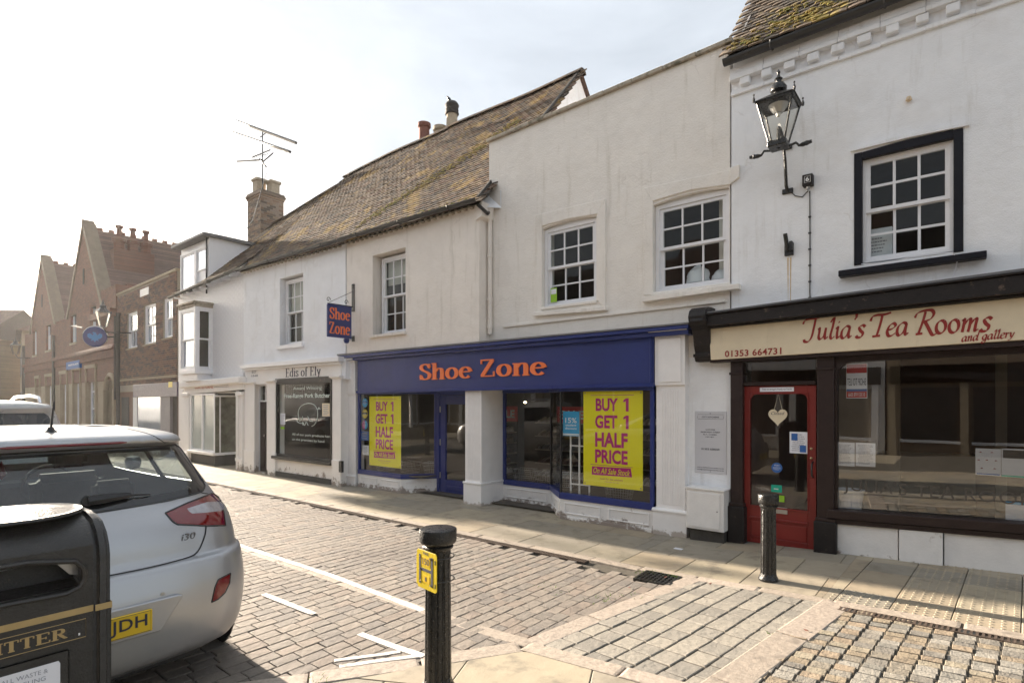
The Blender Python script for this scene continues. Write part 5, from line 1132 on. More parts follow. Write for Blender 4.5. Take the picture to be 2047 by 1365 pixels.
for u0, u1, vt in ((489, 508, 768), (536, 550, 765), (665, 681, 757)):
    a, b = E.s(u0, .07), E.s(u1, .07); zt = E.z((u0 + u1) / 2, vt, .07); p = MB().box(a, b, -.07, -.03, -.1, zt).build('pilaster', K['edis'], E.root, bevel=.004)
    MB().xprism([(-.14, zt + .06), (-.14, zt + .035), (-.08, zt), (-.03, zt), (-.03, zt + .06)], a - .04, b + .04).build('capital', K['edis'], p); MB().box(a - .02, b + .02, -.09, -.03, -.1, .55).build('pedestal', K['edis'], p, bevel=.006)
MB().box(dz[1] + .02, s1 - .02, -.075, -.03, -.1, E.z(600, 949, .075)).build('plinth', K['plinth'], E.root, bevel=.006)
fz = E.z(519, 800, -.1)
mb = MB().box(dz[0], dz[1], .1, .14, fz - .04, fz).box(dz[0], dz[0] + .04, .09, .15, .02, dz[3]).box(dz[1] - .04, dz[1], .09, .15, .02, dz[3]).box(dz[0], dz[1], .1, .14, dz[3] - .04, dz[3]); m_ = (dz[0] + dz[1]) / 2; mb.box(m_ - .012, m_ + .012, .105, .13, fz, dz[3]); mb.build('door_frame', K['joinery'], E.root)
MB().add([(dz[0], .12, fz), (dz[1], .12, fz), (dz[1], .12, dz[3]), (dz[0], .12, dz[3])], [(0, 1, 2, 3)]).build('fanlight', K['glass'], E.root)
dE = MB().box(dz[0] + .04, dz[1] - .04, .11, .15, .02, fz - .04).build('door', K['brownblack'], E.root, 'dark brown panelled door')
dw = (dz[1] - dz[0] - .08)
for i in range(2):
    for (za, zb2) in ((.15, .55), (.65, 1.15), (1.25, 1.65)):
        x = dz[0] + .04 + dw * (.1 + .46 * i); MB().box(x, x + dw * .34, .095, .11, za, zb2).build('door_panel', K['brownblack'], dE, bevel=.012)
MB().lathe([(.012, 0), (.03, .02), (.03, .04), (.001, .05)], 10).xf(Matrix.Translation((m_, .11, .95)) @ Matrix.Rotation(R(90), 4, 'X')).build('door_knob', K['chrome'], dE)
# window
f = .055; mb = MB().box(wz[0], wz[0] + f, -.05, .05, wz[2], wz[3]).box(wz[1] - f, wz[1], -.05, .05, wz[2], wz[3]).box(wz[0] + f, wz[1] - f, -.048, .05, wz[3] - .14, wz[3]).box(wz[0] + f, wz[1] - f, -.048, .05, wz[2], wz[2] + .05)
win = mb.build('shop_window', K['black'], E.root, bevel=.004)
MB().box(wz[0] - .06, wz[1] + .05, -.12, .03, wz[2] - .07, wz[2]).build('sill', K['black'], E.root, bevel=.006)
MB().add([(wz[0] + f, .02, wz[2]), (wz[1] - f, .02, wz[2]), (wz[1] - f, .02, wz[3] - .1), (wz[0] + f, .02, wz[3] - .1)], [(0, 1, 2, 3)]).build('glass', K['dimglass'], win)
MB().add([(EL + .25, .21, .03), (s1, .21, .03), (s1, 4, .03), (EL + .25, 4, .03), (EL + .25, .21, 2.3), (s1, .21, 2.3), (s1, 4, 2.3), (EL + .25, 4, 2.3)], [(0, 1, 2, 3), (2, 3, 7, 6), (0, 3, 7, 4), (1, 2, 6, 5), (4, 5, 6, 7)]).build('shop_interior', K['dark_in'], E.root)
def rw(u, v): return E.sz(u, v, 0)
def wtext(s, u0, u1, v0, v1, bold=.0):
    a = rw(u0, v1); b = rw(u1, v1); zt = rw(u0, v0)[1]; put_text(s, (a[0], b[0], a[1], zt), .014, K['etched'], win, bold=bold)
serif_text('Edis of Ely', (E.s(570, .04), E.s(641, .04), E.z(570, 754, .04), E.z(570, 736.5, .04)), -.034, K['ink'], E.root, thick=.16, thin=.05, depth=.003, slope=.0)
put_text('EST.', (E.s(503, .04), E.s(513.5, .04), E.z(508, 746, .04), E.z(508, 741, .04)), -.032, K['ink'], E.root); put_text('1848', (E.s(502, .04), E.s(514.5, .04), E.z(508, 753, .04), E.z(508, 749, .04)), -.032, K['ink'], E.root)
wtext('Award Winning', 585, 642, 773, 781.5, .01); wtext('Free-Range Pork Butchers', 567, 662, 787, 798, .02); wtext('All of our pork products here.', 583, 662, 865, 871); wtext('on the premises by hand', 583, 647, 875, 881)
pig = [(604, 832), (597, 838), (594, 841), (599, 845), (600, 851)]; mbp = MB()
def pt(pts, r=.007): mbp.tube([(*[rw(*p)[0]], .012, rw(*p)[1]) for p in crv(pts, 4)], r, 5)
pt([(597, 838), (595, 825), (599, 814), (607, 808), (617, 806), (627, 809), (633, 818), (634, 830), (632, 840), (628, 848), (622, 852)]); pt([(597, 838), (593, 840), (594, 843), (600, 846), (606, 845)]); pt([(598, 841), (602, 838), (604, 832)]); pt([(605, 850), (604, 843), (608, 850), (611, 843), (615, 850)]); pt([(614, 832), (618, 840), (624, 842)]); pt([(632, 816), (636, 818), (636, 814), (639, 818)], .006)
mbp.build('pig_drawing', K['etched'], win)
sheet('notice', 'white notice with a portrait photo at the left of the butcher window', 'notice', .012, (560.5, 826), (570, 848), 'paper', E, rows=8, seed=4); sheet('notice', 'orange and white notice at the right of the butcher window', 'notice', .012, (644, 806), (659, 832), 'creamboard', E, rows=6, seed=9); sheet('window_sticker', 'small green sticker at the left of the butcher window', 'sticker', .012, (561, 853), (568.5, 857.5), 'lime', E)
t_ = MB(); q = E.sz(536, 716, 0)[0]; mm = MB(); mm.box(-.05, .05, -.06, 0, -.12, .12); o = mm.build('meter_box', K['blacktrim'], None, 'small dark vent box low on the wall beside the left shoe shop pilaster', cat='vent', bevel=.004); o.location = W(684.5, 932, 6.96)

# ================================================================== WHITE BRICK HOUSE with bay and dormer
H = Fac('bay_window_house', 'white painted brick house with a dormer, an oriel window and an empty shop below', 'building', -14.93, 7.12)
HL = H.s(357); eh0, eh1 = H.z(375, 592), H.z(487, 545); eH = lambda s: eh0 + (eh1 - eh0) * (s - HL) / (0 - HL)
RIDGE_H = [(-5.5, 8.2), (0, 8.6)]
bay = (H.s(391, .47) - (H.s(391, .47) - H.s(359, .47)), H.s(391, .47))
mb = MB(); wall(mb, HL, -.003, 2.2, eH, [], .004, .3); mb.build('wall', K['mortar' if 0 else 'brickpaint'], H.root)
zo0, zo1 = H.z(391, 738, .47), H.z(391, 612, .47)
bricks(H, HL, -.003, 2.45, 5.35, [(bay[0], H.s(425), zo0 - .15, zo1 + .2)], K['brickpaint'], y=.004, proud=.007, joint=.012, ztop=eH)
# oriel: front light and side light
bx0, bx1, bd = bay[0], H.s(391, .47), .47
MB().hprism([(bx0 - .02, 0), (bx0 - .02, -bd - .02), (bx1 + .02, -bd - .02), (bx1 + .04, 0)], zo0 - .12, zo0).hprism([(bx0 + .05, 0), (bx0 + .05, -bd + .06), (bx1 - .05, -bd + .06), (bx1 - .05, 0)], zo0 - .32, zo0 - .12).build('oriel_base', K['joinery'], H.root, bevel=.01)
MB().hprism([(bx0 - .08, 0), (bx0 - .08, -bd - .08), (bx1 + .08, -bd - .08), (bx1 + .08, 0)], zo1 + .09, zo1 + .15).hprism([(bx0 - .03, 0), (bx0 - .03, -bd - .03), (bx1 + .03, -bd - .03), (bx1 + .03, 0)], zo1, zo1 + .09).build('oriel_cornice', K['stonecap'], H.root, bevel=.01)
sash(H, bx0, bx1, zo0, zo1, -bd, 1, 2, fw=.09, glass='farglass', room=False)
MB().box(bx1 - .10, bx1 + .013, -bd - .013, -bd + .10, zo0, zo1).build('corner_post', K['joinery'], H.root); Mside = Matrix.Translation((bx1, -bd, 0)) @ Matrix.Rotation(R(90), 4, 'Z'); sash(H, .0, bd + .02, zo0, zo1, 0, 1, 2, fw=.07, M4=Mside, glass='glass', room=False)
MB().box(bx0, bx0 + .06, -bd + .1, 0, zo0, zo1).box(bx0 + .1, bx1 - .12, .0, .003, zo0, zo1).build('oriel_room', K['roompale'], H.root)
# dormer
dl, dr_ = H.s(359, .02), H.s(416, .02); dz1 = H.z(416, 474, .02); dz0 = H.z(416, 580, .02); dzl = H.z(359, 512, .02)
MB().box(dl, dr_ - .002, .03, 1.35, 4.9, dz1 - .02).build('dormer_wall', K['brickpaint'], H.root)
MB().xprism([(.0, 4.9), (.0, dz1), (1.6, dz1), (1.6, 6.0)], dr_ - .001, dr_ + .03).build('dormer_cheek', K['brickpaint'], H.root)
sash(H, dl + .05, (dl + dr_) / 2 + .12, dz0 + .02, dz1 - .2, -.02, 1, 1, fw=.06, glass='farglass', room=False, meet=False); sash(H, (dl + dr_) / 2 + .14, dr_ - .1, dz0 + .02, dz1 - .2, -.02, 1, 2, fw=.06, glass='farglass', room=False)
MB().hprism([(dl - .15, -.22), (dr_ + .14, -.22), (dr_ + .14, 1.75), (dl - .15, 1.75)], dz1, dz1 + .09).build('dormer_roof', K['lead'], H.root, bevel=.015)
MB().add([(dl - .15, -.2, dz1 + .092), (dr_ + .14, -.2, dz1 + .092), ((dl + dr_) / 2 + .6, .5, dz1 + .27), ((dl + dr_) / 2 - .6, .5, dz1 + .27), (dr_ + .14, 1.7, dz1 + .1), (dl - .15, 1.7, dz1 + .1)], [(0, 1, 2, 3), (1, 4, 2), (2, 4, 5, 3), (5, 0, 3)]).build('dormer_hip', K['lead'], H.root)
MB().tube([(dr_ - .03, -.05, dz1), (dr_ - .03, -.05, dz0 - .1)], .025, 6).build('dormer_pipe', K['blacktrim'], H.root)
tiled(H, (HL, -.16, eH(HL) + .12), (0, -.16, eH(0) + .12), (HL, 3.08, 8.2), (0, 3.08, 8.62), seed=9, sag=.05, skip=lambda p: dl - .1 < p.x < dr_ and p.y < 1.6)
gutter(H, 'gutter', (HL - .1, -.24, eH(HL) + .02), (0, -.24, eH(0) + .06), .055)
for i in range(10): x = HL + .3 + i * .47; MB().box(x, x + .035, -.25, .0, eH(x) - .08, eH(x) - .03).build('gutter_board', K['joinery'], H.root)
# chimney with bricks and pots: chimney is a thing of its own on the ridge
p = W(521, 480, 9.7); cx0, cx1, cy0, cy1 = W(495, 480, 9.7).x, p.x, 9.7, 10.56; ctop = W(521, 379, 9.7).z
CH = Fac('brick_chimney', 'tall square brick chimney with two buff pots beside the long tiled roof', 'chimney', cx0, cy0)
cw, cd = cx1 - cx0, cy1 - cy0; cb0 = 7.2
MB().box(0.01, cw - .01, .01, cd - .01, cb0, ctop).build('core', K['mortar'], CH.root)
bricks(CH, 0, cw, cb0, ctop - .2, [], K['chimbrick'], y=.01, name='brick', limit=150)
bricks(CH, 0, cd, cb0, ctop - .2, [], K['chimbrick'], y=.01, name='brick', limit=150, M4=Matrix.Translation((cw, 0, 0)) @ Matrix.Rotation(R(90), 4, 'Z'))
for i, (g, z) in enumerate(((.03, ctop - .2), (.06, ctop - .12), (.03, ctop - .045))): MB().box(-g, cw + g, -g, cd + g, z, z + .073).build('oversail_course', K['chimbrick'], CH.root, bevel=.005)
for (x, y, h) in ((cw * .28, cd * .35, .62), (cw * .72, cd * .7, .52)):
    t = MB().hprism([(x - .17, y - .17), (x + .17, y - .17), (x + .17, y + .17), (x - .17, y + .17)], ctop + .03, ctop + h - .1).build('chimney_pot', K['buffpot'], CH.root, bevel=.02)
    MB().hprism([(x - .21, y - .21), (x + .21, y - .21), (x + .21, y + .21), (x - .21, y + .21)], ctop + h - .1, ctop + h).build('pot_rim', K['buffpot'], t, bevel=.015)
# aerial
AE = thing('television_aerial', 'television aerial mast with three long rod arrays above the left chimney', 'aerial', (cx0 + cw * .5, cy0 + .1, ctop)); tA = lambda u, v: Vector(W(u, v, cy0 + .1)) - Vector((cx0 + cw * .5, cy0 + .1, ctop))
MB().tube([tA(525, 385), tA(525, 262)], .022, 6).build('mast', K['blacktrim'], AE)
for a, b, r in (((472, 242), (592, 286), .05), ((456, 262), (580, 304), .05), ((474, 323), (524, 320), .032), ((504, 315), (540, 300), .024), ((524, 325), (546, 306), .024)): MB().tube([tA(*a), tA(*b)], r, 5).build('rod', K['blacktrim'], AE)
MB().tube([tA(520, 275), tA(534, 264)], .02, 5).tube([tA(519, 318), tA(532, 334)], .03, 5).build('bracket', K['blacktrim'], AE)
for k in range(6): MB().tube([tA(505 + k * 5, 308 + k * .5), tA(511 + k * 5, 322 - k * 3)], .012, 4).build('element', K['blacktrim'], AE)
MB().tube([W(533, 345, 9.9), W(505, 440, 9.0), W(484, 470, 8.2)], .012, 4).build('aerial_cable', K['blacktrim'], None, 'thin dark cable slung from the aerial chimney down towards the dormer', cat='cable')
# shop below: dead shopfront
OFH = .2
zc0, zc1, zl0, zl1 = H.z(366, 776, OFH), H.z(484, 765, OFH), H.z(366, 768, OFH), H.z(484, 752, OFH); a, b = H.s(368, OFH), H.s(486, OFH)
MB().prism([(a, H.z(368, 788, OFH)), (b, H.z(486, 778, OFH)), (b, H.z(486, 766, OFH)), (a, H.z(368, 774, OFH))], -OFH, .1).build('fascia', K['edis'], H.root)
MB().prism([(a - .1, H.z(368, 776, OFH)), (b + .02, H.z(486, 766, OFH)), (b + .02, H.z(486, 752, OFH)), (a - .1, H.z(368, 764, OFH))], -OFH - .12, .1).build('cornice', K['edis'], H.root, bevel=.03)
put_text('CURTIS FURNS', (H.s(388, OFH + .02), H.s(425, OFH + .02), H.z(388, 777.5, OFH), H.z(388, 770.5, OFH)), -OFH - .004, K['fadedred'], H.root, bold=.03, slope=.0)
mb = MB(); lorem(mb, H.s(428, OFH), H.s(458, OFH), H.z(440, 775, OFH), H.z(440, 768, OFH), -OFH - .004, 2, .35, 4); mb.build('small_print', K['grey_print'], H.root)
wf0, wf1 = H.s(380, .17), H.s(430, .17); zz0, zz1 = H.z(430, 905, .17), H.z(430, 786, .17)
MB().box(wf0 - .1, wf1 + .03, -.24, .1, zz0 - .08, zz0).build('sill', K['edis'], H.root, bevel=.01); MB().box(wf0 - .05, wf1, -.12, .2, -.1, zz0 - .08).build('stall_riser', K['plinth'], H.root)
mb = MB(); f = .07; mb.box(wf0, wf0 + f, -.18, -.10, zz0, zz1).box(wf1 - f, wf1, -.18, -.10, zz0, zz1).box(wf0, wf1, -.178, -.10, zz0, zz0 + .05).box(wf0, wf1, -.178, -.10, zz1 - .05, zz1); m_ = (wf0 + wf1) / 2; mb.box(m_ - .03, m_ + .03, -.176, -.10, zz0, zz1); sw = mb.build('shop_window', K['joinery'], H.root)
MB().add([(wf0, -.13, zz0), (wf1, -.13, zz0), (wf1, -.13, zz1), (wf0, -.13, zz1)], [(0, 1, 2, 3)]).build('whitewashed_glass', K['frosted'], sw)
r0, r1 = (wf1, -.17), (wf1 + .06, .48)
MB().add([(*r0, zz0), (*r1, zz0), (*r1, zz1 - .05), (*r0, zz1 - .05)], [(0, 1, 2, 3)]).build('side_glass', K['murky'], sw)
Mr = Matrix.Translation((wf1, -.18, 0)) @ Matrix.Rotation(R(85), 4, 'Z'); MB().box(0, .66, -.03, .03, zz0 - .07, zz0).box(0, .66, -.03, .03, zz1 - .1, zz1 - .05).box(.12, .15, -.03, .03, zz0, zz1 - .06).xf(Mr).build('side_frame', K['joinery'], sw); MB().box(0, .66, -.0, .05, -.1, zz0 - .07).xf(Mr).build('side_riser', K['plinth'], H.root)
MB().box(wf1, 0, .48, .55, -.1, 2.3).box(wf1 - 2, 0, -.1, .6, zz1 + .01, zz1 + .03).build('lobby_wall', K['edis'], H.root)
for u0, u1 in ((366, 377), (475, 484)):
    a, b = H.s(u0, .18), H.s(u1, .18); p_ = MB().box(a, b, -.18, .1, -.1, 2.05).build('pilaster', K['edis'], H.root, bevel=.006); MB().box(a - .04, b + .04, -.23, .1, 1.98, 2.08).build('capital', K['edis'], p_, bevel=.01); MB().box(a - .03, b + .03, -.22, .1, -.1, .3).build('pedestal', K['edis'], p_, bevel=.01)
MB().box(HL, H.s(366), .0, .3, -.1, 2.3).build('side_wall', K['edis'], H.root)
dp = MB().tube([(H.s(482, .1), -.2, .05), (H.s(482, .1), -.2, 2.1)], .04, 8).lathe([(.055, 0), (.055, .08)], 10, (H.s(482, .1), -.2, .25)).build('downpipe', K['edis'], H.root)
MB().add([(HL, 3.0, 8.0), (0, 3.0, 8.5), (0, 6, 5), (HL, 6, 5)], [(0, 1, 2, 3)]).box(HL, 0, 5.8, 6, 0, 5).build('rear_wall', K['brickpaint'], H.root)

# pots beyond the long ridge
def pot(u, v0, v1, y, r, mat, lab, cowl=False):
    q0, q1 = W(u, v0, y), W(u, v1, y); h = q1.z - q0.z; o = thing('chimney_pot', lab, 'chimney pot', (q0.x, y, q0.z - .3)); h += .3
    if cowl:
        MB().lathe([(r * 1.1, 0), (r, .1), (r * .9, h * .62)], 16).build('pot', K[mat], o, smooth=True)
        MB().lathe([(r * 1.15, h * .62), (r * 1.2, h * .66), (r, h * .68), (r * 1.15, h * .74), (r, h * .78), (r * 1.15, h * .83), (r * 1.2, h * .88), (r * .9, h * .96), (r * .3, h), (.001, h)], 16).build('cowl', K['plinth'], o, smooth=True)
    else: MB().lathe([(r * 1.15, 0), (r, .08), (r * .95, h - .14), (r * 1.2, h - .1), (r * 1.2, h), (r, h), (r * .9, h - .1)], 16).build('pot', K[mat], o, smooth=True)
    return q1
pot(848, 272, 248, 11.0, .16, 'terracotta', 'red clay chimney pot poking above the long roof ridge'); pot(880, 262, 255, 11.0, .17, 'buffpot', 'low buff chimney pot half hidden behind the roof ridge'); top = pot(903.5, 252, 203, 11.0, .165, 'buffpot', 'tall buff chimney pot with a ribbed cowl and a bird on top', True)
bird = MB(); bird.lathe([(.001, -.11), (.02, -.07), (.045, -.02), (.05, .03), (.03, .07), (.027, .09), (.03, .115), (.02, .14), (.001, .15)], 10)
o = bird.xf(Matrix.Rotation(R(-35), 4, 'Y')).build('perched_bird', K['blacktrim'], None, 'small dark bird perched on the ribbed chimney cowl', cat='bird', smooth=True); o.location = (top.x - .1, 11.0, top.z + .08)
MB().tube([(0, 0, -.08), (.02, 0, -.18)], .006, 4).build('leg', K['blacktrim'], o); MB().tube([(-.1, 0, .13), (-.13, 0, .12)], [.01, .002], 5).build('beak', K['blacktrim'], o)

# ================================================================== BROWN BRICK BUILDING
AN = R(-1.6)
Bk = Fac('brown_brick_building', 'brown brick building with three white upstairs windows and a grey shopfront', 'building', -19.75, 7.2, AN)
BL_ = Bk.s(234.5); pk = lambda s: Bk.z(256, 583) + (Bk.z(357, 540) - Bk.z(256, 583)) * (s - Bk.s(256)) / (Bk.s(357) - Bk.s(256))
wins = [Bk.rect((253.6, 627), (274.8, 620), (274.8, 694), (253.6, 697.5)), Bk.rect((287, 611), (311.5, 604), (311.5, 685), (287, 689.5)), Bk.rect((325.4, 597), (345.5, 591), (345.5, 673), (325.4, 677))]
mb = MB(); wall(mb, BL_, -.02, 2.2, pk, [w for w in wins], .006, .3); mb.build('wall', K['mortar'], Bk.root)
bricks(Bk, BL_, -.02, 2.45, 6.9, wins, K['brownbrick'], y=.006, proud=.009, ztop=pk)
for w in wins:
    sash(Bk, *w[:4], .06, 2, 3, fw=.07, sf=.05, bw=.04, glass='farglass', room=False); MB().box(w[0] - .04, w[1] + .04, -.03, .1, w[2] - .05, w[2]).build('sill', K['farstone'], Bk.root)
MB().prism([(BL_, pk(BL_)), (-.02, pk(-.02)), (-.02, pk(-.02) + .09), (BL_, pk(BL_) + .09)], -.04, .34).build('coping', K['farstone'], Bk.root, bevel=.01)
MB().box(BL_, -.02, -.04, .006, 2.62, 2.7).build('string_course', K['farstone'], Bk.root)
q = Bk.rect((281, 580), (298, 573), (298, 588), (281, 594)); MB().box(q[0], q[1], -.02, .01, q[2], q[3]).build('vent_grille', K['riser'], Bk.root)
sA, sB = Bk.s(265.7, .1), Bk.s(353.6, .1); MB().box(sA, sB, -.1, .1, Bk.z(310, 793, .1), Bk.z(310, 766, .1)).build('fascia', K['purple'], Bk.root, bevel=.01)
zt = Bk.z(310, 793, .1); MB().box(sB - .75, sB - .4, -.104, -.1, zt + .3, zt + .48).build('logo_square', K['hyellow'], Bk.root); put_text('ISLE CARPETS', (sA + .2, sA + 1.2, zt + .25, zt + .36), -.104, K['grey_print'], Bk.root); 
g0, g1 = Bk.s(275), Bk.s(322.5); MB().box(Bk.s(267), g0, -.02, .1, -.1, zt).box(g0, g1, -.02, .1, -.1, .45).build('shop_frame', K['riser'], Bk.root); MB().add([(g0, 0, .45), (g1, 0, .45), (g1, 0, zt), (g0, 0, zt)], [(0, 1, 2, 3)]).build('shop_glass', K['farglass'], Bk.root)
MB().box(g1, Bk.s(342), -.03, .1, -.1, zt).build('grey_panel', K['greypanel'], Bk.root); MB().box(Bk.s(342), sB, .05, .15, -.1, zt).build('doorway', K['dark_in'], Bk.root)
MB().box(BL_, Bk.s(267), .02, .3, -.1, 2.3).box(sB, -.02, .02, .3, -.1, 2.3).build('pier', K['brownbrick'], Bk.root); MB().box(Bk.s(243), Bk.s(257), -.0, .05, -.1, 2.0).build('side_door', K['plinth'], Bk.root)
MB().box(BL_, -.02, .3, 6, 5.6, 5.7).box(BL_, BL_ + .3, .3, 6, 0, 6).box(-.3, -.02, .3, 6, 0, 6.3).build('flat_roof', K['lead'], Bk.root)
MB().tube([(BL_ + .2, -.12, 1.9), (BL_ + .2, -.12, 5.2)], .05, 6).build('downpipe', K['plinth'], Bk.root)

# ================================================================== BANK: red brick with two gables
Ba = Fac('red_brick_bank', 'red brick bank with two steep gables, stone ground floor and a roof chimney', 'building', -19.75, 7.2, AN)
L0, L1 = Ba.s(50), BL_ - .02
ecz = 5.4; 
wz2 = [Ba.rect((141, 616), (152.8, 610), (152.8, 684), (141, 686)), Ba.rect((181, 598), (192, 592), (192, 655), (181, 659)), Ba.rect((66, 655), (73, 652), (73, 709), (66, 711)), Ba.rect((92, 642), (101.5, 636), (101.5, 699), (92, 701))]
gw = [Ba.rect((122.8, 754), (134.8, 752), (134.8, 847), (122.8, 847)), Ba.rect((147.7, 748), (161, 745), (161, 852), (147.7, 852)), Ba.rect((174, 744), (192, 741), (192, 856), (174, 856)), Ba.rect((93.4, 759), (105.5, 757), (105.5, 847), (93.4, 847)), Ba.rect((73, 762), (80, 761), (80, 845), (73, 845))]
arch = (Ba.s(212.5), Ba.s(232), -.1, Ba.z(222, 735))
gz_ = Ba.z(200, 708); 
mb = MB(); wall(mb, L0, L1, 2.7, 6.0, wz2, 0, .35); mb.build('wall', K['farbrick'], Ba.root); mb = MB(); wall(mb, L0, L1, -.1, 2.7, gw + [arch], 0.02, .35); mb.build('ground_floor_wall', K['farstone'], Ba.root)
zcn = Ba.z(150, 712, .15)
MB().box(L0, L1, -.16, 0, zcn, zcn + .16).box(L0, L1, -.08, 0, zcn - .35, zcn).build('cornice', K['farbrick'], Ba.root, bevel=.02)
for gpk, gl, gr in ((167.5, 134, 203), (84.3, 60, 104)):
    vt = 455 if gpk > 100 else 522; sp_, zp_ = Ba.sz(gpk, vt); a, b = Ba.s(gl), Ba.s(gr); zl = 6.0; hw = max(sp_ - a, b - sp_) * .96
    MB().prism([(sp_ - hw, zl), (sp_ + hw, zl), (sp_ + .12, zp_), (sp_ - .12, zp_)], .0, .35).build('gable', K['farbrick'], Ba.root)
    for sg in (-1, 1): MB().prism([(sp_ + sg * (hw + .15), zl - .1), (sp_ + sg * (hw - .12), zl - .1), (sp_ + sg * .05, zp_ - .1), (sp_ + sg * .05, zp_ + .25)] if sg < 0 else [(sp_ + hw - .12, zl - .1), (sp_ + hw + .15, zl - .1), (sp_ + .05, zp_ + .25), (sp_ + .05, zp_ - .1)], -.06, .45).build('gable_coping', K['dullstone'], Ba.root)
    MB().prism([(sp_ - .13, zp_ + .1), (sp_ + .13, zp_ + .1), (sp_ + .10, zp_ + .22), (sp_, zp_ + .38), (sp_ - .10, zp_ + .22)], -.08, .4).build('apex_stone', K['dullstone'], Ba.root)
    D_ = 9.0
    for sg in (-1, 1): MB().add([(sp_ + sg * (hw + .1), .4, zl), (sp_, .4, zp_), (sp_, D_, zp_), (sp_ + sg * (hw + .1), D_, zl)], [(0, 1, 2, 3)]).build('roof', K['farroof'], Ba.root)
    rc = MB(); [rc.box(sp_ - .05, sp_ + .05, .5 + k * .45, .72 + k * .45, zp_ - .02, zp_ + .12) for k in range(18)]; rc.build('ridge_crest', K['farbrick'], Ba.root)['kind'] = 'stuff'
    MB().box(sp_ - .12, sp_ + .12, -.02, .0, zp_ - 2.6, zp_ - 1.9).build('gable_slot', K['dark_in'], Ba.root)
    MB().prism([(sp_ - hw, 6.0), (sp_ + hw, 6.0), (sp_, zp_)], D_ - .2, D_).build('rear_gable', K['farbrick'], Ba.root)
MB().box(L0, L1, .35, 9, 5.9, 6.0).box(L1 - .3, L1, .35, 9, 0, 6.6).box(L0, L0 + .3, .35, 9, 0, 6).build('side_wall', K['farbrick'], Ba.root)
MB().prism([(Ba.s(192), 5.3), (L1, 5.3), (L1, 5.55), (Ba.s(192), 5.55)], -.25, .0).box(Ba.s(205), L1, -.05, .35, 5.55, 6.5).build('eaves_cornice', K['farbrick'], Ba.root)
MB().box(Ba.s(203), L1, .35, 5, 6.0, 6.2).build('parapet', K['farbrick'], Ba.root)
MB().add([(Ba.s(180), .3, 6.2), (L1, .3, 6.2), (L1, 4.6, 9.2), (Ba.s(180), 4.6, 9.2)], [(0, 1, 2, 3)]).build('roof', K['farroof'], Ba.root)
for w in wz2: sash(Ba, *w[:4], .1, 2, 2, fw=.06, glass='farglass', room=False); MB().box(w[0] - .05, w[1] + .05, -.04, .1, w[2] - .1, w[2]).build('sill', K['farstone'], Ba.root)
for w in gw:
    sash(Ba, *w[:4], .14, 2, 3, fw=.07, bw=.04, glass='farglass', room=False, meet=False)
    MB().box(w[0] - .14, w[0] - .02, -.06, .05, .2, w[3] + .15).box(w[1] + .02, w[1] + .14, -.06, .05, .2, w[3] + .15).box(w[0] - .2, w[1] + .2, -.08, .05, w[3] + .15, w[3] + .3).build('window_surround', K['farstone'], Ba.root)
MB().box(arch[0], arch[1], .3, .34, -.1, arch[3]).build('entrance', K['plinth'], Ba.root)
mb = MB(); cxa, ra = (arch[0] + arch[1]) / 2, (arch[1] - arch[0]) / 2; mb.tube([(cxa + ra * math.cos(R(a_)), -.02, arch[3] - .9 + ra * .9 * math.sin(R(a_))) for a_ in range(0, 181, 15)], .1, 6); mb.build('entrance_arch', K['farstone'], Ba.root)
for x in (arch[0] - .05, arch[1] + .05): MB().box(x - .1, x + .1, -.12, .0, -.1, arch[3] - .9).build('entrance_pier', K['farstone'], Ba.root)
for u in (47, 107, 236): MB().tube([(Ba.s(u, .1), -.1, .1), (Ba.s(u, .1), -.1, 5.3)], .07, 6).build('downpipe', K['plinth'], Ba.root)
q = Ba.rect((132, 724), (158, 720), (158, 735), (132, 739), .1); MB().box(q[0], q[1], -.1, -.0, q[2], q[3]).build('name_board', K['midblue'], Ba.root); put_text('BARCLAYS', (q[0] + .5, q[1] - .1, q[2] + .15, q[3] - .12), -.105, K['whiteprint'], Ba.root, bold=.03)
q = Ba.sz(273, 478, -4.6); MB().box(-.9, .9, 0, 1, 0, 1).xf(Matrix()).v
MB().box(-10.55, -9.95, .75, 2.35, 6.2, 8.75).build('chimney_base', K['farbrick'], Ba.root, bevel=.02)
for i in range(3): MB().lathe([(.22, 8.7), (.22, 9.05), (.30, 9.12), (.30, 9.25), (.18, 9.32), (.12, 9.36), (.10, 9.72), (.16, 9.76), (.16, 9.86), (.08, 9.86)], 8, (-10.25, 1.02 + i * .53, 0)).build('chimney_stack', K['farbrick'], Ba.root)
# bank projecting disc sign + its bracket, street lanterns further down
p = W(190.5, 673, 6.75); t_ = thing('eagle_sign', 'round navy projecting sign with a light blue eagle on the red brick bank', 'sign', p, R(60)); r_ = .37
MB().lathe([(r_, -.05), (r_ + .03, -.03), (r_ + .03, .03), (r_, .05)], 28).xf(Matrix.Rotation(R(90), 4, 'X')).build('disc', K['navy'], t_); MB().lathe([(r_ + .035, -.02), (r_ + .06, -.02), (r_ + .06, .02), (r_ + .035, .02)], 28).xf(Matrix.Rotation(R(90), 4, 'X')).build('rim', K['riser'], t_)
eg = [(x * .8, z * .8) for x, z in [(-.05, .22), (-.12, .17), (-.04, .14), (-.1, .06), (-.2, .16), (-.3, .12), (-.3, -.02), (-.22, -.1), (-.12, -.12), (-.16, -.22), (-.06, -.18), (0, -.28), (.06, -.18), (.16, -.22), (.12, -.12), (.22, -.1), (.3, -.02), (.3, .12), (.2, .16), (.1, .06), (.06, .14), (.04, .2)]]
MB().prism(eg, -.06, -.05).build('eagle_emblem', K['eagleblue'], t_); MB().tube([(r_, 0, 0), (r_ + .5, 0, .05)], .03, 6).build('arm', K['blacktrim'], t_)
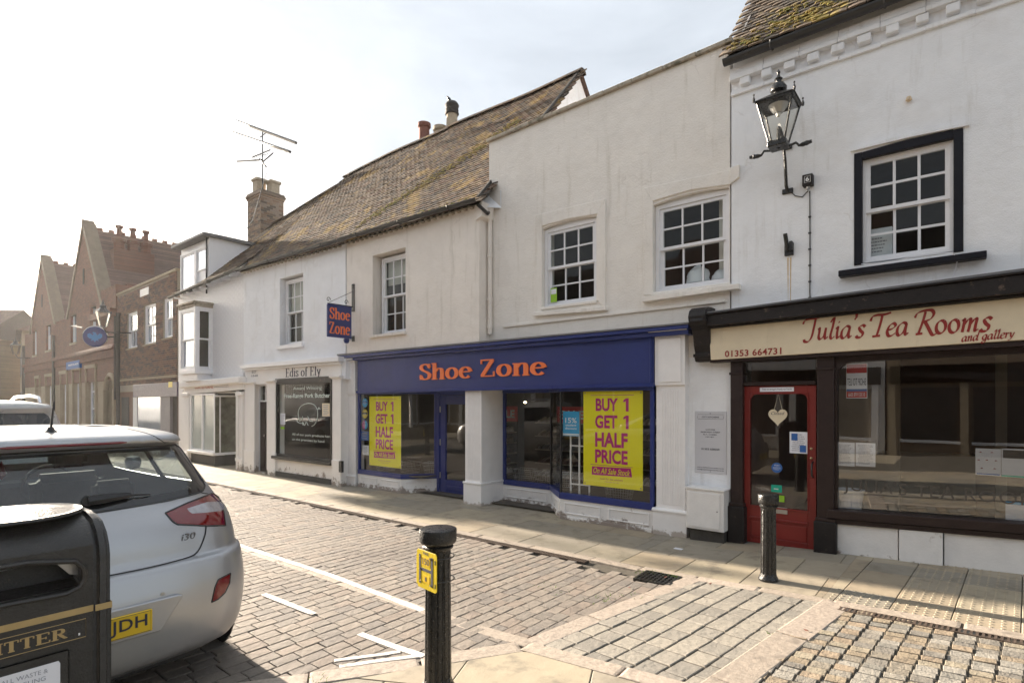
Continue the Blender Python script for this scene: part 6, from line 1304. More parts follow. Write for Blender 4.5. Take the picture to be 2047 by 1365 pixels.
def small_lantern(u, v, y, lab, k=1.0, arm=1):
    p = W(u, v, y); t = thing('wall_lantern', lab, 'street lamp', p, 0, None); 
    def s4(w, z): return [(-w, -w, z), (w, -w, z), (w, w, z), (-w, w, z)]
    MB().add(s4(.09 * k, 0) + s4(.19 * k, .5 * k), [(0, 1, 2, 3), (0, 1, 5, 4), (1, 2, 6, 5), (2, 3, 7, 6), (3, 0, 4, 7)]).build('lantern_glass', K['lampglass'], t)
    mb = MB(); [mb.tube([s4(.09 * k, 0)[i], s4(.19 * k, .5 * k)[i]], .015, 4) for i in range(4)]; mb.build('lantern_frame', K['iron'], t)
    MB().lathe([(.24 * k, .5 * k), (.1 * k, .62 * k), (.1 * k, .7 * k), (.05 * k, .75 * k), (.02, .9 * k), (.001, .98 * k)], 8).build('lantern_roof', K['iron'], t)
    MB().tube([(0, 0, 0), (0, .1, -.2), (0, arm, -.15)], .03, 6).build('bracket_arm', K['iron'], t)
small_lantern(206, 653, 6.5, 'glass street lantern on a bracket above the round eagle sign', 1.1, .9); small_lantern(31, 708, 7.2, 'farthest street lantern at the left edge beyond the bank', 1.1, 1.2)
MB().tube([W(165, 655, 6.8), W(150, 652, 7.4), W(128, 650, 8.2)], .03, 5).build('sign_bracket', K['iron'], None, 'thin iron bracket sticking out of the bank wall left of the eagle sign', cat='bracket')
# ================================================================== FAR BUILDINGS closing the view
F1 = Fac('far_stone_house', 'hazy pale stone house beyond the bank at the far left edge', 'building', -46.8, 8.0, R(-9))
MB().box(-9, 0, 0, 7, 0, 6.4).build('wall', K['farstone'], F1.root); zt = 6.4; MB().xprism([(-.3, zt), (7.3, zt), (3.5, zt + 2.0)], -9.2, .2).build('roof', K['farroof'], F1.root)
mb = MB().box(-1.6, -.6, 2.6, 3.6, zt, zt + 2.9).build('chimney', K['farbrick2'], F1.root); MB().lathe([(.2, 2.9), (.18, 3.5)], 8, (-1.35, 3, zt)).lathe([(.2, 2.9), (.18, 3.5)], 8, (-.85, 3, zt)).build('chimney_pot', K['terracotta'], mb)
for i in range(3):
    for z in (1.0, 3.6): MB().box(-2.2 - i * 2.6, -1.2 - i * 2.6, -.02, .01, z, z + 1.5).build('window', K['farglass'], F1.root)
F2 = Fac('far_brick_house', 'distant yellow brick house at the end of the street', 'building', -58, 4.5, R(40))
MB().box(-12, 4, 0, 7, 0, 6.5).build('wall', K['farbrick2'], F2.root); MB().xprism([(-.3, 6.5), (7.3, 6.5), (3.5, 9.0)], -12.2, 4.2).build('roof', K['farroof'], F2.root)
for i in range(5):
    for z in (1.0, 3.8): MB().box(-10.5 + i * 2.9, -9.3 + i * 2.9, -.02, .01, z, z + 1.5).build('window', K['farglass'], F2.root)
# ================================================================== opposite side of the street (seen in the shop glass)
opp = [(-34, 9, 6.2, 'farbrick2'), (-25, 8, 6.8, 'farstone'), (-17, 7, 6.0, 'farbrick'), (-10, 8, 6.6, 'edis'), (-2, 6, 5.4, 'farbrick2'), (4, 9, 6.2, 'farstone')]
for i, (x, w_, h_, m_) in enumerate(opp):
    lab = ['yellow brick', 'pale stone', 'red brick', 'cream rendered', 'buff brick', 'grey stone'][i] + ' shop building on the opposite side of the street, seen only in reflections'
    O = Fac('opposite_building', lab, 'building', x + w_, -7.5, R(180))
    MB().box(0.02, w_ - .02, 0, 6, -.1, h_).build('wall', K[m_], O.root); MB().xprism([(-.3, h_), (6.2, h_), (3, h_ + 2.6)], .02, w_ - .02).build('roof', K['farroof'], O.root)
    n = int(w_ // 2.2)
    for k in range(n):
        a = (k + .5) * w_ / n; o = MB().box(a - .5, a + .5, -.03, .01, 3.5, 5.0).build('window', K['joinery'], O.root); MB().box(a - .42, a - .02, -.04, -.03, 3.58, 4.92).box(a + .02, a + .42, -.04, -.03, 3.58, 4.92).build('pane', K['farglass'], o)
    nn = max(2, int(w_ / 1.6))
    for k in range(nn): q0 = .3 + k * (w_ - .6) / nn; MB().box(q0 + .1, q0 + (w_ - .6) / nn - .15, -.05, .01, .6, 2.25).build('shop_window', K['dark_in'] if k % 3 else K['roompale'], O.root); MB().box(q0 + .05, q0 + (w_ - .6) / nn - .1, -.09, -.05, .5, .6).box(q0 + .05, q0 + .1, -.09, .0, .6, 2.3).build('window_frame', K['joinery'], O.root); MB().box(.15, w_ - .15, -.15, .01, 2.4, 3.0).build('fascia', K[['purple', 'edis', 'navy', 'plinth', 'black', 'edis'][i]], O.root)
    for k in range(4): MB().box(.2 + k * (w_ - .5) / 3, .4 + k * (w_ - .5) / 3, -.12, .01, 0, 2.4).build('pilaster', K['paint_white' if i % 2 else 'farstone'], O.root)

# ================================================================== GROUND
def poly_inside(P, x, y):
    c = False; n = len(P)
    for i in range(n):
        x1, y1 = P[i]; x2, y2 = P[(i + 1) % n]
        if (y1 > y) != (y2 > y) and x < (x2 - x1) * (y - y1) / (y2 - y1) + x1: c = not c
    return c
xs = [-300, -120, -60] + [-40 + i for i in range(36)] + [-4 + i * .25 for i in range(29)] + [4, 6, 30, 300]
ys = [-300, -60, -6, 0, 4, 8, 60, 300]
mb = MB(); mb.add([(x, y, gz(x) - .022) for y in ys for x in xs], [(j * len(xs) + i, j * len(xs) + i + 1, (j + 1) * len(xs) + i + 1, (j + 1) * len(xs) + i) for j in range(len(ys) - 1) for i in range(len(xs) - 1)])
ground = mb.build('ground', K['grout'], kind='structure')
road = MB().add([(-46, -3.6, -.012), (-14.2, -3.6, -.012), (-14.2, 5.36, -.012), (-46, 5.36, -.012)], [(0, 1, 2, 3)]).build('road', K['sett'], kind='structure', label='street paved with brown concrete setts')
pave = MB().add([(-46, 5.5, -.004), (-20, 5.5, -.004), (-20, 8.2, -.004), (-46, 8.2, -.004)], [(0, 1, 2, 3)]).build('pavement', K['sandstone'], kind='structure')
opave = MB().box(-40, 14, -7.6, -4.6, -.1, .04).build('opposite_pavement', K['sandstone'], kind='structure')
blk = tpl_block(6, 2, dome=.09, jit=.02, top=.93)
XB = G(1060, 1284)[0]; XT = G(1392, 1155)[0]; yb_, yt_ = 3.25, 5.50
bandA = [G(1040, 1292), G(850, 1326), G(616, 1357)]
# road setts
def band_x(y): return XB + (XT - XB) * (y - 3.3) / 2.2
def bayedge(y):                                     # x of the diagonal kerb band below y=3.25
    (x0, y0), (x2, y2) = bandA[0], bandA[2]
    return x0 + (x2 - x0) * (y0 - y) / (y0 - y2)
P = Pieces('sett', K['sett'], road, blk, rest='setts'); r = random.Random(21); dx, dy = .122, .182
x = -2.0; k = 0
while x > -14.2:
    y = -3.5 + (dy / 2 if k % 2 else 0) + r.uniform(-.02, .02)
    while y < 5.36:
        L_ = dy * r.uniform(.88, 1.12); cy = y + L_ / 2
        lim = band_x(cy) if cy > 3.25 else bayedge(cy)
        if x < lim - .02 and not (x > -3.25 and cy > 5.22) and cy < 5.33:
            wob = .012 * math.sin(cy * 2.1 + x * .7)
            P.add(T3(x + wob, cy, gz(x) + r.uniform(-.002, .0015) + .004 * noise.noise(Vector((x, cy, 0))), dx - .007, L_ - .004, .04, rz=r.uniform(-.02, .02), rx=r.uniform(-.006, .006), ry=r.uniform(-.010, .010)), .15)
        y += L_
    x -= dx; k += 1
P.flush()
# far setts continue as one coarse sheet of relief
P = Pieces('sett', K['sett'], road, blk, rest='far_setts', minpx=99); x = -14.2
while x > -30:
    y = -1.5
    while y < 5.3: P.add(T3(x - .11, y + .2, r.uniform(-.004, .003), .21, .39, .03), .2); y += .41
    x -= .22
P.flush()
# granite bands (quads laid as stones)
def stones(name, pts, wdt, ln_, mat, parent, z=.004, lim=300, h=.06, side=0, jit=.0):
    P = Pieces(name, K[mat], parent, tpl_block(5, 9, dome=.07, jit=.012, top=.95), rest=name + 's', limit=lim)
    for (x0, y0), (x1, y1) in zip(pts, pts[1:]):
        d = math.hypot(x1 - x0, y1 - y0); n = max(1, round(d / ln_)); an = math.atan2(y1 - y0, x1 - x0)
        for i in range(n):
            t = (i + .5) / n; cx, cy = x0 + (x1 - x0) * t, y0 + (y1 - y0) * t
            P.add(T3(cx - math.sin(an) * side * wdt, cy + math.cos(an) * side * wdt, gz(cx) + z + r.uniform(-.0015, .0015), d / n - .006, wdt, h, rz=an + r.uniform(-.004, .004), ry=-math.atan(.04) * math.cos(an) if cx > -2.8 else 0), d / n)
    P.flush()
B0 = G(1050, 1291); B1 = G(1393, 1154)
stones('kerb_stone', [(-9.0, 3.25), (B0[0] + .02, 3.25 + .02)], .13, .6, 'granite', road)
stones('kerb_stone', [B0, B1], .17, .75, 'granite', road, z=.005)
stones('kerb_stone', [bandA[0], bandA[2], (bandA[2][0] - (bandA[0][0] - bandA[2][0]) * 1.6, bandA[2][1] - (bandA[0][1] - bandA[2][1]) * 1.6)], .17, .7, 'granite', road, z=.006)
B2 = G(1243, 1343); B3 = (B2[0] + (B2[0] - B0[0]) * 2.2, B2[1] + (B2[1] - B0[1]) * 2.2)
stones('kerb_stone', [B0, B2, B3], .15, .7, 'granite', road, z=.008)
D0 = G(1675, 1204); D1 = G(1455, 1365); D2 = (D1[0] + (D1[0] - D0[0]), D1[1] + (D1[1] - D0[1]))
stones('kerb_stone', [D0, D1, D2], .23, .85, 'granite', road, z=.007)
K0 = G(1392, 1155); K1 = G(1662, 1203); K2 = G(2060, 1275)
stones('kerb_stone', [(-20, 5.56), (-3.3, 5.56)], .13, .9, 'granite', pave, z=.004); stones('kerb_stone', [(-3.3, 5.56), K0, K1], .14, .8, 'granite', pave, z=.004)
K3 = (K2[0] + 2.5 * (K2[0] - K1[0]), K2[1] + 2.5 * (K2[1] - K1[1]))
stones('kerb_stone', [K1, K3], .14, .8, 'granite', pave, z=.0055)
# grey crossing blocks
crossing = MB().add([(-2.7, 2.9, gz(-2.7) - .016), (-.3, 2.9, gz(-.3) - .016), (-.3, 5.6, gz(-.3) - .016), (-2.7, 5.6, gz(-2.7) - .016)], [(0, 1, 2, 3)]).build('crossing', K['grout'], kind='structure')
poly = [B0, B1, (K1[0], K1[1]), D0, D1, D2, B3, B2]
P = Pieces('paving_block', K['greyblock'], crossing, blk, rest='paving_blocks'); dx, dy = .172, .20; x = -3.0; k = 0
sh = (B1[0] - B0[0]) / (B1[1] - B0[1])
while x < 0.5:
    y = 2.5 + (dy / 2 if k % 2 else 0)
    while y < 5.6:
        L_ = dy * r.uniform(.85, 1.15); cy = y + L_ / 2; cx = x + (cy - 3.3) * sh * .8 + .01 * math.sin(cy * 2.5 + x)
        if poly_inside(poly, cx, cy): P.add(T3(cx, cy, gz(cx) + r.uniform(-.002, .002), dx - .011, L_ - .006, .05, rz=-math.atan(sh * .8) + r.uniform(-.02, .02), ry=-.04 + r.uniform(-.012, .012)), .17)
        y += L_
    x += dx; k += 1
P.flush()
# yellow and grey cobbles
cob = MB().add([(-2.2, .5, gz(-2.2) - .006), (2.5, .5, gz(2.5) - .006), (2.5, 5.5, gz(2.5) - .006), (-2.2, 5.5, gz(-2.2) - .006)], [(0, 1, 2, 3)]).build('cobbled_strip', K['grout'], kind='structure')
poly = [D0, D1, D2, (D2[0] + 3, D2[1]), (K3[0], K3[1] - .1), (K2[0], K2[1] - .08)]
P = Pieces('cobble', K['cobble'], cob, tpl_block(8, 4, dome=.07, jit=.03, top=.955), rest='cobbles'); dx = .128; x = -2.4; k = 0
while x < 2.2:
    y = .5 + r.uniform(0, .1)
    while y < 5.6:
        L_ = r.uniform(.078, .115); cy = y + L_ / 2; cx = x + (cy - 4) * sh * .6 + .008 * math.sin(cy * 1.9)
        if poly_inside(poly, cx, cy): P.add(T3(cx, cy, gz(cx) + r.uniform(-.005, .004), dx * r.uniform(.93, 1.0) - .007, L_ - .004, .04, rz=r.uniform(-.04, .04), rx=r.uniform(-.02, .02), ry=-.04 + r.uniform(-.02, .02)), .11)
        y += L_
    x += dx; k += 1
P.flush()
# slotted channel drains
def channel(lab, p0, p1, n_):
    an = math.atan2(p1[1] - p0[1], p1[0] - p0[0]); L_ = math.hypot(p1[0] - p0[0], p1[1] - p0[1]); t = thing('channel_drain', lab, 'drain', (p0[0], p0[1], 0), an)
    seg = max(1, int(L_ / .5)); m1 = None; ca, sa = math.cos(an), math.sin(an)
    for i in range(seg):
        if m1 is None:
            l = L_ / seg; mb = MB().box(.003, l - .003, -.048, -.038, -.03, .004).box(.003, l - .003, .038, .048, -.03, .004)
            q = int(l / .032); [mb.box(l * (j + .5) / q - .008, l * (j + .5) / q + .008, -.038, .038, -.02, .003) for j in range(q)]
            me = mb.mesh('grating', K['drainiron']); me2 = MB().box(0, l, -.05, .05, -.04, -.014).mesh('trough', K['plinth'])
        xw = p0[0] + ca * (i + .5) * L_ / seg; zz = gz(xw)
        for nm, m_ in (('grating', me), ('trough', me2)):
            o = bpy.data.objects.new(nm, m_); C.objects.link(o); o.parent = t; o.location = (i * L_ / seg, 0, gz(p0[0] + ca * i * L_ / seg) + .002); o.rotation_euler = (0, -math.atan((gz(p0[0] + ca * (i + 1) * L_ / seg) - gz(p0[0] + ca * i * L_ / seg)) / (L_ / seg)), 0)
            if nm == 'trough': o['kind'] = 'stuff'
channel('long slotted iron channel drain between the brown setts and the pavement kerb', (-16, 5.42), (-3.3, 5.42), 0)
nx, ny = K2[0] - K1[0], K2[1] - K1[1]; nl = math.hypot(nx, ny); ox, oy_ = ny / nl * .135, -nx / nl * .135
channel('slotted iron channel drain between the yellow cobbles and the tactile paving', (K1[0] + ox + .08, K1[1] + oy_), (K3[0] + ox, K3[1] + oy_), 0)
gp = G(1315, 1156); t_ = thing('gully_grate', 'square black gully grate with weeds at the corner of the crossing', 'drain cover', (gp[0], gp[1], gz(gp[0]) + .003), R(3))
MB().box(-.19, .19, -.17, -.145, -.03, .012).box(-.19, .19, .145, .17, -.03, .012).box(-.19, -.165, -.145, .145, -.03, .012).box(.165, .19, -.145, .145, -.03, .012).build('frame', K['iron'], t_)
for i in range(8): x = -.145 + i * .042; MB().box(x - .009, x + .009, -.145, .145, -.02, .010).build('bar', K['iron'], t_)
for i in range(5): y = -.11 + i * .055; MB().box(-.165, .165, y - .007, y + .007, -.02, .008).build('cross_bar', K['iron'], t_)
MB().box(-.19, .19, -.17, .17, -.03, -.022).build('sump', K['plinth'], t_)
# sandstone slabs, each cut to the line of the kerb it meets
def clip(P, planes):
    for (ax, ay), (bx, by) in planes:                # keep the left side of a->b
        out = []; n = len(P); f = lambda p: (bx - ax) * (p[1] - ay) - (by - ay) * (p[0] - ax)
        for i in range(n):
            p, q = P[i], P[(i + 1) % n]; fp, fq = f(p), f(q)
            if fp >= 0: out.append(p)
            if fp * fq < 0: t = fp / (fp - fq); out.append((p[0] + (q[0] - p[0]) * t, p[1] + (q[1] - p[1]) * t))
        P = out
        if len(P) < 3: return None
    return P
def slab(P, parent, name, mat='sandstone', z=0.0):
    cx, cy = sum(p[0] for p in P) / len(P), sum(p[1] for p in P) / len(P); A = abs(sum(P[i - 1][0] * P[i][1] - P[i][0] * P[i - 1][1] for i in range(len(P)))) / 2
    if A < .004: return None
    n = len(P); V = []
    for k, zz in ((1, -.05), (1, -.004), (None, 0)):
        for p in P:
            d = math.hypot(p[0] - cx, p[1] - cy); f = k or (1 - .006 / max(d, .02)); V.append(((p[0] - cx) * f, (p[1] - cy) * f, gz(cx + (p[0] - cx) * f) - gz(cx) + zz))
    F_ = [tuple(range(n - 1, -1, -1)), tuple(range(2 * n, 3 * n))] + [(j * n + i, j * n + (i + 1) % n, (j + 1) * n + (i + 1) % n, (j + 1) * n + i) for j in (0, 1) for i in range(n)]
    me = bpy.data.meshes.new(name); me.from_pydata(V, [], F_); me.materials.append(K[mat]); o = bpy.data.objects.new(name, me); C.objects.link(o); o.parent = parent; o.location = (cx, cy, gz(cx) + z + r.uniform(-.001, .001)); return o
def grid_slabs(parent, name, org, an, nx_, ny_, sx_, sy_, planes, inset=.003, stag=.5, vary=0, keep=None):
    ca, sa = math.cos(an), math.sin(an)
    for j in range(ny_[0], ny_[1]):
        u_ = nx_[0] * sx_ + (stag * sx_ if j % 2 else 0)
        while u_ < nx_[1] * sx_:
            w_ = sx_ * (1 + r.choice([0, vary, -vary])); q = [(u_ + inset, j * sy_ + inset), (u_ + w_ - inset, j * sy_ + inset), (u_ + w_ - inset, (j + 1) * sy_ - inset), (u_ + inset, (j + 1) * sy_ - inset)]; u_ += w_
            P = clip([(org[0] + ca * a - sa * b, org[1] + sa * a + ca * b) for a, b in q], planes)
            if P and (keep is None or keep(sum(p[0] for p in P) / len(P), sum(p[1] for p in P) / len(P))): slab(P, parent, name)
off = lambda a, b, d: ((a[0] - (b[1] - a[1]) / math.hypot(b[0] - a[0], b[1] - a[1]) * d, a[1] + (b[0] - a[0]) / math.hypot(b[0] - a[0], b[1] - a[1]) * d), (b[0] - (b[1] - a[1]) / math.hypot(b[0] - a[0], b[1] - a[1]) * d, b[1] + (b[0] - a[0]) / math.hypot(b[0] - a[0], b[1] - a[1]) * d))
T1, T2, T3_, T4 = G(1648, 1190), G(1683, 1148), G(1818, 1178), G(1832, 1132)
kl = off(K0, K1, .06); kl2 = off(K1, K3, .06); n_ = nx, ny
grid_slabs(pave, 'paving_slab', (-20, 5.63), 0, (0, 26), (0, 4), .74, .615, [((-3, 5), (-3, 9)), ((-21, 5.63), (-2, 5.63)), ((3.3, 5), (3.3, 9)), ((3, 7.95), (-21, 7.95))], stag=.4, vary=.16)
grid_slabs(pave, 'paving_slab', (-3.0, 5.55), -.0, (-1, 10), (-1, 4), .66, .64, [((-3, 9), (-3, 5)), kl, kl2, (T1, T2) if T2[1] > T1[1] else (T2, T1), ((3, 7.95), (-21, 7.95))], stag=.5)
grid_slabs(pave, 'paving_slab', (T1[0], T2[1]), 0, (0, 9), (0, 3), .66, .62, [((T1[0], T2[1] + .0), (T1[0] + 5, T2[1] + .0)), ((3, 7.95), (-21, 7.95)), (T4, T3_)[::1] if 0 else (T3_, (T3_[0], T3_[1] + 3)), (T2, T1)], stag=0) if 0 else None
# blister slabs
nl = math.hypot(nx, ny) if 0 else math.hypot(K2[0] - K1[0], K2[1] - K1[1]); vx, vy = (K2[0] - K1[0]) / nl, (K2[1] - K1[1]) / nl; an = math.atan2(vy, vx)
tt = thing('tactile_paving', 'tan blister tactile paving slabs beside the slotted drain at the right', 'tactile paving', (0, 0, 0)); bl = MB()
tpl = [kl2, (T2, T1) if T2[1] > T1[1] else (T1, T2), ((3, 7.95), (-21, 7.95))]
def in_tac(x, y): return y < T2[1] + .02 or x > T3_[0]
for i in range(-3, 12):
    for j in range(0, 7):
        o0 = kl2[0]; q = [(i * .4 + .003, j * .4 + .003), (i * .4 + .397, j * .4 + .003), (i * .4 + .397, j * .4 + .397), (i * .4 + .003, j * .4 + .397)]
        P = clip([(o0[0] + vx * a - vy * b, o0[1] + vy * a + vx * b) for a, b in q], tpl)
        if not P: continue
        cx, cy = sum(p[0] for p in P) / len(P), sum(p[1] for p in P) / len(P)
        tac = (j < 1 and cx < T3_[0]) or cx > T3_[0] - .1
        slab(P, tt if tac else pave, 'tactile_slab' if tac else 'paving_slab', z=.0008)
        if not tac: continue
        for p_ in range(6):
            for q_ in range(6):
                u_, v_ = i * .4 + .2 + (p_ - 2.5) * .066, j * .4 + .2 + (q_ - 2.5) * .066; X_, Y_ = o0[0] + vx * u_ - vy * v_, o0[1] + vy * u_ + vx * v_
                if Y_ > 7.6 or X_ > 2.6 or X_ < T1[0] + .03: continue
                zz = gz(X_) + .0005; ring = [(X_ + .0125 * math.cos(k * math.pi / 3), Y_ + .0125 * math.sin(k * math.pi / 3), zz) for k in range(6)]; tp = [(X_ + .008 * math.cos(k * math.pi / 3), Y_ + .008 * math.sin(k * math.pi / 3), zz + .005) for k in range(6)]
                bl.add(ring + tp, [(k, (k + 1) % 6, 6 + (k + 1) % 6, 6 + k) for k in range(6)] + [(6, 7, 8, 9, 10, 11)])
bl.build('blisters', K['sandstone'], tt, kind='stuff')
# near sandstone island where the big bollard stands
isl = MB().add([(B3[0], B3[1] + .3, gz(B3[0]) - .014), (bandA[0][0], bandA[0][1], gz(bandA[0][0]) - .014), (-4.5, 0, -.014), (-3, -2.5, -.014), (2.5, -2.5, gz(2.5) - .014), (2.5, 1, gz(2.5) - .014)], [(0, 1, 2, 3, 4, 5)]).build('near_pavement', K['grout'], kind='structure')
an2 = math.atan2(bandA[0][1] - bandA[2][1], bandA[0][0] - bandA[2][0]) - .55
e1_ = off(bandA[0], bandA[2], .05); e2_ = off(B3, B0, .05)
grid_slabs(isl, 'paving_slab', (-2.5, 2.45), an2, (-6, 9), (-9, 6), .86, .60, [e1_, e2_, ((-4.6, -2.4), (2.6, -2.4)), ((2.6, -2.4), (2.6, 4)), ((-4.6, 4), (-4.6, -2.4))], stag=.5)
# painted bay lines (thin raised paint)
def line(pts, w, lab):
    P3 = [Vector((*G(*p), 0)) for p in pts]; mb = MB(); vs_ = []; n = len(P3); sub = []
    for a, b in zip(P3, P3[1:]):
        m = max(1, int((b - a).length / .12)); sub += [a.lerp(b, i / m) for i in range(m)]
    sub.append(P3[-1]); rr = random.Random(5)
    for i, p in enumerate(sub):
        a, b = sub[max(i - 1, 0)], sub[min(i + 1, len(sub) - 1)]; d = (b - a).normalized(); nn = Vector((-d.y, d.x, 0)) * w / 2 * rr.uniform(.92, 1.08)
        z = gz(p.x) + .0075; vs_ += [(p.x + nn.x, p.y + nn.y, z), (p.x - nn.x, p.y - nn.y, z), (p.x + nn.x, p.y + nn.y, z - .006), (p.x - nn.x, p.y - nn.y, z - .006)]
    fs = []
    for i in range(len(sub) - 1): q = i * 4; fs += [(q, q + 1, q + 5, q + 4), (q + 2, q, q + 4, q + 6), (q + 1, q + 3, q + 7, q + 5)]
    mb.add(vs_, fs); mb.build('road_marking', K['roadline'], road, lab)
line([(440, 1078), (660, 1150), (846, 1221)], .075, 'long worn white bay line'); line([(527, 1188), (628, 1228)], .06, 'short white bay dash'); line([(719, 1267), (800, 1297), (848, 1312)], .06, 'white bay corner line'); line([(668, 1321), (760, 1309), (800, 1303)], .04, 'thin white bay line'); line([(678, 1333), (760, 1321), (840, 1311)], .045, 'thin white bay line beside the kerb')
# weeds in joints, leaves, litter
wd = MB(); rr = random.Random(9)
for (u, v, n, sp) in ((1300, 1146, 60, .16), (1345, 1153, 40, .10), (1190, 1196, 14, .25), (1110, 1180, 12, .3), (900, 1108, 8, .2), (640, 1363, 25, .15), (1543, 1267, 8, .06), (1240, 1192, 14, .3), (985, 1120, 8, .2)):
    gx, gy = G(u, v)
    for _ in range(n):
        x, y = gx + rr.gauss(0, sp * .4), gy + rr.gauss(0, sp * .25); z = gz(x); a = rr.uniform(0, 6.28); l = rr.uniform(.012, .035)
        wd.add([(x - .005, y, z), (x + .005, y, z), (x + l * math.cos(a), y + l * math.sin(a), z + l * .8)], [(0, 1, 2)])
wd.build('joint_weeds', K['grass'], kind='stuff', label='small green weeds in the paving joints')
gl = K['terracotta']; LEAF = ['on the setts by the long channel drain', 'among the weeds on the square gully grate', 'at the far edge of the pavement near the butcher shop', 'on the pavement slabs behind the large bollard', 'on the setts just left of the grey crossing blocks', 'beside the kerb left of the shoe shop', 'on the kerb behind the grey crossing blocks', 'on the granite kerb above the yellow cobbles', 'beside the slotted drain behind the large bollard']
for i, (u, v) in enumerate(((893, 1018), (1330, 1155), (640, 990), (1075, 1070), (1258, 1176), (590, 985), (1420, 1168), (1612, 1262), (1010, 1082))):
    gx, gy = G(u, v); o = MB().add([(-.02, -.008, 0), (0, -.014, .004), (.024, 0, .008), (0, .014, .003), (-.018, .008, .006)], [(0, 1, 2, 3, 4)]).build('fallen_leaf', gl, None, 'small brown dead leaf ' + LEAF[i], cat='leaf', group='dead leaves scattered on the street'); o.location = (gx, gy, gz(gx) + .008); o.rotation_euler = (0, 0, i * 1.3)
gx, gy = G(1356, 1097); o = MB().box(-.05, .05, -.03, .03, 0, .006).build('stopcock_cover', K['paper'], None, 'tiny pale stopcock cover set in the pavement near the white pilaster', cat='cover'); o.location = (gx, gy, gz(gx) + .001)
# moss clumps on the roofs
def moss(F, pos, spots, n, parent, seed=1, rad=.045):
    rr = random.Random(seed); mb = MB()
    for _ in range(n):
        a, b, sa_, sb_ = rr.choice(spots); x, y = a + rr.gauss(0, sa_), b + rr.gauss(0, sb_)
        if not (0 < x < 1 and 0 < y < 1): continue
        p = pos(x, y); q = rad * rr.uniform(.3, 1.1)
        mb.lathe([(q, .0), (q * .9, q * .35), (q * .45, q * .62), (.001, q * .7)], 6, (p.x, p.y - .008, p.z + .022))
    mb.build('moss', K['moss'], parent, kind='stuff')
moss(S, posS, [(.02 + .07 * i, .14 + .055 * i, .035, .022) for i in range(11)] + [(.25, .03, .2, .02), (.6, .04, .2, .02)], 900, rf, 2, .035)
moss(T, posT, [(.05 + .1 * i, .02 + .03 * (i % 3), .05, .02) for i in range(8)] + [(.15, .12, .06, .03), (.3, .15, .08, .03), (.45, .10, .1, .03)], 700, rfT, 3, .04)

# ================================================================== BOLLARDS
def bollard(lab, x, y, h, r, rc, n, chips):
    t = thing('bollard', lab, 'bollard', (x, y, gz(x)), R(11), 'black fluted iron bollards'); hs = h - .135
    fl = lambda a, z: (1 - .10 * max(0, math.cos(a * n)) ** 1.0) if .07 < z < hs - .02 else 1
    m = 6; pr = [(r * 1.25, 0), (r * 1.25, .02), (r * 1.05, .05), (r, .075)] + [(r * (1 - .06 * i / m), .09 + (hs - .12) * i / m) for i in range(m + 1)] + [(r * .96, hs)]
    MB().lathe(pr, n * 8, flute=fl).build('shaft', K['iron'], t, smooth=False)
    c = [(r * .96, hs), (r * 1.12, hs + .012), (r * 1.16, hs + .022), (r * 1.04, hs + .03), (rc * .80, hs + .035), (rc * .93, hs + .043), (rc * .99, hs + .055), (rc, hs + .062), (rc, hs + .122), (rc * .985, hs + .128), (rc * .95, hs + .130), (rc * .5, hs + .136), (.001, hs + .138)]
    MB().lathe(c, 40).build('cap', K['iron'], t, smooth=True)
    return t
bollard('large black fluted bollard in the foreground carrying the yellow hydrant plate', -2.54, 2.407, 1.0, .083, .116, 12, 1)
g2 = G(1536, 1159); bollard('smaller chipped black bollard on the pavement in front of the red door', g2[0], g2[1], .84, .072, .094, 12, 1)
h_ = thing('hydrant_plate', 'yellow fire hydrant plate strapped to the large bollard', 'sign', (-2.545, 2.315, .66), R(-9))
MB().prism([(-.100, .03), (-.088, 0), (.10, 0), (.115, .012), (.115, .222), (.103, .234), (-.09, .234), (-.102, .222)], -.004, 0).build('plate', K['hyellow'], h_, bevel=.001)
MB().prism([(-.118, .015), (-.104, .01), (-.104, .2), (-.118, .195)], .004, .010).build('rear_plate', K['hyellow'], h_)
MB().box(-.075, -.056, -.0055, -.004, .028, .205).box(.056, .075, -.0055, -.004, .028, .205).box(-.056, .056, -.0055, -.004, .108, .126).build('hydrant_letter', K['ink'], h_)
put_text('FIRE', (-.028, .03, .210, .226), -.0055, K['ink'], h_, bold=.02); put_text('150', (-.036, .036, .150, .188), -.0065, K['ink'], h_, bold=.01); put_text('1', (-.006, .008, .050, .076), -.0065, K['ink'], h_)
MB().box(-.044, .044, -.0055, -.004, .142, .196).box(-.03, .04, -.0055, -.004, .038, .085).build('number_tile', K['plate'], h_)
for x, z in ((-.066, .19), (.045, .197), (-.066, .118), (-.06, .045), (.05, .035)): MB().lathe([(.006, 0), (.005, .004), (.001, .005)], 8).xf(Matrix.Translation((x, -.005, z)) @ Matrix.Rotation(R(90), 4, 'X')).build('rivet', K['chrome'], h_)
MB().box(.095, .10, -.0055, -.004, .03, .055).box(.095, .10, -.0055, -.004, .17, .195).build('slot', K['ink'], h_)
for z in (.05, .19): MB().tube([(.005 + .092 * math.cos(R(a)), .092 + .092 * math.sin(R(a)), z) for a in range(-60, 250, 20)], .004, 5).build('strap', K['blacktrim'], h_)

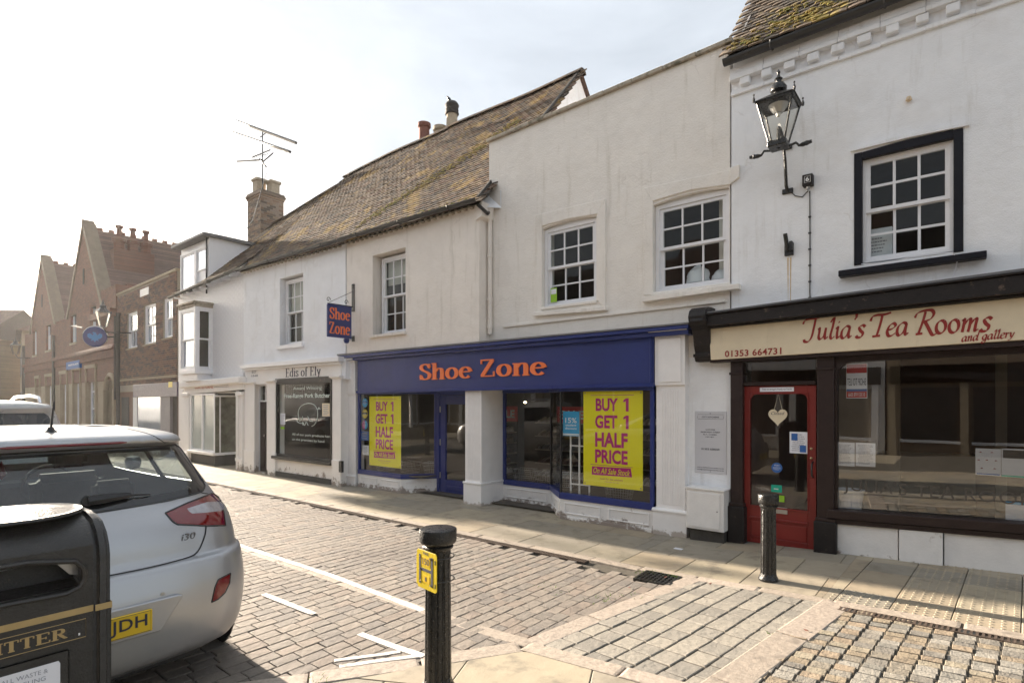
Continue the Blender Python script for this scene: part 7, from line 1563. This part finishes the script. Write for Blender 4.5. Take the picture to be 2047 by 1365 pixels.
# ================================================================== LITTER BIN (front faces down the street: local x -> world +y)
bn = thing('litter_bin', 'dark litter bin with gold band and gold lettering at the lower left corner', 'litter bin', (-2.78, .488, 0), R(90)); bn.scale.z = .972
HWB, DB, HB = .262, .52, 1.19
def rr_(w, d0, d1, rad, n=6):                    # rounded plan, front at -y
    out = []
    for cx, cy, a0 in ((w - rad, d1 - rad, 0), (-w + rad, d1 - rad, 90), (-w + rad, d0 + rad, 180), (w - rad, d0 + rad, 270)):
        out += [(cx + rad * math.cos(R(a0 + 90 * i / n)), cy + rad * math.sin(R(a0 + 90 * i / n))) for i in range(n + 1)]
    return out
def loft(levels, n=6):
    mb = MB(); m = None
    for (w, d0, d1, rad, z) in levels:
        p = rr_(w, d0, d1, rad, n); m = len(p); mb.v += [Vector((x, y, z)) for x, y in p]
    for i in range(len(levels) - 1): mb.f += [(i * m + k, i * m + (k + 1) % m, (i + 1) * m + (k + 1) % m, (i + 1) * m + k) for k in range(m)]
    mb.f += [tuple(range(m)), tuple((len(levels) - 1) * m + k for k in range(m))]; return mb
# side posts
for sg in (-1, 1):
    pr = [(.25, 0), (.25, 1.26), (.235, 1.30), (.20, 1.335), (.14, 1.36), (.05, 1.37), (-.05, 1.37)]
    mb = MB(); w0, w1 = sg * (HWB - .05), sg * (HWB + .008); pts = [(-.012, 0), (-.012, 1.20), (.0, 1.245), (.035, 1.30), (.10, 1.345), (.19, 1.365), (.33, 1.365), (.42, 1.345), (.49, 1.30), (.525, 1.245), (.535, 1.2), (.535, 0)]
    mb.xprism(pts, w0, w1).build('side_frame', K['binblack'], bn, bevel=.018, seg=3, smooth=True)
# front body with recessed aperture
mb = MB(); ap = (-.23, .17, 1.075, 1.235)
wall(mb, -HWB + .05, HWB - .052, 0, 1.25, [(-.222, .175, 1.078, 1.222, .045)], 0, .03); mb.build('front_panel', K['binblack'], bn)
MB().tube([(-.222, -.003, 1.08), (.12, -.003, 1.068), (.165, -.003, 1.085), (.182, -.003, 1.12), (.178, -.003, 1.16), (.15, -.003, 1.195), (.0, -.003, 1.222), (-.222, -.003, 1.222)], .011, 8).build('aperture_rim', K['binblack'], bn, smooth=True)
MB().add([(-.222, .03, 1.065), (.18, .03, 1.065), (.18, .16, 1.09), (-.222, .16, 1.09)], [(0, 1, 2, 3)]).box(-.222, .18, .16, .18, 1.08, 1.25).build('aperture_inside', K['binblack'], bn)
MB().box(-.222, .178, .025, .05, 1.064, 1.078).build('aperture_lip', K['steel'], bn, bevel=.003); MB().prism([(.09, 1.20), (.172, 1.215), (.172, 1.12), (.145, 1.13)], .06, .075).build('stubber_plate', K['steel'], bn); MB().add([(-.222, .04, 1.185), (.06, .04, 1.205), (.06, .045, 1.215), (-.222, .045, 1.20)], [(0, 1, 2, 3)]).build('inner_rim', K['steel'], bn)
# domed top between side frames
tp = [(0, 1.25), (.005, 1.27), (.035, 1.305), (.10, 1.345), (.19, 1.365), (.33, 1.365), (.42, 1.34), (.49, 1.30), (.52, 1.25)]
MB().xprism(tp, -HWB + .051, HWB - .053).build('top', K['binblack'], bn, smooth=True)
MB().lathe([(.225, .0), (.235, .008), (.23, .018), (.205, .016), (.19, .02), (.10, .034), (.001, .038)], 40, (0, .26, 1.366)).build('stub_lid', K['binblack'], bn, smooth=True)
MB().box(-HWB + .05, HWB - .052, .03, .52, 0, 1.06).build('body', K['binblack'], bn)
# gold band, frame, lettering, label
GB = 1.8 - 2.3 * 411 / 1114
MB().box(-HWB + .05, HWB - .052, -.003, 0, .972, .998).build('gold_band', K['gold'], bn)
for sg in (1,): MB().box(sg * (HWB - .048), sg * (HWB + .0095), -.0145, -.012, .972, .998).box(sg * (HWB + .0085), sg * (HWB + .0105), -.012, .5, .972, .998).build('gold_band', K['gold'], bn)
fx0, fx1, fz0, fz1 = -.185, .185, .872, .947
MB().tube([(fx0, -.001, fz0), (fx1, -.001, fz0), (fx1, -.001, fz1), (fx0, -.001, fz1)], .0016, 4, closed=True).build('gold_outline', K['gold'], bn)
serif_text('LITTER', (-.135, .125, .888, .930), -.003, K['gold'], bn, thick=.2, thin=.075, depth=.003); put_text('1', (.160, .166, .884, .894), -.002, K['whiteprint'], bn)
MB().box(-.20, .13, -.008, 0, .02, .84).build('door_panel', K['binblack'], bn, bevel=.008, seg=2)
MB().prism([(-.20, .60), (.10, .60), (.10, .795), (.095, .805), (-.20, .805)], -.0105, -.0085).build('label', K['paper'], bn)
put_text('ALL WASTE &', (-.075, .062, .772, .789), -.0115, K['grey_print'], bn); put_text('RECYCLING', (-.075, .055, .744, .761), -.0115, K['grey_print'], bn)
MB().tube([(HWB + .012, .05, .86), (HWB + .018, .05, .96), (HWB + .012, .05, .98)], .008, 6).box(HWB + .005, HWB + .016, .02, .2, 0, .93).build('hinge_cover', K['binblack'], bn)

# ================================================================== CARS
def interp(tab, z, k):
    for a, b in zip(tab, tab[1:]):
        if a[0] <= z <= b[0]:
            t = (z - a[0]) / (b[0] - a[0]); i = tab.index(a); p0 = tab[max(i - 1, 0)]; p3 = tab[min(i + 2, len(tab) - 1)]
            m1 = (b[k] - p0[k]) / max(b[0] - p0[0], 1e-6) * (b[0] - a[0]); m2 = (p3[k] - a[k]) / max(p3[0] - a[0], 1e-6) * (b[0] - a[0])
            m1 = max(min(m1, 3 * abs(b[k] - a[k])), -3 * abs(b[k] - a[k])); m2 = max(min(m2, 3 * abs(b[k] - a[k])), -3 * abs(b[k] - a[k]))
            return (2 * t ** 3 - 3 * t * t + 1) * a[k] + (t ** 3 - 2 * t * t + t) * m1 + (-2 * t ** 3 + 3 * t * t) * b[k] + (t ** 3 - t * t) * m2
    return tab[-1][k]
def outline(yr, yf, hw, rx, ry, bow, fx=.55, fy=.55):     # half plan outline, x>=0, from rear centre to front centre
    pts = []; w = hw - rx
    for i in range(10): t = i / 10; pts.append((w * t, yr + bow * t * t))
    for i in range(10): a = R(90 * i / 10); pts.append((w + rx * math.sin(a) ** .9, yr + bow + ry * (1 - math.cos(a) ** .9 if math.cos(a) > 0 else 1)))
    ya, yb = yr + bow + ry, yf - fy
    for i in range(16): t = i / 16; pts.append((hw - .012 * math.sin(math.pi * t) * 0, ya + (yb - ya) * t))
    for i in range(10): a = R(90 * i / 10); pts.append((hw - fx + fx * math.cos(a), yb + fy * math.sin(a)))
    for i in range(6): t = i / 5; pts.append(((hw - fx) * (1 - t), yf))
    return pts
def car_shell(tab, levels, scale):
    rings = []
    for z in levels:
        v = [interp(tab, z, k) for k in range(1, 7)]; h = outline(*v); h = [h[0]] + h[1:]
        full = h + [(-x, y) for x, y in reversed(h[1:-1])]
        rings.append([(x * scale, y * scale, z * scale) for x, y in full])
    n = len(rings[0]); V = [p for r_ in rings for p in r_]; F = []
    for i in range(len(rings) - 1): F += [(i * n + k, i * n + (k + 1) % n, (i + 1) * n + (k + 1) % n, (i + 1) * n + k) for k in range(n)]
    F.append(tuple((len(rings) - 1) * n + k for k in range(n))); return V, F
class Cutter:
    def __init__(s, V, F, root_M):
        s.V0 = V; s.bm = bmesh.new(); bv = [s.bm.verts.new(p) for p in V]
        for f in F: s.bm.faces.new([bv[i] for i in f])
        bmesh.ops.recalc_face_normals(s.bm, faces=s.bm.faces); s.bm.verts.index_update(); s.bm.faces.ensure_lookup_table(); s.bm.normal_update(); s.bvh0 = BVHTree.FromBMesh(s.bm); s.P0 = [([v.co.copy() for v in f.verts], [v.normal.copy() for v in f.verts]) for f in s.bm.faces]; s.M = root_M; s.inv = root_M.inverted(); s.cam = s.inv @ Vector((0, 0, CAM_Z))
        s.rot = s.inv.to_3x3()
    def take(s, planes, facing, test=None):
        for co, no in planes:
            bmesh.ops.bisect_plane(s.bm, geom=list(s.bm.verts) + list(s.bm.edges) + list(s.bm.faces), plane_co=co, plane_no=no, dist=1e-5)
        sel = [f for f in s.bm.faces if all((f.calc_center_median() - co).dot(no) > -1e-5 for co, no in planes) and facing(f.normal, f.calc_center_median())]
        if test: sel = [f for f in sel if test(f.calc_center_median())]
        idx = {}; V = []; F = []; edges = {}
        for f in sel:
            q = []
            for v in f.verts:
                if v not in idx: idx[v] = len(V); V.append(v.co + v.normal * .001)
                q.append(idx[v])
            F.append(tuple(q))
            for e in f.edges: edges[e] = edges.get(e, 0) + 1
        rim = [(e.verts[0].co.copy(), e.verts[1].co.copy()) for e, c in edges.items() if c == 1]
        bmesh.ops.delete(s.bm, geom=sel, context='FACES')
        mb = MB(); mb.add(V, F); return mb, rim
    def smooth_mesh(s, me):                          # shading normals taken from the uncut shell
        ns = []
        for v in me.vertices:
            h = s.bvh0.find_nearest(v.co); P_, N_ = s.P0[h[2]]; n = Vector(); 
            for p, q in zip(P_, N_): n += q / ((p - v.co).length_squared + 1e-6)
            ns.append(n.normalized())
        me.normals_split_custom_set_from_vertices(ns)
    def px_planes(s, pts, mirror=False):
        rays = [s.rot @ ray(*p).normalized() for p in pts]; P = []; n = len(rays)
        for i in range(n):
            a, b = rays[i], rays[(i + 1) % n]; no = a.cross(b).normalized(); c = sum(rays, Vector()) / n
            if no.dot(c) < 0: no = -no
            co = s.cam.copy()
            if mirror: no = Vector((-no.x, no.y, no.z)); co = Vector((-co.x, co.y, co.z))
            P.append((co, no))
        return P
    def yz_planes(s, pts, ax=0):       # convex polygon looked at along an axis: ax 0 -> (x,z) seen from the rear, 1 -> (y,z) from the side
        c = Vector((sum(p[0] for p in pts) / len(pts), sum(p[1] for p in pts) / len(pts))); P = []
        for i in range(len(pts)):
            a, b = Vector(pts[i]), Vector(pts[(i + 1) % len(pts)]); d = b - a; no = Vector((-d.y, d.x)).normalized()
            if no.dot(c - a) < 0: no = -no
            P.append((Vector((a.x, 0, a.y)), Vector((no.x, 0, no.y))) if ax == 0 else (Vector((0, a.x, a.y)), Vector((0, no.x, no.y))))
        return P
def rim_tube(rim, r, name, mat, parent):
    mb = MB()
    for a, b in rim:
        if (b - a).length > 1e-5: mb.tube([a, b], r, 4)
    return mb.build(name, mat, parent)
def finish(cut, name, mat, parent):
    me = bpy.data.meshes.new(name)
    for f in cut.bm.faces: f.smooth = True
    cut.bm.to_mesh(me); me.materials.append(mat); cut.smooth_mesh(me); o = bpy.data.objects.new(name, me); C.objects.link(o); o.parent = parent; return o
def wheel(parent, x, y, r, w, sgn):
    M4 = Matrix.Translation((x, y, r)) @ Matrix.Rotation(R(90), 4, 'Y')
    t = MB().lathe([(r * .62, -w / 2), (r * .92, -w / 2), (r * .985, -w * .38), (r, -w * .2), (r, w * .2), (r * .985, w * .38), (r * .92, w / 2), (r * .62, w / 2)], 32).xf(M4).build('wheel', K['tyre'], parent, smooth=True)
    mb = MB().lathe([(r * .64, sgn * w * .44), (r * .60, sgn * w * .40), (r * .56, sgn * w * .2), (.001, sgn * w * .2)], 28)
    for k in range(5):
        a = k * 2 * math.pi / 5; mb.tube([(.03 * math.cos(a), .03 * math.sin(a), sgn * w * .36), (r * .6 * math.cos(a + .12), r * .6 * math.sin(a + .12), sgn * w * .40)], [.035, .025], 6); mb.tube([(.03 * math.cos(a), .03 * math.sin(a), sgn * w * .36), (r * .6 * math.cos(a - .12), r * .6 * math.sin(a - .12), sgn * w * .40)], [.035, .025], 6)
    mb.xf(M4).build('rim', K['chrome'], t)
# ---- silver hatchback
SC = 1.11; CX, CYc = -3.64, .90
car = thing('parked_hatchback', 'silver hatchback parked with its rear to the camera behind the litter bin', 'car', (CX, CYc, 0), R(90))
MC = Matrix.Translation((CX, CYc, 0)) @ Matrix.Rotation(R(90), 4, 'Z')
#       z    yr    yf    hw    rx   ry   bow
tab = [(.17, .20, 4.05, .74, .30, .30, .02), (.24, .07, 4.18, .82, .30, .34, .03), (.33, .025, 4.25, .865, .30, .38, .04), (.45, .0, 4.30, .885, .30, .42, .045), (.58, .005, 4.30, .892, .30, .42, .045), (.68, .03, 4.27, .89, .30, .42, .045),
       (.735, .052, 4.2, .888, .30, .42, .045), (.748, .10, 4.14, .886, .30, .42, .045), (.82, .115, 4.0, .884, .30, .44, .05), (.90, .135, 3.75, .878, .31, .46, .055), (.97, .17, 3.45, .862, .32, .48, .06), (1.03, .215, 3.15, .835, .33, .50, .07), (1.08, .25, 3.02, .800, .30, .46, .06), (1.20, .345, 2.78, .735, .26, .40, .05), (1.32, .45, 2.5, .675, .22, .34, .04), (1.36, .485, 2.38, .655, .20, .32, .04), (1.385, .40, 2.28, .635, .20, .30, .03), (1.415, .395, 2.15, .615, .22, .30, .03), (1.435, .45, 2.02, .585, .24, .32, .04), (1.455, .60, 1.85, .52, .28, .4, .05), (1.468, .85, 1.65, .42, .28, .4, .05), (1.475, 1.1, 1.5, .25, .2, .2, .02)]
lv = [.17, .20, .24, .28, .33, .38, .45, .51, .58, .63, .68, .71, .725, .735, .739, .744, .748, .76, .79, .82, .86, .90, .935, .97, 1.0, 1.03, 1.055, 1.08, 1.12, 1.16, 1.20, 1.24, 1.28, 1.32, 1.345, 1.36, 1.372, 1.385, 1.40, 1.415, 1.425, 1.435, 1.445, 1.455, 1.462, 1.468, 1.475]
tab = [t for t in tab]
cut = Cutter(*car_shell(tab, lv, SC), MC)
rear = lambda n, c: n.y < .2 and c.y < 1.3 * SC
s_ = lambda pts: [(a * SC, b * SC) for a, b in pts]
# rear screen (black surround) then side windows, windscreen
g, _r = cut.take(cut.yz_planes(s_([(-.60, 1.125), (-.50, 1.10), (-.25, 1.088), (0, 1.083), (.25, 1.088), (.50, 1.10), (.60, 1.125), (.605, 1.16), (.545, 1.31), (.52, 1.33), (0, 1.335), (-.52, 1.33), (-.545, 1.31), (-.605, 1.16)])), rear); scr = g.build('rear_window', K['carglass'], car, smooth=True)
g, rim = cut.take(cut.yz_planes(s_([(-.70, 1.10), (-.66, 1.075), (-.45, 1.055), (0, 1.045), (.45, 1.055), (.66, 1.075), (.70, 1.10), (.70, 1.13), (.625, 1.33), (.585, 1.358), (0, 1.366), (-.585, 1.358), (-.625, 1.33), (-.70, 1.13)])), rear)
srd = g.build('window_surround', K['blackglass'], car, smooth=True); rim = [q for q in rim if not any((q[0] - w_[0]).length < 1e-4 or (q[0] - w_[1]).length < 1e-4 for w_ in _r)]; rim_tube(rim, .006, 'window_seal', K['blacktrim'], srd)
side = lambda n, c: abs(n.x) > .3
for sgx, nm in ((1, 'right'), (-1, 'left')):
    for pts in ([(.80, 1.08), (1.42, 1.06), (1.42, 1.37), (1.05, 1.36), (.86, 1.22)], [(1.50, 1.055), (2.30, 1.045), (2.62, 1.05), (2.2, 1.34), (1.50, 1.375)]):
        pts = [(a, b) for a, b in pts]
        g, rim = cut.take(cut.yz_planes(s_(pts), 1), side, lambda c: c.x * sgx > 0); o = g.build('side_window', K['carglass'], car, smooth=True); rim_tube(rim, .006, 'window_seal', K['blacktrim'], o)
g, rim = cut.take(cut.yz_planes(s_([(-.60, 1.10), (.60, 1.10), (.50, 1.40), (-.50, 1.40)])), lambda n, c: n.y > .1 and c.y > 1.9 * SC); g.build('windscreen', K['carglass'], car, smooth=True)
# tail lamps
lamp = [(328.5, 1023), (372, 1006), (414.6, 986.5), (424, 985), (437, 993), (445, 1009), (451, 1053), (412, 1051), (363, 1052.5), (346, 1043)]
inner = [(374, 1016), (414, 1003), (446, 1001), (448, 1020), (414, 1024), (384, 1026), (378, 1022)]
for mir in (False, True):
    near = (lambda c: c.x > .3) if not mir else (lambda c: c.x < -.3)
    g2_, rim2 = cut.take(cut.px_planes(inner, mir), lambda n, c: c.y < 1.2, near); 
    g1_, rim1 = cut.take(cut.px_planes(lamp, mir), lambda n, c: c.y < 1.2, near)
    tl = g1_.build('tail_lamp', K['lampred'], car, smooth=True); g2_.build('reversing_lens', K['lampclear'], tl, smooth=True)
    outer = [q for q in rim1 if not any((q[0] - w_[0]).length < 1e-4 or (q[0] - w_[1]).length < 1e-4 for w_ in rim2)]
    rim_tube(outer, .006, 'lamp_seal', K['blacktrim'], tl)
    g3, rim3 = cut.take(cut.px_planes([(423, 1203), (430, 1172), (436, 1158), (461, 1145), (459, 1165), (450, 1184), (436, 1197)], mir), lambda n, c: c.y < 1.2, near); fl = g3.build('rear_reflector', K['lampred'], car, smooth=True); rim_tube(rim3, .005, 'reflector_seal', K['blacktrim'], fl)
shell = finish(cut, 'body', K['silver'], car)
dg = bpy.context.evaluated_depsgraph_get(); bvh = BVHTree.FromPolygons([v.co.copy() for v in shell.data.vertices], [tuple(p.vertices) for p in shell.data.polygons])
def hit(u, v, off=.003):
    d = (cut.rot @ ray(u, v)).normalized(); h = bvh.ray_cast(cut.cam, d)
    return (h[0] - d * off) if h[0] else None
def body_line(pts, r, name, mat, mirror=True, n=5, parent=None):
    P_ = [hit(*p) for p in crv(pts, n)]; P_ = [p for p in P_ if p]
    if len(P_) > 1:
        mb = MB().tube(P_, r, 5)
        if mirror: mb.tube([(-p.x, p.y, p.z) for p in P_], r, 5)
        mb.build(name, mat, parent or car)
# shut lines: tailgate lower edge and side, roof line
body_line([(412, 1052), (410, 1068), (402, 1090), (394, 1103), (380, 1112), (340, 1124), (290, 1136), (240, 1146), (200, 1153), (150, 1160)], .0045, 'tailgate_shut_line', K['blacktrim'])
body_line([(383, 968), (392, 978), (402, 984), (415, 986)], .003, 'shut_line', K['blacktrim'])
body_line([(330, 885), (300, 868), (255, 857)], .003, 'roof_seam', K['blacktrim'])
# black frit band: side pillars & lower screen
# number plate recess and plate
def zxz(x, z, d):                                # point on rear surface
    h = bvh.ray_cast(Vector((x, -2, z)), Vector((0, 1, 0))); return h[0].y - d
pzc = .50 * SC; py = zxz(0, pzc, .02)
MB().prism([(-.37, pzc - .085), (.34, pzc - .085), (.46, pzc + .09), (.43, pzc + .10), (-.43, pzc + .10), (-.46, pzc + .09)], py + .012, py + .06).build('plate_recess', K['silver'], car, bevel=.006)
pl = MB().box(-.289, .289, py - .004, py + .012, pzc - .062, pzc + .062).build('number_plate', K['plate'], car, bevel=.004)
put_text('JDH', (.085, .262, pzc - .043, pzc + .043), py - .006, K['ink'], pl, bold=.015, space=1.05)
MB().tube([(-.275, py - .0045, pzc - .056), (.279, py - .0045, pzc - .056), (.279, py - .0045, pzc + .056), (-.275, py - .0045, pzc + .056)], .0012, 4, closed=True).build('plate_border', K['ink'], pl)
# bumper underside: dark diffuser
db_ = MB(); db_.prism([(-.62, .17), (.62, .17), (.70, .27), (-.70, .27)], .22, .6).build('diffuser', K['blacktrim'], car, bevel=.01)
MB().box(-.78, .78, .55, 4.3, .17, .26).build('underbody', K['blacktrim'], car)
# emblem, badge, wiper, aerial, brake light
e0_ = hit(213, 1073, .006)
if e0_:
    ring = [(.066 * math.cos(R(a)), 0, .043 * math.sin(R(a))) for a in range(0, 360, 15)]
    yy = zxz(0, 1.8 - .0 - (e0_.z * 0) - (1.8 - e0_.z), .01)
    mb = MB().tube([(p[0], yy, p[2] + e0_.z) for p in ring], .007, 6, closed=True).tube([(-.03, yy, e0_.z - .03), (-.018, yy, e0_.z + .03)], .008, 5).tube([(.02, yy, e0_.z - .03), (.032, yy, e0_.z + .03)], .008, 5).tube([(-.025, yy, e0_.z + .004), (.026, yy, e0_.z - .004)], .007, 5); mb.build('emblem', K['chrome'], car)
b0, b1 = hit(360, 1080, .004), hit(393, 1071, .004)
if b0 and b1:
    d = (b1 - b0); an = math.atan2(d.y, d.x); put_text('i30', (.01, .01 + d.length * .85, .004, .046), 0, K['lead'], car, name='badge', bold=.0, depth=.006, shear=.2, M4=Matrix.Translation(b0 - Vector((0, 0, .01))) @ Matrix.Rotation(an, 4, 'Z'))
w0, w1, w2_ = hit(172, 1004, .02), hit(282, 990, .02), hit(325, 988, .015)
hitg = BVHTree.FromPolygons([v.co.copy() for v in scr.data.vertices], [tuple(p.vertices) for p in scr.data.polygons])
def hg(u, v, off): d = (cut.rot @ ray(u, v)).normalized(); h = hitg.ray_cast(cut.cam, d); return (h[0] - d * off) if h[0] else None
q = [hg(u, v, o_) for u, v, o_ in ((176, 1001, .03), (200, 997, .04), (260, 989, .035), (300, 988, .02))]
if all(q):
    MB().tube(q[:3], [.026, .03, .016], 8).tube([q[0] + Vector((0, .02, 0)), q[0] + Vector((0, -.005, 0))], .03, 10).tube([q[2], q[3]], [.007, .005], 6).build('rear_wiper', K['blacktrim'], car, smooth=True); 
    a, b = hg(190, 1001, .012), hg(325, 988, .012)
    if a and b: MB().tube([a, b], .010, 5).build('wiper_blade', K['blacktrim'], car)
a_, b_ = hit(140, 896, .004), hit(232, 892, .004)
zb3 = 1.395 * SC; pts3 = []
for i in range(17):
    x = -.30 + .6 * i / 16; h = bvh.ray_cast(Vector((x, -2, zb3)), Vector((0, 1, 0)))
    if h[0]: pts3.append(Vector((x, h[0].y - .004, zb3)))
MB().tube(pts3, [.004] + [.009] * (len(pts3) - 2) + [.004], 6).build('high_brake_light', K['lampred'], car)
h = bvh.ray_cast(Vector((.0, .95, 3)), Vector((0, 0, -1)))[0]
ap_ = Vector((-.02, .72, bvh.ray_cast(Vector((-.02, .72, 3)), Vector((0, 0, -1)))[0].z))
MB().lathe([(.035, 0), (.02, .012), (.013, .03)], 10, ap_).tube([ap_ + Vector((0, 0, .02)), ap_ + Vector((0, -.075, .19))], [.008, .005], 6).build('roof_aerial', K['blacktrim'], car)
ps = hit(325, 1187, .001)
if ps: MB().lathe([(.012, 0), (.012, .003), (.001, .003)], 12).xf(Matrix.Translation(ps) @ Matrix.Rotation(R(90), 4, 'X')).build('parking_sensor', K['steel'], car)
hd = []
for o in list(car.children):
    if o.name.split('.')[0] in ('rear_window', 'window_surround', 'side_window', 'windscreen', 'tail_lamp', 'rear_reflector'): cut.smooth_mesh(o.data)
for sg in (-1, 1):
    wheel(car, sg * .79 * SC, .80 * SC, .315 * SC, .215, sg); wheel(car, sg * .79 * SC, 3.45 * SC, .315 * SC, .215, sg)
    MB().lathe([(.37 * SC, 0), (.37 * SC, .01), (.30, .012)], 28).xf(Matrix.Translation((sg * .888 * SC, .80 * SC, .315 * SC)) @ Matrix.Rotation(R(90) * sg, 4, 'Y')).build('wheel_arch', K['blacktrim'], car); MB().lathe([(.37 * SC, 0), (.37 * SC, .01), (.30, .012)], 28).xf(Matrix.Translation((sg * .888 * SC, 3.45 * SC, .315 * SC)) @ Matrix.Rotation(R(90) * sg, 4, 'Y')).build('wheel_arch', K['blacktrim'], car)
    MB().lathe([(.001, -.09), (.06, -.06), (.075, 0), (.06, .05), (.001, .06)], 12).xf(Matrix.Translation((sg * .97 * SC, 2.62 * SC, 1.08 * SC))).build('door_mirror', K['silver'], car, smooth=True)
# interior
MB().box(-.62, .62, 1.05, 1.25, .5, 1.02).build('rear_bench', K['seat'], car, bevel=.05, seg=3); MB().box(-.7, .7, .5, 1.05, .6, .93).build('parcel_shelf', K['seat'], car, bevel=.01)
for x in (-.42, .42): MB().box(x - .13, x + .13, 1.10, 1.2, 1.06, 1.24).build('headrest', K['seat'], car, bevel=.035, seg=3)
for x in (-.38, .38):
    MB().box(x - .25, x + .25, 2.05, 2.25, .5, 1.22).build('front_seat', K['seat'], car, bevel=.07, seg=3); MB().box(x - .13, x + .13, 2.1, 2.2, 1.26, 1.44).build('headrest', K['seat'], car, bevel=.04, seg=3)
MB().box(-.75, .75, 2.9, 3.3, .7, 1.08).build('dashboard', K['seat'], car, bevel=.04); MB().tube([(.38 + .18 * math.cos(R(a)), 2.8 - .03 * math.sin(R(a)), 1.06 + .17 * math.sin(R(a))) for a in range(0, 360, 20)], .014, 6, closed=True).build('steering_wheel', K['seat'], car)
MB().box(-.85, .85, .4, 4.4, .28, .34).build('floor_pan', K['seat'], car)
rm_ = MB().lathe([(.001, -.05), (.026, -.02), (.018, .02), (.001, .06)], 8, (-.25, .70, 1.40)).build('hanging_freshener', K['lampred'], car)
far_car = copy_tree(car); far_car.location = (-18.6, .95, 0); tag(far_car, 'silver hatchback parked farther up the kerb, reflected in the butcher window')
# ---- pale estate/SUV ahead
SV = 1.11; sx = -8.68
suv = thing('parked_suv', 'pale tall car with roof rails parked in front of the silver hatchback', 'car', (sx, 1.08, 0), R(90)); MS = Matrix.Translation((sx, 1.08, 0)) @ Matrix.Rotation(R(90), 4, 'Z')
tab2 = [(.22, .15, 4.1, .78, .25, .3, .02), (.4, .03, 4.35, .89, .25, .3, .03), (.6, .0, 4.4, .91, .25, .3, .03), (.8, .03, 4.35, .91, .25, .3, .03), (.95, .06, 4.2, .90, .25, .32, .03), (1.05, .09, 3.5, .88, .25, .32, .03), (1.12, .12, 3.2, .85, .24, .3, .03), (1.35, .24, 2.8, .81, .22, .3, .03), (1.50, .34, 2.5, .77, .2, .3, .03), (1.54, .30, 2.4, .75, .2, .3, .03), (1.60, .34, 2.2, .70, .2, .3, .03), (1.64, .6, 1.9, .5, .2, .3, .03), (1.655, .9, 1.7, .3, .2, .3, .02)]
c2 = Cutter(*car_shell(tab2, [.22, .3, .4, .5, .6, .7, .8, .88, .95, 1.0, 1.05, 1.12, 1.2, 1.28, 1.35, 1.43, 1.5, 1.54, 1.57, 1.6, 1.62, 1.64, 1.655], SV), MS)
sv = lambda pts: [(a * SV, b * SV) for a, b in pts]
g, rim = c2.take(c2.yz_planes(sv([(-.74, 1.08), (.74, 1.08), (.76, 1.14), (.66, 1.46), (.62, 1.50), (-.62, 1.50), (-.66, 1.46), (-.76, 1.14)])), lambda n, c: c.y < 1 and n.y < .2); g.build('rear_window', K['privacy'], suv, smooth=True)
for sgx in (1, -1):
    g, rim = c2.take(c2.yz_planes(sv([(.7, 1.12), (2.6, 1.1), (2.35, 1.46), (.85, 1.48)]), 1), side, lambda c: c.x * sgx > 0); g.build('side_window', K['privacy'], suv, smooth=True)
g, rim = c2.take(c2.yz_planes(sv([(-.66, 1.15), (.66, 1.15), (.58, 1.5), (-.58, 1.5)])), lambda n, c: n.y > .1 and c.y > 1.9 * SV); g.build('windscreen', K['privacy'], suv, smooth=True)
for sgx in (1, -1):
    g, rim = c2.take(c2.yz_planes(sv([(sgx * .80, .95), (sgx * 1.02, .95), (sgx * 1.02, 1.50), (sgx * .74, 1.50)])), lambda n, c: c.y < .5 * SV, lambda c: c.x * sgx > 0); g.build('tail_lamp', K['lampred'], suv, smooth=True)
    mb = MB(); zr = 1.635 * SV; mb.tube([(sgx * .62 * SV, .62, zr - .03), (sgx * .62 * SV, .72, zr + .05), (sgx * .62 * SV, 1.2, zr + .075), (sgx * .6 * SV, 2.0, zr + .06), (sgx * .58 * SV, 2.15, zr)], .02, 8); mb.build('roof_rail', K['chrome'], suv, smooth=True)
    wheel(suv, sgx * .80 * SV, .85 * SV, .35 * SV, .23, sgx); wheel(suv, sgx * .80 * SV, 3.5 * SV, .35 * SV, .23, sgx)
finish(c2, 'body', K['whitecar'], suv); MB().box(-.8, .8, 1.2, 1.4, .5, 1.3).box(-.8, .8, 2.2, 2.4, .5, 1.45).build('seats', K['seat'], suv, bevel=.05)
MB().box(-.29, .29, -.02, .02, .75, .87).build('number_plate', K['plate'], suv)
# lit spot bulbs inside the shoe shop ceiling
for i, (x, y, z) in enumerate(((-8.9, 9.0, 1.92), (-7.4, 9.6, 1.8), (-5.2, 9.2, 1.95))):
    t_ = MB().lathe([(.001, -.02), (.025, -.01), (.03, .01), (.001, .02)], 8).build('spot_lamp', M('lit_spot_%s' % 'abc'[i], (.9, .7, .4), emit=((1, .75, .4), 6), bump=0, var=0), None, ['small lit spot lamp glowing inside the left shoe shop window', 'small lit spot lamp glowing above the blue shop door', 'small lit spot lamp glowing inside the recessed window'][i], cat='lamp'); t_.location = (x, y, z)
# ================================================================== thin volume added to imitate lens glare towards the sun: haze
glare_m = bpy.data.materials.new('glare_veil_air'); glare_m.use_nodes = True; nt = glare_m.node_tree; nt.nodes.clear()
pv = nt.nodes.new('ShaderNodeVolumePrincipled'); oo = nt.nodes.new('ShaderNodeOutputMaterial'); nt.links.new(pv.outputs[0], oo.inputs['Volume'])
pv.inputs['Color'].default_value = (.95, .95, .95, 1); pv.inputs['Density'].default_value = .0003; pv.inputs['Anisotropy'].default_value = .6
hb = MB().box(-310, 310, -310, 310, -1.2, 14.0).build('lens_glare_veil', glare_m, kind='stuff')
